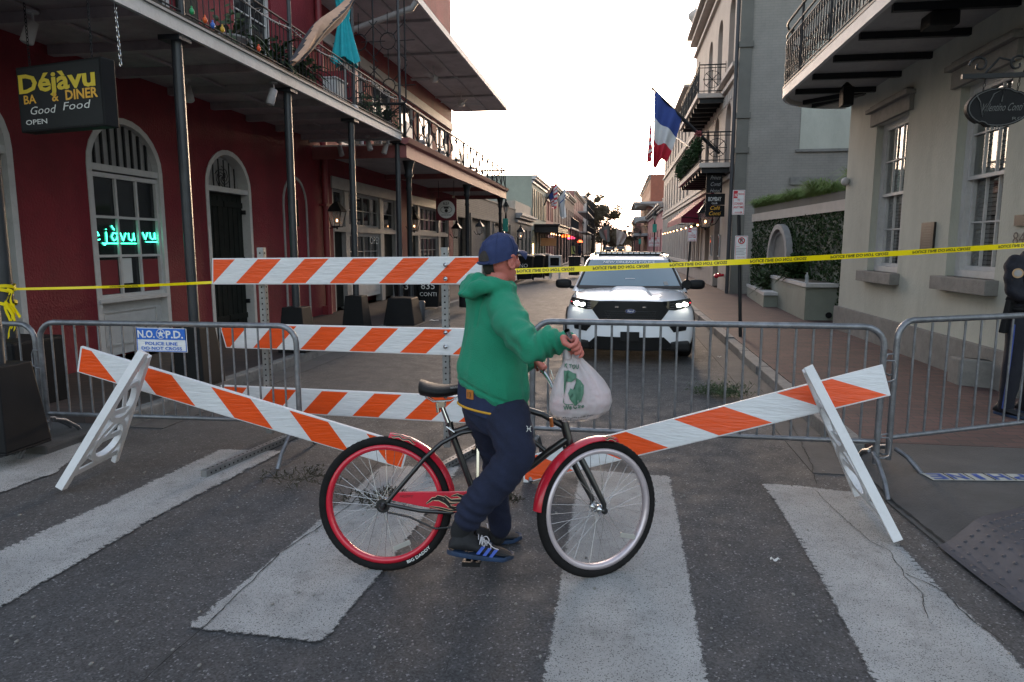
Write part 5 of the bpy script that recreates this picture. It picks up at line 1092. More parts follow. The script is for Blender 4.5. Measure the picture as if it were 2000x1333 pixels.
# niche
pn = PN(1532, 500, FI.o, FI.n); sN = (pn-FI.o).dot(iu); zN = PN(1532, 440, FI.o, FI.n).z; wN = (PN(1512, 500, FI.o, FI.n)-PN(1552, 500, FI.o, FI.n)).length/2
m = MB(); arch_band(m, FI, sN-wN+.12, sN+wN-.12, 1.2, zN-wN-.05, wN-.05, .12, .05, .2); arch_band(m, FI, sN-wN+.2, sN+wN-.2, 1.2, zN-wN-.05, wN-.15, .06, .05, .13); m.build('niche_moulding', M['gray_wood'], IW)
m = MB(); m.prism([FI.p(x, z, .08) for x, z in [(sN-wN+.2, 1.2)]+arch(sN-wN+.2, sN+wN-.2, zN-wN-.05, rise=wN-.15)+[(sN+wN-.2, 1.2)]], FI.n*.02); m.build('niche_back', M['stone'], IW)
# sage planters: angular near one, low steps beyond
PLT = thing('planter_wall', 'sage painted masonry planter with a pale coping against the ivy wall', 'planter', (4, 14.5, 0))
tp = [G(1500, 592, SW), G(1570, 626, SW), G(1632, 628, SW)]
zc = PN(1570, 552, (tp[1].x, tp[1].y, 0), (0, 1, 0)).z
poly = [V((tp[0].x, tp[0].y, 0)), V((tp[1].x, tp[1].y, 0)), V((tp[1].x+.75, tp[1].y+.05, 0)), V((tp[1].x+1.0, tp[1].y+1.4, 0)), V((tp[0].x+.9, tp[0].y+.3, 0))]
m = MB(); m.prism(poly, (0, 0, zc-.09)); m.build('planter_body', M['sage_paint'], PLT)
cc = sum(poly, V())/5; m = MB(); m.prism([cc+(p_-cc)*1.05+V((0, 0, zc-.09)) for p_ in poly], (0, 0, .07)); m.build('coping', M['white_wood'], PLT)
m = MB(); m.prism([cc+(p_-cc)*.85+V((0, 0, zc-.1)) for p_ in poly], (0, 0, .09)); m.build('soil', M['dry_twig'], PLT)
m = MB(); m.lathe([(.06, 0), (.06, .02)], PN(1618, 616, poly[1], (0, 1, 0))+V((0, -.01, 0)), ax=(0, -1, 0), n=14); m.build('drain_hole', M['black_paint'], PLT)
PL2 = thing('planter_wall', 'low sage painted planter step with a pale coping beyond the near planter', 'planter', (3.9, 18, 0))
t2 = [G(1440, 566, SW), G(1492, 600, SW)]; z2 = PN(1487, 572, (t2[1].x, t2[1].y, 0), (0, 1, 0)).z
poly2 = [V((t2[1].x-.02, t2[1].y, 0)), V((t2[1].x+.6, t2[1].y+.02, 0)), V((4.6, 20.9, 0)), V((3.75, 20.9, 0))]
m = MB(); m.prism(poly2, (0, 0, z2-.06)); m.build('planter_body', M['sage_paint'], PL2); c2 = sum(poly2, V())/4; m = MB(); m.prism([c2+(p_-c2)*1.04+V((0, 0, z2-.06)) for p_ in poly2], (0, 0, .07)); m.build('coping', M['white_wood'], PL2)
PL3 = thing('planter_wall', 'far square sage planter against the hotel corner', 'planter', (4, 20, 0))
x3 = poly2[3].x; m = MB(); m.box(x3+.1, x3+1.1, 19.2, 21.3, 0, 1.08); m.build('planter_body', M['sage_paint'], PL3); m = MB(); m.box(x3+.05, x3+1.15, 19.1, 21.35, 1.08, 1.16); m.build('coping', M['white_wood'], PL3)
for k, (c, r, lb) in enumerate((((cc.x-.25, cc.y+.1, zc), .55, 'dark broad leaved shrub filling the near sage planter'), ((cc.x+.25, cc.y+.1, zc), .6, 'dark spiky shrub at the right end of the near sage planter'), ((x3+.5, 19.4, 1.1), .6, 'feathery green bush in the far square planter'), ((poly2[0].x+.35, poly2[0].y+1.2, z2), .5, 'fine leaved plant spilling over the low planter step'))):
    t = thing('shrub', lb, 'plant', c, group='shrubs in the sage planters'); m = MB(); fronds(m, V(c)-V((0, 0, .05)), 40, r, 60+k, .04, .9, 1.3); leaves(m, V(c)+V((0, 0, .25)), (r*.6, r*.6, .3), 500, .11, 80+k, up=.3); m.build('foliage', M['leaf_dark' if k < 2 else 'leaf'], t, recalc=False); m = MB(); [m.tube([V(c)-V((0, 0, .1)), V(c)+V((.1*i, .05*i, .3))], .012, 5) for i in (-1, 0, 1)]; m.build('stem', MT['bark'], t)
pb = PN(1577, 548, poly[1], (0, 1, 0)); m = MB(); m.lathe([(.035, 0), (.037, .02), (.035, .1), (.037, .12), (.033, .15), (.014, .19), (.016, .2), (.016, .215), (.0001, .216)], (pb.x, pb.y+.05, zc-.02), n=14)
tag(m.build('water_bottle', mk('clear_plastic', (.55, .58, .6), .08, alpha=.45)), 'clear plastic water bottle standing on the planter coping', 'bottle')
m = MB(); m.lathe([(.035, 0), (.035, .12), (.014, .17), (.014, .22), (.0001, .221)], (poly[0].x+.03, poly[0].y+.1, zc-.02), n=12); tag(m.build('beer_bottle', mk('bottle_dark', (.02, .012, .006), .1)), 'dark glass bottle on the left end of the planter coping', 'bottle')
# ================================================================== sign posts on the right pavement
def sign_post(label, base, zt, tilt, plates, r=.028):
    t = thing('sign_post', label, 'sign post', base); b = V(base)
    m = MB(); m.tube([b, b+V((tilt, 0, zt))], r, 8); m.build('post', M['black_iron'], t)
    for kind, z0, z1, w, off in plates:
        c = b.x+tilt*((z0+z1)/2)/zt+off; f = Fr((c-w/2, b.y-r-.006, 0), (1, 0, 0), (0, -1, 0))
        m = MB(); m.fbox(f, 0, w, z0, z1, -.004, 0); pl = m.build('sign_plate', M['white_sheet'], t, bev=.003)
        red = MB(); blk = MB(); h = z1-z0
        bt = .008*w/.3
        for a_ in ((.01, w-.01, z0+.01, z0+.01+bt), (.01, w-.01, z1-.01-bt, z1-.01), (.01, .01+bt, z0+.01, z1-.01), (w-.01-bt, w-.01, z0+.01, z1-.01)): red.fbox(f, *a_, .0005, .003)
        if kind == 'np':
            red.fbox(f, .015, w*.4, z1-h*.33, z1-.015, .001, .0035); red.m = 1; tx(red, f, 'NO', .03, z1-h*.27, h*.13, w*.3, d=.005, bold=.02); red.m = 0
            tx(red, f, 'PARKING', w*.42, z1-h*.2, h*.08, w*.5, d=.004, bold=.02)
            for i, s_ in enumerate(('TO', 'CORNER', 'ANYTIME')): tx(red, f, s_, w/2, z1-h*(.45+.145*i), h*.095, w*(.2, .72, .78)[i], d=.004, al=.5, bold=.02)
            red.fbox(f, w*.2, w*.75, z0+h*.09, z0+h*.11, .001, .004); red.prism([f.p(w*.7, z0+h*.06, .004), f.p(w*.85, z0+h*.1, .004), f.p(w*.7, z0+h*.14, .004)], (0, .002, 0))
        if kind == 'p':
            red.tube([f.p(w/2+.23*w*math.cos(t_), z1-h*.2+.23*w*math.sin(t_), .004) for t_ in [k*.314 for k in range(20)]], .012*w/.3, 4, closed=True); red.beam(f.p(w/2-.16*w, z1-h*.2+.16*w, .004), f.p(w/2+.16*w, z1-h*.2-.16*w, .004), .002, .02*w/.3, up=(0, 0, 1))
            tx(blk, f, 'P', w/2, z1-h*.27, h*.14, w*.2, d=.005, al=.5, bold=.03); tx(red, f, 'PERMIT', w*.1, z1-h*.46, h*.04, w*.3, d=.004)
            for i in range(5): blk.fbox(f, w*.1, w*(.9-.1*(i % 3)), z1-h*(.52+.06*i), z1-h*(.51+.06*i), .001, .003)
            tx(red, f, 'TOW ZONE', w/2, z0+h*.1, h*.05, w*.6, d=.004, al=.5)
        red.build('sign_print', [MT['sign_red'], M['white_sheet']], pl, recalc=False)
        if blk.v: blk.build('sign_print', M['black_letter'], pl, recalc=False)
    return t
mk('sign_red', (.5, .015, .03), .5)
b = G(1446, 658, SW); b.z = SW
za = [PY(1440, v, b.y).z for v in (372, 420, 461, 509)]
wa = PY(1451, 400, b.y).x-PY(1427, 400, b.y).x
sign_post('black post with a no parking sign and a permit parking sign on the right pavement', b, za[0]-SW, -.13, [('np', za[1], za[0], wa, -.0), ('p', za[3], za[2], wa*1.05, .03)])
b = G(1340, 560, SW); b = V((2.1, 22.0, SW)); b.x = PY(1341, 540, 22).x; za = [PY(1350, v, 22).z for v in (445, 472)]
sign_post('grey post with a small no parking sign behind the patrol car, near the maroon awning', b, za[0]-SW, .1, [('np', za[1], za[0], .27, .03)])
b = V((PY(1277, 500, 48).x, 48, SW)); za = [PY(1277, v, 48).z for v in (464, 482)]
sign_post('post with two small pale parking signs by the far right lamp', b, za[0]-SW, 0, [('np', za[1], za[0], .35, -.2), ('np', za[1], za[0], .35, .2)])
# ================================================================== steel crowd barriers
def barrier(label, p0, p1, zt, zb, y_feet=.35, n=17, feet=(True, True), skip=(), w0=.02, hook=None):
    p0, p1 = V(p0), V(p1); u = (p1-p0); L = u.length; u.normalize(); n_ = V((u.y, -u.x, 0)); Z = V((0, 0, 1))
    t = thing('crowd_barrier', label, 'barrier', (p0+p1)/2, group='steel crowd barriers')
    r = .13; P = []
    for cx_, cz_, a0 in ((r, zt-r, math.pi), (L-r, zt-r, math.pi/2)):
        for k in range(6): a = a0-k*math.pi/10; P.append(p0+u*(cx_+r*math.cos(a))+Z*(cz_+r*math.sin(a)))
    m = MB(); m.tube([p0+Z*.14]+P+[p1+Z*.14], .021, 10); m.tube([p0+Z*zb, p1+Z*zb], .017, 8); m.build('barrier_frame', M['galvanized'], t)
    m = MB()
    for i in range(1, n): c = p0+u*L*i/n; m.tube([c+Z*(zb+.012), c+Z*(zt-.015)], .0085, 6)
    m.build('barrier_bars', M['galvanized'], t)
    for k, (c, s) in enumerate(((p0, 1), (p1, -1))):
        if not feet[k]: continue
        m = MB(); b = c+u*s*.03+Z*.2
        for q in (-1, 1): m.tube([b+n_*q*.03+Z*.02, b+n_*q*.13-Z*.01, b+n_*q*.26-Z*.1, b+n_*q*.33-Z*.19], .016, 8)
        m.build('foot', M['galvanized'], t)
    if hook is not None:
        m = MB(); c = (p0 if hook < 0 else p1); 
        for z in (zt-.22, .32): m.tube([c+Z*z, c+u*hook*.07+Z*z, c+u*hook*.085+Z*(z-.03), c+u*hook*.085+Z*(z-.12), c+u*hook*.05+Z*(z-.14), c+Z*(z-.14)], .006, 5)
        m.build('coupling_hook', M['galvanized'], t)
    return t
YB = 4.72
def fz(px, py): return PY(px, py, YB).z
zT, zB = fz(1500, 636), fz(1500, 856); print('fence', zT, zB)
a, b = PY(82, 700, 4.66), PY(580, 700, 4.72); a.z = b.z = 0
barrier('long steel barrier carrying the blue police sign, at the left', a, b, fz(300, 632)-.0, fz(300, 812), n=int(abs(b.x-a.x)/.098), hook=-1)
a, b = PY(-420, 700, 4.9), PY(72, 700, 4.7); a.z = b.z = 0
barrier('steel barrier running out of the picture at the left edge', a, b, PY(40, 632, 4.75).z, PY(40, 800, 4.75).z, n=18)
a, b = PY(1040, 740, 4.74), PY(1722, 740, 4.74); a.z = b.z = 0
barrier('long steel barrier in front of the patrol car', a, b, zT, zB, n=int(abs(b.x-a.x)/.105), hook=1)
a = PY(1746, 740, 4.85); b = PY(2330, 740, 6.3); a.z = b.z = 0
barrier('steel barrier angled away at the right edge in front of the officer', a, b, PY(1800, 625, 4.95).z, PY(1800, 850, 4.95).z, n=21, hook=-1)
# police line plate
pl0, pl1 = PY(261, 641, 4.62), PY(363, 690, 4.62); f = Fr((pl0.x, 4.64, 0), (1, 0, 0), (0, -1, 0)); W_, zt, zb = pl1.x-pl0.x, pl0.z, pl1.z; H_ = zt-zb
T = thing('police_sign', 'blue and white police line sign wired to the left barrier', 'sign', ((pl0.x+pl1.x)/2, 4.64, (zt+zb)/2))
m = MB(); m.fbox(f, 0, W_, zb, zt, -.006, 0); m.build('sign_plate', M['white_sheet'], T, bev=.004)
mk('police_blue', (.015, .12, .5), .4, var=.05)
m = MB(); m.fbox(f, .004, W_-.004, zt-H_*.48, zt-.004, .0, .003)
for a_ in ((.004, .009, zb+.004, zt), (W_-.009, W_-.004, zb+.004, zt), (.004, W_-.004, zb+.004, zb+.009)): m.fbox(f, *a_, .0, .003)
tx(m, f, 'POLICE LINE', W_/2, zb+H_*.29, H_*.13, W_*.64, d=.004, al=.5, bold=.02); tx(m, f, 'DO NOT CROSS', W_/2, zb+H_*.09, H_*.13, W_*.8, d=.004, al=.5, bold=.02); m.build('sign_print', MT['police_blue'], T, recalc=False)
m = MB(); tx(m, f, 'N.O.', W_*.04, zb+H_*.6, H_*.3, W_*.34, d=.005, bold=.03); tx(m, f, 'P.D.', W_*.6, zb+H_*.6, H_*.3, W_*.34, d=.005, bold=.03)
c = f.p(W_/2, zb+H_*.76, .005); m.tube([c+V((math.cos(t_)*H_*.19, 0, math.sin(t_)*H_*.19)) for t_ in [k*.3 for k in range(0, 20)]], .003, 4)
st = [c+V((math.sin(k*math.pi/5)*H_*(.17 if k % 2 == 0 else .07), 0, math.cos(k*math.pi/5)*H_*(.17 if k % 2 == 0 else .07))) for k in range(10)]; m.prism(st, (0, .002, 0)); m.build('sign_print', M['white_sheet'], T, recalc=False)
# ================================================================== striped boards
def board(parent, c00, c10, c11, c01, n, th, slant, phase=0, flip=False, mats=None, holes=True):
    """c00 bottom left, c10 bottom right, c11 top right, c01 top left; slanting stripes as flush pieces of one thin sheet"""
    c00, c10, c11, c01 = map(V, (c00, c10, c11, c01)); nn = (c10-c00).cross(c01-c00).normalized()
    if nn.y > 0: nn = -nn
    c11 = c11-nn*(c11-c00).dot(nn)
    m = MB(); back = -nn*th; m.prism([c00, c10, c11, c01], back); bd = m.build('board', M['white_plastic'], parent, bev=.004)
    W = (c10-c00).length; H = (c01-c00).length
    def P(u, v): return (c00.lerp(c10, u)).lerp(c01.lerp(c11, u), v)+nn*.0025
    w = m_or = MB(); ww = MB(); per = 2/n; e = .045
    def clip(a0, a1, mb):
        # parallelogram between lines u = a + slant*v, clipped to 0..1
        poly = [(a0, 0), (a1, 0), (a1+slant, 1), (a0+slant, 1)]
        for lim, sgn in ((.006, 1), (.994, -1)):
            out = []
            for i in range(len(poly)):
                p, q = poly[i-1], poly[i]; ip, iq = (p[0]-lim)*sgn >= 0, (q[0]-lim)*sgn >= 0
                if ip != iq: t = (lim-p[0])/(q[0]-p[0]); out.append((lim, p[1]+(q[1]-p[1])*t))
                if iq: out.append(q)
            poly = out
            if not poly: return
        mb.add([P(u_, e+v_*(1-2*e)) for u_, v_ in poly], [tuple(range(len(poly)))])
    for k in range(-3, int(n)+3):
        a = k*per/1.0*1.0+phase; clip(a, a+per/2, w); clip(a+per/2, a+per, ww)
    w.build('orange_stripes', M['orange_sheet'], bd); ww.build('white_stripes', M['white_sheet'], bd); return bd
T3 = thing('road_barricade', 'tall three board orange and white barricade on perforated steel posts', 'barricade', (-2.1, 5.1, 0))
def q4(px, Y0, Y1): return [PY(px[0][0], px[0][1], Y0), PY(px[1][0], px[1][1], Y1), PY(px[2][0], px[2][1], Y1), PY(px[3][0], px[3][1], Y0)]
YL, YR = 5.12, 4.95
bd1 = board(T3, *q4(((414, 556), (940, 556), (940, 501), (414, 505)), YL, YR), 11, .03, .088, -.085)
bd2 = board(T3, *q4(((441, 680), (952, 697), (950, 643), (427, 632)), YL, YR), 10.5, .03, .1, -.075)
bd3 = board(T3, *q4(((446, 801), (945, 829), (943, 776), (430, 753)), YL, YR), 10, .03, .1, -.09)
mk('perforated_steel', (.25, .25, .25), .45, .6, var=.2, sc=12, dirt=.3, dcol=(.12, .12, .12)); mk('hole', (.01, .01, .01), 1)
for px, Y in ((521, YL+.065), (872, YR+.065)):
    x = PY(px, 700, Y).x; zt = PY(px, 484, Y).z; s = .026
    m = MB(); m.box(x-s, x+s, Y-s, Y+s, .04, zt); up = m.build('upright', MT['perforated_steel'], T3, bev=.003)
    m = MB(); z = .08
    while z < zt-.01: m.lathe([(.007, 0), (.007, .0015)], (x, Y-s, z), ax=(0, -1, 0), n=8); m.lathe([(.007, 0), (.007, .0015)], (x+s, Y, z), ax=(1, 0, 0), n=8); m.lathe([(.007, 0), (.007, .0015)], (x-s, Y, z), ax=(-1, 0, 0), n=8); z += .045
    m.build('punched_holes', MT['hole'], up)
    m = MB(); y0, y1 = (4.17, 5.9) if px < 600 else (4.5, 5.75)
    g0 = G(398, 935) if px < 600 else V((x+.02, 4.4, 0)); g1 = G(600, 845) if px < 600 else G(1000, 845)
    g0.z = g1.z = .03; m.beam(g0, g1, .05, .05); ft = m.build('foot_rail', MT['perforated_steel'], T3, bev=.003); m = MB(); k = int((g1-g0).length/.045); d = (g1-g0).normalized(); sd = V((d.y, -d.x, 0))
    for i in range(1, k): m.lathe([(.007, 0), (.007, .0015)], g0.lerp(g1, i/k)+V((0, 0, .025)), ax=(0, 0, 1), n=8); m.lathe([(.007, 0), (.007, .0015)], g0.lerp(g1, i/k)+sd*.025, ax=sd, n=8)
    m.build('punched_holes', MT['hole'], ft)
    m = MB()
    for pys in ((518, 545), (650, 678), (775, 812)):
        for py in pys:
            Yb = (YL if px < 600 else YR)-.0; c = PY(px-6 if px < 600 else px-2, py, Yb); m.lathe([(.017, -.002), (.017, .004), (.01, .005), (.01, .012), (.0001, .014)], c, ax=(0, -1, 0), n=8)
    m.build('bolt', M['chrome'], T3)
# fallen A-frame barricades
def aframe(label, foot_a, foot_b, top, bd_px, Ys, side, nst, slant, phase):
    t = thing('a_frame_barricade', label, 'barricade', (foot_a+foot_b)/2, group='fallen A-frame barricades')
    board(t, *[PY(px, py, Y) for (px, py), Y in zip(bd_px, Ys)], nst, .028, slant, phase)
    def rail(p, q, w, d): mb = MB(); mb.beam(p, q, w, d, up=(0, 1, 0)); return mb
    ax = (top-foot_a); 
    m = MB(); m.beam(foot_a, top, .05, .06, up=(0, 1, .2)); m.beam(foot_b, top+V((0, .04, -.03)), .035, .04, up=(0, 1, .2))
    # moulded web between the two rails with its round and oblong openings, drawn as ribs
    def wp(a, b): return (foot_a.lerp(top, a)).lerp(foot_b.lerp(top+V((0, .05, -.03)), a), b)
    def loop(ca, cb, ra, rb, r, n=20): m.tube([wp(ca+ra*math.sin(t_), cb+rb*math.cos(t_)) for t_ in [k*2*math.pi/n for k in range(n)]], r, 5, closed=True)
    for a_ in (.08, .3, .52, .74): m.beam(wp(a_, .02), wp(a_+.02, .98), .012, .05, up=ax)
    m.beam(wp(.1, .05), wp(.5, .95), .012, .03, up=ax); m.beam(wp(.3, .9), wp(.78, .1), .012, .03, up=ax)
    m.build('moulded_leg', M['white_plastic'], t, bev=.003)
    m = MB()
    for (c0, c1, r0, r1) in ((.62, .5, .13, .36), (.3, .55, .14, .3)):
        n = 28
        vs = []
        for k in range(n):
            t_ = k*2*math.pi/n; sx_, sy_ = math.sin(t_), math.cos(t_)
            for kk in (1, 1.28): vs.append(wp(c0+r0*kk*sx_, c1+r1*kk*sy_))
        nrm = (top-foot_a).cross(foot_b-foot_a).normalized()*.02
        V4 = [v+nrm for v in vs]+[v-nrm for v in vs]; N2 = 2*n
        fsx = []
        for k in range(n):
            j = (k+1) % n; a0, a1, b0, b1 = 2*k, 2*k+1, 2*j, 2*j+1
            fsx += [(a0, a1, b1, b0), (N2+a0, N2+b0, N2+b1, N2+a1), (a0, b0, N2+b0, N2+a0), (a1, N2+a1, N2+b1, b1)]
        m.add(V4, fsx)
    m.build('leg_web', M['white_plastic'], t)
    return t
A1, A2 = G(120, 962), G(225, 908); A1.z = A2.z = .03; tp_ = PY(280, 688, 4.0)
aframe('left A-frame board leaning down from its white plastic leg onto the street', A1, V((A2.x-.0, A2.y, .03)), tp_, ((150, 727), (786, 916), (800, 868), (157, 677)), (4.12, 4.5, 4.52, 4.12), -1, 8.4, -.085, .0)
A1, A2 = G(1752, 1066), G(1672, 975); A1.z = A2.z = .03; tp_ = PY(1578, 716, 4.02)
aframe('right A-frame board leaning down from its white plastic leg behind the front wheel', A1, V((A2.x, A2.y, .03)), tp_, ((1022, 945), (1740, 773), (1725, 712), (1022, 893)), (4.42, 4.1, 4.12, 4.45), 1, 7.2, -.115, .02)
# ================================================================== police tape
def tape(label, pts, w, texts, th=.0004):
    t = thing('police_tape', label, 'tape', pts[0]); P = [V(p) for p in pts]; m = MB(); n = len(P)
    def at(s):
        s = max(0, min(.9999, s))*(n-1); i = int(s); return P[i].lerp(P[i+1], s-i)
    def tw(s): return .25*math.sin(s*7)+.12*math.sin(s*19+1)
    def f(s, v): p = at(s); a = tw(s); return p+V((0, math.sin(a), math.cos(a)))*w*(v-.5)
    N = 160; m.grid(lambda u, v: f(u, v), N, 2); m.build('tape_band', M['tape_yellow'], t, recalc=False)
    L = sum((b-a).length for a, b in zip(P, P[1:])); m = MB()
    for s0, ln in texts:
        m.text('POLICE LINE DO NOT CROSS', (0, 0, 0), (1, 0, 0), (0, 0, 1), w*.52, 0, ln, bold=.02, mp=lambda a, b: f((s0+a)/L, .78-b/w)+V((0, -.0025, 0)))
    m.build('lettering', M['black_letter'], t, recalc=False); return t
p_l = V((-.55, 4.6, 0)); p_l = PY(935, 533, 5.05); p_r = PY(2060, 478, 6.2)
pts = []
for k in range(15):
    s = k/14; px = 952+(2060-952)*s; py = 532.5+(478-533)*s+5*math.sin(math.pi*s)-2*s; pts.append(PY(px, py, 5.05+1.0*s))
Ltot = sum((b-a).length for a, b in zip(pts, pts[1:])); sc_ = Ltot/(2060-952)
tape('yellow police line tape stretched from the barricade past the rider to the right edge', pts, .042, [((x0-952)*sc_, (x1-x0)*sc_) for x0, x1 in ((1010, 1122), (1158, 1268), (1308, 1420), (1465, 1575), (1622, 1735), (1782, 1895), (1950, 2050))])
pts = [PY(30+(414-30)*k/10, 565+(552-565)*k/10+2*math.sin(math.pi*k/10), 5.4-.25*k/10) for k in range(11)]
tape('yellow police tape stretched from the left post to the barricade', pts, .022, [(1.0, .3)])
# knot round the left post
ty = 5.4; c0 = PY(8, 575, ty+.1)
t = thing('tape_knot', 'tangled yellow tape knotted round the black post at the left edge', 'tape', c0); m = MB()
for k, (dz, r) in enumerate(((.06, .1), (.03, .105), (-.08, .1))): m.grid(lambda u, v: c0+V((math.cos(u*6.283)*r, math.sin(u*6.283)*r*.9, dz+.02*math.sin(u*9+k)+.03*(v-.5))), 20, 1)
q = random.Random(2)
for k in range(5):
    P0 = c0+V((.09, -.06, .05-.03*k)); d = V((q.uniform(-.02, .1), q.uniform(-.05, 0), -.25-.1*q.random())); m.grid(lambda u, v: P0+d*u+V((.03*math.sin(u*7+k), 0, .06*math.sin(u*3.1)))+V((0.01, 0, .012))*(v*2-1), 10, 1)
m.build('tape_loops', M['tape_yellow'], t, recalc=False)
p = PY(6, 560, 5.5); LP = thing('corner_post', 'thick dark post on a black box at the left edge, with tape round it', 'post', (c0.x, c0.y, 0)); m = MB(); m.tube([(c0.x, c0.y, .5), (c0.x, c0.y, 3.7)], .075, 14); m.build('shaft', M['slate_post'], LP)
m = MB(); bx0 = c0.x; m.box(bx0-.32, bx0+.32, c0.y-.3, c0.y+.3, .0, .74); m.build('post_box', M['black_paint'], LP, bev=.03)
# small things on the ground
p = G(178, 843); m = MB(); m.lathe([(.03, -.075), (.033, -.07), (.033, .07), (.028, .075)], (p.x, p.y, .034), ax=(1, .3, 0), n=16); m.m = 1; m.lathe([(.0335, .03), (.0335, .06)], (p.x, p.y, .034), ax=(1, .3, 0), n=16); tag(m.build('drink_can', [M['bike_red'], M['white_sheet']]), 'red drink can lying on the asphalt behind the left white leg', 'can')
q = random.Random(12)
def twigs(label, centre, r, n, s, mat='dry_twig', leafy=True, h=.05, cat='debris'):
    m = MB()
    for i in range(n):
        a = q.uniform(0, 6.28); c = V((centre.x+r*math.cos(a)*q.random(), centre.y+r*.6*math.sin(a)*q.random(), .02)); d = V((q.uniform(-1, 1), q.uniform(-1, 1), q.uniform(0, .5)))*s
        m.tube([c, c+d*.5+V((0, 0, h*q.random())), c+d], [.0025, .002, .001], 4)
        if leafy:
            for k in range(4): e = c+d*q.random()+V((0, 0, h*.4*q.random())); o = V((q.uniform(-1, 1), q.uniform(-1, 1), q.uniform(-.2, .8))).normalized()*.018; m.add([e, e+o+V((.006, 0, .004)), e+o*1.8, e+o-V((.006, 0, 0))], [(0, 1, 2, 3)])
    tag(m.build('plant_debris', M[mat], recalc=False), label, cat)
twigs('dry dead weeds scattered left of the rear wheel', G(590, 945), .3, 40, .1); twigs('dead weeds lying on the stripe behind the rear wheel', G(740, 985), .28, 70, .08); twigs('small dry sprigs on the asphalt right of the rider\'s leg', G(985, 985), .12, 26, .06)
p = G(1405, 775); twigs('clump of green weeds growing against the right kerb', V((p.x, p.y, 0)), .34, 130, .2, 'leaf', True, .12, 'weeds')
for k, (px, py, w, lb) in enumerate(((1513, 1101, .022, 'small crumpled white scrap on the near asphalt'), (845, 797, .05, 'torn white paper beside the left steel barrier'), (1335, 622, .04, 'white scrap in the right gutter'), (1405, 700, .03, 'white scrap by the kerb stones'), (848, 628, .1, 'crumpled silver foil strip in the left gutter'), (330, 797, .06, 'white paper strip on the asphalt behind the left barrier'))):
    p = G(px, py); m = MB(); m.grid(lambda u, v: V((p.x+(u-.5)*w*2, p.y+(v-.5)*w, .022+.012*NZ.noise(V((u*4, v*4, k)))+.006*math.sin(u*9))), 6, 4); tag(m.build('paper_scrap', M['paper'], recalc=False), lb, 'litter')
m = MB(); q = random.Random(31)
for i in range(260):
    x, y = q.uniform(-3.5, 2.2), 2.1+q.random()**1.5*6; s = q.uniform(.003, .009); m.sphere((x, y, .012+s*.2), s, 5, 4, (1, 1.4, .6))
tag(m.build('grit', M['stone']), 'scattered grit and tiny stones on the crosswalk asphalt', 'grit', kind='stuff')
# ================================================================== the patrol car
CXc, CYc = .18, 9.25
CAR = thing('police_car', 'white police utility vehicle with lit headlamps and a roof light bar facing the barriers', 'police car', (CXc, CYc+2.2, 0))
def resample(P, n):
    L = [0]
    for a, b in zip(P, P[1:]): L.append(L[-1]+math.hypot(b[0]-a[0], b[1]-a[1]))
    out = []; j = 0
    for i in range(n+1):
        s = L[-1]*i/n
        while j < len(P)-2 and L[j+1] < s: j += 1
        t = (s-L[j])/max(1e-9, L[j+1]-L[j]); out.append((P[j][0]+(P[j+1][0]-P[j][0])*t, P[j][1]+(P[j+1][1]-P[j][1])*t))
    return out
def yn(x, z): return .34*abs(x/.88)**2.4+.1*max(0, z-.6)+.12*max(0, .38-z)
SEC = [(0, .80, .765, .21, .004), (.03, .845, .79, .2, .01), (.1, .872, .815, .19, .022), (.3, .88, .85, .19, .035), (.65, .885, .885, .19, .045), (1.1, .89, .925, .19, .04), (1.25, .89, .93, .19, .0), (2.4, .89, .94, .19, 0), (3.7, .885, .94, .2, 0), (4.2, .86, .93, .22, 0), (4.45, .8, .88, .25, 0), (4.5, .72, .8, .3, 0)]
def section(w, zt, zb, cr):
    h = [(0, zt+cr), (.45*w, zt+cr*.8), (.72*w, zt+cr*.25), (.88*w, zt-.03), (.96*w, zt-.09), (.99*w, zt-.18), (w, zt-.28), (w, .45), (.985*w, .33), (.95*w, zb+.03), (.85*w, zb), (0, zb)]
    h = resample(h, 30); return h+[(-x, z) for x, z in h[-2:0:-1]]
m = MB(); rings = []
for k, (y, w, zt, zb, cr) in enumerate(SEC):
    fade = max(0, 1-y/1.2)**1.3; rings.append([V((CXc+x, CYc+y+(yn(x, z) if y < .001 else yn(x, .6)*1.0+.1*max(0, z-.6)*0+yn(x, z)*0)*fade+(0 if y > .001 else 0), z)) for x, z in section(w, zt, zb, cr)])
N = len(rings[0]); vs = [v for r in rings for v in r]
m.add(vs, [(i*N+k, i*N+(k+1) % N, (i+1)*N+(k+1) % N, (i+1)*N+k) for i in range(len(rings)-1) for k in range(N)], True)
s0 = section(*SEC[0][1:]); cap = []; 
for q in range(7):
    kq = 1-q/7; cap += [V((CXc+x*kq, CYc+yn(x*kq, .5+(z-.5)*kq), .5+(z-.5)*kq)) for x, z in s0]
cap.append(V((CXc, CYc+yn(0, .5), .5)))
m.add(cap, [(i*N+k, i*N+(k+1) % N, (i+1)*N+(k+1) % N, (i+1)*N+k) for i in range(6) for k in range(N)]+[(6*N+k, 6*N+(k+1) % N, 7*N) for k in range(N)], True)
m.add(rings[-1], [tuple(range(N))])
m.build('body', M['car_white'], CAR, weld=True)
def patch(mb, poly, off=.006, f=None, cuts=4):
    bm = bmesh.new(); v = [bm.verts.new((x, 0, z)) for x, z in poly]; fc = bm.faces.new(v); bmesh.ops.triangulate(bm, faces=[fc])
    for _ in range(cuts):
        es = [e for e in bm.edges if e.calc_length() > .05]
        if not es: break
        bmesh.ops.subdivide_edges(bm, edges=es, cuts=1)
    bmesh.ops.triangulate(bm, faces=bm.faces); bm.verts.index_update(); g_ = f or (lambda x, z: V((CXc+x, CYc+yn(x, z)-off, z)))
    mb.add([g_(q.co.x, q.co.z) for q in bm.verts], [tuple(a.index for a in p_.verts) for p_ in bm.faces], True); bm.free(); return mb
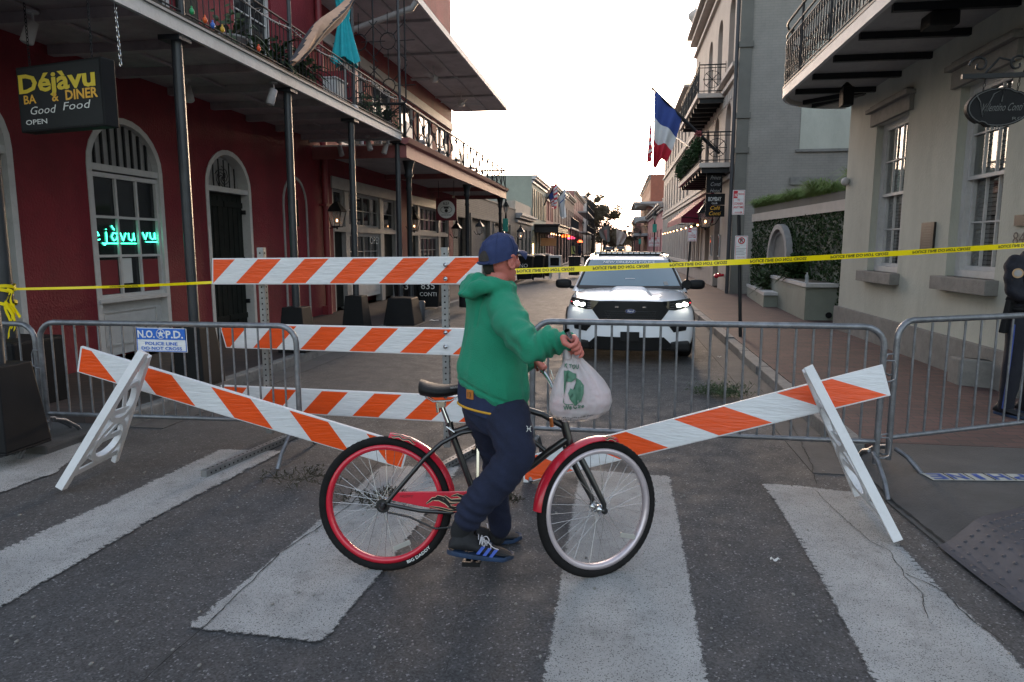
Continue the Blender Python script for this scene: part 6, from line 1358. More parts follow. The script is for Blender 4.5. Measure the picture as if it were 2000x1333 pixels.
def cz(zx, zy):
    px, py = 1080+zx/5.128, 470+zy/5.128; x = 0
    for _ in range(4): p_ = PY(px, py, CYc+yn(x, .55)); x = p_.x-CXc
    return (x, p_.z)
def sym(P): return P+[(-x, z) for x, z in P[::-1]]
# left half outlines measured on the photograph, mirrored
grl = [cz(*q_) for q_ in ((465, 607), (395, 690), (430, 745), (480, 812))]; print('car', grl, cz(230, 640), cz(1385, 655), cz(778, 705))
G_ = sym([(-.0, .765)][:0]+[grl[0], grl[1], grl[2], grl[3]]); G_ = [(x, z) for x, z in G_]
def chain_half(P): return [(-abs(x), z) for x, z in P]+[(abs(x), z) for x, z in P[::-1]]
m = MB(); patch(m, chain_half([cz(*q_) for q_ in ((462, 607), (392, 690), (430, 745), (480, 812))][::1]), .008); gr_ = m.build('grille', M['car_black'], CAR, recalc=False)
mk('grille_bar', (.035, .035, .037), .35)
m = MB(); zt_, zb_ = cz(520, 705)[1], cz(520, 820)[1]; w_ = abs(cz(517, 760)[0])
for i in range(22):
    for sg in (-1, 1):
        x0 = -w_+2*w_*i/21; x1 = x0+sg*(zt_-zb_)*.6
        if abs(x1) <= w_+.01: a_, b_ = (x0, zt_), (x1, zb_); P_ = [V((CXc+a_[0]+(b_[0]-a_[0])*t, CYc+yn(a_[0], .6)-.012, a_[1]+(b_[1]-a_[1])*t)) for t in (0, .5, 1)]; m.tube(P_, .003, 4)
for j in range(6): z = zb_+(zt_-zb_)*j/5; m.tube([V((CXc-w_+2*w_*i/16, CYc+yn(-w_+2*w_*i/16, z)-.011, z)) for i in range(17)], .0025, 4)
m.build('grille_mesh', MT['grille_bar'], gr_)
for sx_ in (-1, 1):
    m = MB(); patch(m, [(sx_*abs(x), z) for x, z in [cz(*q_) for q_ in ((172, 600), (190, 566), (240, 574), (330, 592), (462, 606), (430, 650), (392, 688), (330, 690), (260, 672), (178, 640))]], .009); hl = m.build('headlight', M['glass_dark'], CAR, recalc=False)
    for (gx_, gy_, r_) in ((245, 628, .034), (300, 640, .03)):
        c = cz(gx_, gy_); m = MB(); m.sphere((CXc+sx_*abs(c[0]), CYc+yn(c[0], c[1])-.012, c[1]), r_, 12, 8, (1.5, .5, .8)); m.build('headlight_beam', M['headlight_glow'], hl)
    m = MB()
    for yy in (625, 650, 672): a_, b_ = cz(345, yy), cz(385, yy+3); m.tube([(CXc+sx_*abs(x), CYc+yn(x, z)-.013, z) for x, z in (a_, b_)], .006, 5)
    m.build('lamp_reflector', M['chrome'], hl)
    c = cz(186, 610); m = MB(); m.sphere((CXc+sx_*abs(c[0]), CYc+yn(c[0], c[1])-.01, c[1]), .012, 8, 6); m.build('side_marker', M['bike_red'], hl)
    m = MB(); patch(m, [(sx_*abs(x), z) for x, z in [cz(*q_) for q_ in ((200, 792), (300, 800), (395, 832), (335, 905), (215, 880))]], .008); m.build('side_intake', M['car_black'], CAR, recalc=False)
m = MB(); patch(m, chain_half([cz(*q_) for q_ in ((430, 957), (345, 1030), (352, 1062), (480, 1095))]), .008); m.build('lower_intake', M['car_black'], CAR, recalc=False)
m = MB(); m.box(CXc-.8, CXc+.8, CYc+.12, CYc+.5, .17, .3); m.build('lower_skirt', M['car_black'], CAR, bev=.03)
a_, b_ = cz(650, 912), cz(868, 1010); m = MB(); m.box(CXc+a_[0]*0-.125, CXc+.125, CYc-.03, CYc-.01, b_[1], a_[1]); m.build('plate_bracket', M['car_black'], CAR, bev=.004)
for sx_ in (-1, 1): m = MB(); m.box(CXc+sx_*.18-.025, CXc+sx_*.18+.025, CYc-.005, CYc+.01, cz(610, 668)[1]-.006, cz(610, 662)[1]+.006); m.build('grille_lamp', M['chrome'], CAR)
ce = cz(768, 708)[1]; m = MB(); m.lathe([(.06, -.006), (.06, .006)], (0, 0, 0), ax=(0, -1, 0), n=32, smooth=False); m.v = [V((CXc+v.x*1.15, CYc-.022+v.y, ce+v.z*.52)) for v in m.v]; m.build('badge', M['chrome'], CAR)
m = MB(); m.lathe([(.054, 0), (.054, .002)], (0, 0, 0), ax=(0, -1, 0), n=32, smooth=False); m.v = [V((CXc+v.x*1.15, CYc-.03+v.y, ce+v.z*.5)) for v in m.v]; m.build('badge', mk('badge_blue', (.01, .03, .15), .3), CAR)
m = MB(); m.text('Ford', (CXc, CYc-.0345, ce-.012), (1, 0, 0), (0, 0, 1), .028, .5, .08, .3, .03); m.build('lettering', M['white_sheet'], CAR, recalc=False)
# hood bulge lines
m = MB()
def hoodz(x, y):
    k = max(i for i, s_ in enumerate(SEC[:6]) if s_[0] <= y); a, b = SEC[k], SEC[min(k+1, 6)]; t = (y-a[0])/max(.001, b[0]-a[0]); zt = a[2]+(b[2]-a[2])*t+a[4]+(b[4]-a[4])*t; return zt-.04*(abs(x)/.8)**2
m.grid(lambda u, v: V((CXc+(u-.5)*(.62-.12*v), CYc+.38+.7*v, hoodz((u-.5)*.6, .38+.7*v)+.022*(min(1, min(u, 1-u)*9))*min(1, v*4+.05)-.002)), 16, 10); m.build('hood_bulge', M['car_white'], CAR)
m = MB(); m.tube([V((CXc+x, CYc+.1+yn(x, .6)*.9, hoodz(x, .1)+.004)) for x in [-.8+1.6*i/20 for i in range(21)]], .004, 4)
for s_ in (-1, 1): m.tube([V((CXc+s_*(.76-.03*t), CYc+.3+.8*t, hoodz(.76, .3+.75*t)+.002)) for t in [i/8 for i in range(9)]], .004, 4)
m.build('bonnet_gap', M['car_black'], CAR)
# cabin
def ring(z, w, y0, y1, r=.12, n=6):
    P = []
    for cx_, cy_, a0 in ((w-r, y0+r, -90), (w-r, y1-r, 0), (-w+r, y1-r, 90), (-w+r, y0+r, 180)):
        for k in range(n+1): a = R(a0+90*k/n); P.append(V((CXc+cx_+r*math.cos(a), CYc+cy_+r*math.sin(a)+(.14*(abs(cx_+r*math.cos(a))/w)**2 if a0 in (-90, 180) else 0), z)))
    return P
lv = [ring(.9, .86, 1.05, 4.35), ring(.96, .83, 1.18, 4.3), ring(1.16, .755, 1.56, 4.22), ring(1.34, .68, 1.93, 4.1), ring(1.39, .64, 2.08, 4.02), ring(1.415, .5, 2.3, 3.8)]
n_ = len(lv[0]); m = MB(); m.add([v for r in lv for v in r], [(i*n_+k, i*n_+(k+1) % n_, (i+1)*n_+(k+1) % n_, (i+1)*n_+k) for i in range(len(lv)-1) for k in range(n_)], True); m.add(lv[-1], [tuple(range(n_))], True)
m.build('cabin', M['car_white'], CAR, weld=True)
def ws(u, v, off=.012):
    z = .955+v*(1.345-.955); t = (z-.96)/.38; w = (.83-.15*t)*.93; x = (u-.5)*2*w; y = 1.18+.75*t+.14*(abs(x)/(w/.93))**2; return V((CXc+x, CYc+y-off*2, z+off*.6))
m = MB(); m.grid(lambda u, v: ws(u, v), 20, 8); m.build('windscreen', M['car_glass'], CAR, recalc=False)
m = MB(); m.grid(lambda u, v: ws(u, -.05+v*.1, .016), 20, 2); m.build('cowl', M['car_black'], CAR, recalc=False)
for s_ in (0, 1): m = MB(); m.tube([ws(s_, v/8, .008) for v in range(9)], .02, 6); m.build('pillar_trim', M['car_black'], CAR)
m = MB(); m.text('NEW ORLEANS POLICE', (0, 0, 0), (1, 0, 0), (0, 0, 1), .035, .5, .85, 0, .01, mp=lambda a, b: ws(.5+a/1.36, .87+b/.41, .017)); m.build('lettering', M['white_sheet'], CAR, recalc=False)
m = MB(); m.text('FOB', (0, 0, 0), (1, 0, 0), (0, 0, 1), .02, .5, .05, mp=lambda a, b: ws(.86+a/1.36, .12+b/.41, .016)); m.grid(lambda u, v: ws(.84+u*.04, .08+v*.12, .0145), 2, 2); m.build('window_sticker', M['gray_wood'], CAR, recalc=False)
m = MB(); m.grid(lambda u, v: ws(.46+u*.1, .3+v*.02, .0145), 4, 1); m.build('dash_paper', M['white_sheet'], CAR, recalc=False)
for s_ in (-1, 1):
    m = MB(); c = V((CXc+s_*1.0, CYc+1.42, 1.0)); m.grid(lambda a, b: c+V(((lambda q: (abs(q)**.6)*(1 if q > 0 else -1))(math.cos(a*6.2832)*math.sin(b*3.1416))*.125, math.sin(a*6.2832)*math.sin(b*3.1416)*.06, (lambda q: (abs(q)**.7)*(1 if q > 0 else -1))(math.cos(b*3.1416))*.075)), 20, 12, True, True); m.tube([c-V((s_*.1, 0, .05)), V((CXc+s_*.8, CYc+1.45, .93))], .025, 6); m.build('door_mirror', M['car_black'], CAR)
    m = MB()
    for (ya, yb) in ((1.75, 2.75), (2.82, 3.7)):
        m.add([(CXc+s_*(.86-(z-.9)*.46+.004), CYc+y, z) for y, z in ((ya+(.0 if ya > 2 else -.1), .97), (yb, .97), (yb, 1.31), (ya+(.0 if ya > 2 else .42), 1.31))], [(0, 1, 2, 3)])
    m.build('side_window', M['car_glass'], CAR, recalc=False)
    for yy in (.86, 3.55):
        w = MB(); w.lathe([(.19, -.1), (.3, -.1), (.325, -.07), (.325, .07), (.3, .1), (.19, .1)], (CXc+s_*.78, CYc+yy, .325), ax=(1, 0, 0), n=28); wh = w.build('wheel', M['rubber'], CAR)
        w = MB(); w.lathe([(.19, 0), (.12, .03), (.03, .05)], (CXc+s_*.84, CYc+yy, .325), ax=(s_, 0, 0), n=16); w.build('rim', M['car_black'], wh)
        m = MB(); m.tube([(CXc+s_*.875, CYc+yy+.36*math.cos(t_), .325+.36*math.sin(t_)) for t_ in [k*math.pi/12 for k in range(13)]], .03, 6); m.build('arch_trim', M['car_black'], CAR)
SL = thing('spot_light', 'black pillar spot light on the patrol car', 'lamp', (0, 0, 0)); bpy.data.objects.remove(SL)
m = MB(); c = V((CXc+.82, CYc+1.12, 1.02)); m.lathe([(.0001, -.09), (.05, -.06), (.065, 0), (.065, .03)], c, ax=(.3, -1, .1), n=14); m.tube([c, c+V((-.05, .18, -.1))], .015, 5); m.build('spot_light', M['car_black'], CAR)
m = MB(); m.box(CXc-.57, CXc+.57, CYc+2.4, CYc+2.62, 1.435, 1.475); lb_ = m.build('light_bar', M['car_black'], CAR, bev=.015)
m = MB(); m.box(CXc-.5, CXc+.5, CYc+2.46, CYc+2.56, 1.4, 1.434); m.build('bar_mount', M['car_black'], lb_)
m = MB(); [m.box(CXc-.54+.09*i, CXc-.47+.09*i, CYc+2.394, CYc+2.4, 1.445, 1.465) for i in range(12)]; m.build('bar_lens', M['white_sheet'], lb_)
m = MB(); m.tube([(CXc-.62, CYc+2.1, 1.42), (CXc-.6, CYc+4.0, 1.43)], .012, 5); m.tube([(CXc+.62, CYc+2.1, 1.42), (CXc+.6, CYc+4.0, 1.43)], .012, 5); m.build('roof_rail', M['chrome'], CAR)
# ================================================================== the bicycle
rc, fc = G(752, 1116), G(1167, 1128); rc.z = fc.z = 0
bu = (fc-rc).normalized(); LEAN = R(7); bn = V((bu.y, -bu.x, 0))        # bn: towards the camera
bw = (V((0, 0, 1))*math.cos(LEAN)-bn*math.sin(LEAN)); bk = bu.cross(bw)   # camera-side normal of the leaning plane
def PB(px, py, off=0): return PN(px, py, rc+bk*off, bk)
RW = .328
mk('rim_silver', (.6, .52, .54), .35, .5, var=.1, sc=8); rh = rc+bw*(RW+.005); WB = (fc-rc).length; print('wheelbase', WB, 'rear hub', PB(755, 985)-rh)
BK = thing('bicycle', 'beach cruiser bicycle with black frame, red rear rim and red flame chain guard', 'bicycle', (rc+fc)/2)
def wheel(c, ud, wd_, nd, rimmat, name='wheel', rl=.3):
    """c hub, ud forward, wd_ up, nd axle"""
    t = MB(); R_ = RW
    def tor(Rm, rr, n=56, k=10, knob=0):
        def f(u, v):
            a = u*2*math.pi; b = v*2*math.pi; r2 = rr*(1+(knob*(1 if (int(u*n*1.0)+int(v*k)) % 2 == 0 else 0) if abs(v-.0) < .25 or v > .75 else 0)); rad = Rm+r2*math.cos(b); return c+(ud*math.cos(a)+wd_*math.sin(a))*rad+nd*r2*math.sin(b)
        return f
    n, k = 144, 12
    vs = [tor(R_-.021, .0215, n, k, .1)(i/n, j/k) for i in range(n) for j in range(k)]; t.add(vs, [(i*k+j, i*k+(j+1) % k, ((i+1) % n)*k+(j+1) % k, ((i+1) % n)*k+j) for i in range(n) for j in range(k)], True)
    w = t.build(name, M['rubber'], BK)
    m = MB(); Rr = R_-.05; n = 72; pr = [(Rr+.012, -.017), (Rr+.012, .017), (Rr-.008, .019), (Rr-.014, .008), (Rr-.014, -.008), (Rr-.008, -.019)]
    vs = [c+(ud*math.cos(a)+wd_*math.sin(a))*r+nd*h for a in [i*2*math.pi/n for i in range(n)] for r, h in pr]; m.add(vs, [(i*6+j, i*6+(j+1) % 6, ((i+1) % n)*6+(j+1) % 6, ((i+1) % n)*6+j) for i in range(n) for j in range(6)], True); m.build('rim', M[rimmat], w)
    m = MB()
    for i in range(36):
        a = i*2*math.pi/36; s_ = 1 if i % 2 else -1; a2 = a+(.9 if (i//2) % 2 else -.9); m.tube([c+(ud*math.cos(a2)+wd_*math.sin(a2))*.024+nd*.028*s_, c+(ud*math.cos(a)+wd_*math.sin(a))*(Rr-.01)], .0012, 4)
    m.build('spokes', M['spoke'], w)
    m = MB(); m.lathe([(.009, -.055), (.009, -.035), (.026, -.033), (.026, -.027), (.016, -.024), (.016, .024), (.026, .027), (.026, .033), (.009, .035), (.009, .055)], c, ax=nd, n=14); m.build('hub', M['chrome'], w)
    m = MB(); a = -1.15 if rimmat == 'bike_red' else -.75; p_ = c+(ud*math.cos(a)+wd_*math.sin(a))*rl*.72+nd*.02; tv = (-ud*math.sin(a)+wd_*math.cos(a)) if rimmat == 'bike_red' else (ud*math.cos(a+.5)+wd_*math.sin(a+.5)); tv = tv.normalized(); rv = tv.cross(nd); m.obox(p_, tv*.045, rv*.012, nd*.004); m.build('reflector', M['lamp_glass'], w, bev=.003)
    return w
rw = wheel(rh, bu, bw, bk, 'bike_red')
m = MB(); 
def arc_text(mb, st, c, ud, wd_, nd, Rm, a0, h, wid, off): mb.text(st, (0, 0, 0), (1, 0, 0), (0, 0, 1), h, .5, wid, 0, .02, mp=lambda x, y: c+(ud*math.cos(a0+x/Rm)+wd_*math.sin(a0+x/Rm))*(Rm-y)+nd*off)
arc_text(m, 'BIG DADDY', rh, bu, bw, bk, RW-.022, -.95, .014, .14, .0245); m.build('lettering', M['white_letter'], rw, recalc=False)
ST = R(29)
su = (bu*math.cos(ST)-bk*math.sin(ST)).normalized(); sk = su.cross(bw); fh = fc+bw*(RW+.005); wheel(fh, su, bw, sk, 'rim_silver')
# frame tubes, measured in the leaning bicycle plane
hd1, hd0 = PB(1098, 812), PB(1114, 872); BBk = PB(931, 978)
m = MB(); m.tube([PB(1096, 806), hd0], .021, 12); m.lathe([(.025, -.006), (.025, .006)], hd0, ax=hd1-hd0, n=14); m.tube([hd0+(hd1-hd0)*.25, PB(1070, 884), PB(1040, 908), PB(985, 945), BBk], .019, 10)
m.tube([hd0+(hd1-hd0)*.62, PB(1060, 810), PB(1030, 801), PB(990, 806), PB(945, 825), PB(905, 838), PB(882, 846)], .0155, 10)
m.tube([PB(1064, 880), PB(1045, 864), PB(1010, 850), PB(960, 838), PB(915, 838), PB(884, 848)], .011, 8)
m.tube([PB(878, 825), PB(882, 845), BBk], .0165, 10)
for s_ in (-1, 1):
    m.tube([PB(945, 838, s_*.012), PB(900, 846, s_*.03), PB(862, 866, s_*.045), PB(830, 895, s_*.055), PB(800, 930, s_*.055), PB(757, 981, s_*.055)], .011, 8)
    m.tube([PB(757, 985, s_*.055), PB(820, 998, s_*.05), PB(880, 1002, s_*.04), BBk+bk*s_*.02], .0105, 8)
m.lathe([(.024, -.036), (.024, .036)], BBk, ax=bk, n=14); m.build('frame', M['bike_black'], BK)
m = MB(); cr = hd0-(hd1-hd0).normalized()*.012
m.tube([hd0, cr], .019, 10); m.tube([cr-sk*.05, cr+sk*.05], .018, 8)
for s_ in (-1, 1): m.tube([cr+sk*s_*.05, cr.lerp(fh, .45)+sk*s_*.056+su*.008, fh+sk*s_*.052+bw*.03, fh+sk*s_*.052], [.0165, .0155, .012, .011], 10); m.lathe([(.016, -.004), (.016, .004), (.009, .005), (.009, .014)], fh+sk*s_*.056, ax=sk*s_, n=10)
m.build('fork', M['bike_black'], BK)
m = MB(); m.tube([PB(861, 788), PB(880, 838)], .0125, 12); m.build('seat_post', M['chrome'], BK)
m = MB(); c = PB(880, 838); m.tube([c-bk*.024+bw*.006, c+bk*.024+bw*.006], .009, 8); m.tube([PB(872, 834, .024), PB(888, 845, .03)], .006, 6); m.build('seat_clamp', M['chrome'], BK)
# saddle
sc0 = PB(868, 762); m = MB(); uS = PB(915, 757)-PB(825, 768); uS.normalize(); 
def sad(u, v):
    a = u*2*math.pi; t = v; w = (.108*(1-t)**.75+.022)*math.sin(math.pi*min(1, .06+t*.98))**.35; x = -.115+.255*t; hgt = .036-.006*t+(.012*math.cos(a*2) if 0 else 0)
    zz = math.sin(a); return sc0+uS*x+bk*(w*math.cos(a)*(1 if abs(math.cos(a)) < 2 else 1))+bw*((hgt*(zz if zz > 0 else zz*(1.15-.7*t)))-.012*math.sin(math.pi*t)+.03*(1-t)**3)
m.grid(sad, 28, 22, True, True); m.build('saddle', mk('saddle_vinyl', (.012, .011, .011), .55, bump=.15, bs=120, spec=.25), BK)
m = MB()
for s_ in (-1, 1): m.tube([sc0+uS*.11-bw*.025+bk*.015*s_, sc0+uS*.03-bw*.055+bk*.02*s_, sc0-uS*.05-bw*.05+bk*.022*s_, sc0-uS*.09-bw*.02+bk*.03*s_], .0035, 6)
m.obox(PB(862, 790), uS*.02, bk*.028, bw*.014); m.tube([PB(854, 788, .02), PB(856, 806, .02)], .009, 8); m.build('saddle_rails', M['chrome'], BK)
m = MB(); m.text('MARIN', sc0+uS*.06+bk*.062+bw*.006, uS, bw, .009, .5, .045, .2, .02); m.build('lettering', M['gray_wood'], BK, recalc=False)
# chain guard with flames
mk('flame_black', (.012, .01, .01), .3); mk('flame_cream', (.6, .45, .3), .4)
def pg(z, off=.06): return PB(600+z[0]*.32258, 720+z[1]*.32258, off)
gp = ((515, 765), (560, 748), (800, 746), (1045, 745), (1075, 775), (1010, 835), (960, 868), (900, 872), (700, 838), (515, 800))
m = MB(); m.prism([pg(q_) for q_ in gp], bk*-.012); gd_ = m.build('chain_guard', M['bike_red'], BK, bev=.003)
def curl(mb, mb2, P, w, off=.0605):
    P = [V((x, y)) for x, y in P]; Q = []
    for a, b in zip(P, P[1:]):
        for i in range(4): Q.append(a.lerp(b, i/4))
    Q.append(P[-1]); n = len(Q)
    def side(s_, k, ww):
        d = Q[min(k+1, n-1)]-Q[max(k-1, 0)]; nn = V((-d.y, d.x)).normalized(); return Q[k]+nn*s_*ww
    for mb_, kk, o_ in ((mb2, 1.0, off), (mb, .62, off+.0012)):
        vs = []
        for k in range(n):
            ww = w*kk*math.sin(math.pi*(.06+.88*k/(n-1)))**.8
            for s_ in (-1, 1): a = side(s_, k, ww); vs.append(pg((a.x, a.y), o_))
        mb_.add(vs, [(2*k, 2*k+1, 2*k+3, 2*k+2) for k in range(n-1)])
fb_, fc_ = MB(), MB()
for P_, w in ((((720, 820), (760, 790), (800, 790), (840, 810), (870, 840), (940, 845)), 14), (((760, 800), (790, 775), (830, 785), (860, 820), (910, 815)), 10), (((830, 770), (870, 800), (930, 800), (985, 790), (920, 765)), 13), (((870, 775), (910, 765), (950, 785), (1000, 800)), 10), (((740, 835), (800, 845), (860, 860), (930, 862)), 8), (((850, 840), (900, 855), (950, 845), (980, 820)), 9)): curl(fb_, fc_, P_, w)
fc_.build('flame_outline', MT['flame_cream'], gd_, recalc=False); fb_.build('flame', MT['flame_black'], gd_, recalc=False)
m = MB(); m.text('HUFFY', pg((560, 782), .061), (PB(900, 965)-PB(780, 965)).normalized(), bw, .013, 0, .065, .3, .03); m.build('lettering', mk('dark_red', (.25, .01, .02), .3), gd_, recalc=False)
# mudguards
def guard(c, ud, wd_, nd, a0, a1, name, r=RW+.022, w=.036, fl=()):
    m = MB(); n = 30
    def f(u, v, off=0):
        a = a0+(a1-a0)*u; b = (v-.5)*2; return c+(ud*math.cos(a)+wd_*math.sin(a))*(r-.018*b*b+off)+nd*w*b
    m.grid(f, n, 6); m.grid(lambda u, v: f(u, v, -.003), n, 6); g_ = m.build(name, M['bike_red'], BK, recalc=False)
    m = MB(); m2 = MB()
    for (u0, u1) in fl:
        for s_ in (.72, .93):
            for mb, k_, o in ((m2, 1, .0012), (m, .55, .002)):
                mb.grid(lambda u, v: f(u0+(u1-u0)*u, s_+(v-.5)*.16*k_*math.sin(math.pi*(u*.9+.05))+.06*math.sin(u*9), o), 10, 1)
    if fl: m2.build('flame_outline', MT['flame_cream'], g_, recalc=False); m.build('flame', MT['flame_black'], g_, recalc=False)
    return g_
guard(rh, bu, bw, bk, R(86), R(8), 'rear_mudguard', fl=((.02, .18), (.12, .3)))
guard(fh, su, bw, sk, R(176), R(74), 'front_mudguard', fl=((.86, .98),))
# cranks, pedals, chain
m = MB(); m.lathe([(.07, -.002), (.07, .002)], BBk+bk*.045, ax=bk, n=30); m.tube([BBk+bk*.045, BBk+bk*.06], .014, 8); m.build('chainring', M['chrome'], BK)
pd = PB(922, 1096, .12); m = MB(); m.beam(BBk+bk*.062, PB(928, 1084, .07), .012, .022, up=bk); m.beam(BBk-bk*.05, BBk*2-PB(928, 1084, .07)-bk*.0, .012, .022, up=bk); m.build('crank', M['chrome'], BK)
for pc in (pd-bw*.002, BBk*2-PB(922, 1084, .12)):
    m = MB(); m.obox(pc+bk*.04, bu*.042, bk*.006, bw*.011); m.obox(pc-bk*.035, bu*.042, bk*.006, bw*.011); m.tube([pc-bk*.05, pc+bk*.045], .008, 8); m.obox(pc+bu*.035, bu*.006, bk*.04, bw*.009); m.obox(pc-bu*.035, bu*.006, bk*.04, bw*.009); m.build('pedal', M['car_black'], BK)
m = MB(); pts = [PB(758, 1001, .045), PB(800, 1010, .045), PB(850, 1033, .045), PB(885, 1030, .045), PB(925, 1003, .045)]; m.tube(pts, .005, 5)
for i in range(40): t = i/39*4; k = min(3, int(t)); c = pts[k].lerp(pts[k+1], t-k); m.sphere(c, .0065, 6, 4)
m.lathe([(.034, -.003), (.034, .003)], rh+bk*.045, ax=bk, n=18); m.lathe([(.018, 0), (.018, .02), (.008, .03)], rh+bk*.045, ax=bk, n=12); m.build('chain', M['bike_black'], BK)
# handlebar
Hb = [PY(1107, 646, 2.7), PY(1117, 668, 2.735), PY(1127, 692, 2.77), PY(1130, 730, 2.88), PY(1118, 770, 3.02), PB(1100, 795)+V((0, 0, .01)), PY(1088, 778, 3.27), PY(1079, 757, 3.33), PY(1066, 733, 3.38), PY(1050, 713, 3.4), PY(1036, 700, 3.41)]
def smooth(P, n=6):
    out = []; N = len(P)
    for i in range(N-1):
        p0, p1, p2, p3 = P[max(i-1, 0)], P[i], P[i+1], P[min(i+2, N-1)]
        for k in range(n): t = k/n; out.append(.5*((2*p1)+(p2-p0)*t+(2*p0-5*p1+4*p2-p3)*t*t+(3*p1-p0-3*p2+p3)*t**3))
    out.append(P[-1]); return out
m = MB(); m.tube(smooth(Hb), .0115, 12, cap=False); hb_ = m.build('handlebar', M['chrome'], BK)
m = MB(); m.tube([PB(1100, 812), PB(1100, 797)], .016, 10); m.obox(PB(1100, 797), bu*.02, sk*.028, bw*.016); m.build('stem', M['chrome'], BK, bev=.003)
m = MB(); m.tube([PY(1066, 735, 3.37), PY(1074, 750, 3.35), PY(1082, 743, 3.34), PY(1075, 722, 3.34)], .003, 6); m.build('brake_lever', M['chrome'], BK)
m = MB(); m.tube([PY(1076, 816, 3.14), PY(1078, 834, 3.14)], .009, 8); m.build('frame_reflector', mk('amber_brown', (.35, .1, .02), .4), BK)
# ================================================================== people
def remeshed(mb, name, mat, parent, vox, sm=2, disp=None, label=None):
    me = bpy.data.meshes.new('tmp'); me.from_pydata([tuple(v) for v in mb.v], [], mb.f)
    bm = bmesh.new(); bm.from_mesh(me); bmesh.ops.remove_doubles(bm, verts=bm.verts, dist=1e-5); bmesh.ops.recalc_face_normals(bm, faces=bm.faces); bm.to_mesh(me); bm.free()
    o = new_obj('tmp', me); md = o.modifiers.new('r', 'REMESH'); md.mode = 'VOXEL'; md.voxel_size = vox
    dg = bpy.context.evaluated_depsgraph_get(); dg.update(); m2 = bpy.data.meshes.new_from_object(o.evaluated_get(dg)); bpy.data.objects.remove(o); bpy.data.meshes.remove(me)
    bm = bmesh.new(); bm.from_mesh(m2); bmesh.ops.holes_fill(bm, edges=bm.edges, sides=3)
    for _ in range(sm): bmesh.ops.smooth_vert(bm, verts=bm.verts, factor=.5, use_axis_x=True, use_axis_y=True, use_axis_z=True)
    bm.normal_update()
    if disp:
        mv = [(v, v.normal.copy()*disp(v.co, v.normal)) for v in bm.verts]
        for v, d in mv: v.co += d
    iw = WM[parent.name].inverted(); bm.transform(iw); bm.to_mesh(m2); bm.free(); m2.name = name
    m2.materials.clear(); m2.materials.append(mat)
    for p_ in m2.polygons: p_.use_smooth = True
    o = new_obj(name, m2); o.parent = parent; WM[o.name] = WM[parent.name]
    if label: o['label'] = label
    return o
def limb(mb, P, r, n=14, k=5):
    Q = smooth([V(p) for p in P], k); N = len(P); rr = []
    for i in range(len(Q)): t = i/(len(Q)-1)*(N-1); a = min(N-2, int(t)); t -= a; t = t*t*(3-2*t); rr.append(r[a]*(1-t)+r[a+1]*t)
    mb.tube(Q, rr, n); mb.sphere(Q[0], rr[0]*.985, 12, 8); mb.sphere(Q[-1], rr[-1]*.985, 12, 8)
def loft(mb, rings, n=28):
    """rings: (centre, half width, half depth, heading angle, tilt)"""
    vs = []
    for c, a, b, th, tl in rings:
        c = V(c); w = V((math.sin(th), -math.cos(th), 0)); f = V((math.cos(th), math.sin(th), 0))
        for k in range(n): t = 2*math.pi*k/n; x, y = math.cos(t), math.sin(t); p = c+w*a*x+f*b*y; p.z += tl*(y*b+.75*x*a); vs.append(p)
    mb.add(vs, [(i*n+k, i*n+(k+1) % n, (i+1)*n+(k+1) % n, (i+1)*n+k) for i in range(len(rings)-1) for k in range(n)], True)
    mb.add(vs[:n], [tuple(range(n))[::-1]]); mb.add(vs[-n:], [tuple(range(n))])
def fist(mb, bar0, bar1, palm_dir, wrist, sc=1.0, curl=1.25, out=None, thumb=True):
    """four fingers of unequal length closed round a bar running bar0 -> bar1, palm lying on its palm_dir side"""
    b0, b1 = V(bar0), V(bar1); ax = (b1-b0).normalized(); pd_ = V(palm_dir); pd_ = (pd_-ax*pd_.dot(ax)).normalized(); sd = ax.cross(pd_)*(out or 1)
    W = .078*sc; mid = (b0+b1)/2; R0 = .0115+.0095*sc
    def P(t, a, r): return b0+ax*t+(pd_*math.cos(a)+sd*math.sin(a))*r
    L = (b1-b0).length
    for k in range(4):
        t = L/2+(k-1.5)*.0195*sc; rr = (.0088, .0092, .0089, .0078)[k]*sc; r_ = R0; end = (3.7, 4.0, 3.85, 3.4)[k]*curl/1.25
        a = .35; pts = []
        while a < end: pts.append(P(t, a, r_+(.006 if a < 1.2 else .002*math.sin(a*2.5)))); a += .22
        mb.tube(pts, [rr*(1.12-.28*i/len(pts)) for i in range(len(pts))], 10); mb.sphere(pts[-1], rr*.86, 10, 8); mb.sphere(pts[0], rr*1.12, 10, 8); mb.sphere(pts[4], rr*1.16, 10, 8)
    # palm
    w = V(wrist); pc = mid+pd_*(R0+.008); 
    for k in range(4): t = L/2+(k-1.5)*.019*sc; mb.tube([P(t, .3, R0+.006), P(t, -.5, R0+.012), P(t, -.5, R0+.012).lerp(w, .55), w], [.0115*sc, .014*sc, .016*sc, .019*sc], 10); mb.sphere(P(t, .3, R0+.006), .0115*sc, 10, 8)
    mb.sphere(w, .026*sc, 12, 8)
    if thumb:
        q0 = w.lerp(P(L/2-.02, -.6, R0+.015), .4); q1 = P(L/2-.045*sc, -.5, R0+.012); q2 = P(L/2-.04*sc, -1.5, R0+.006); q3 = P(L/2-.03*sc, -2.3, R0+.006)
        mb.tube([q0, q1, q2, q3], [.015*sc, .0125*sc, .011*sc, .0085*sc], 10); mb.sphere(q3, .0087*sc, 10, 8)
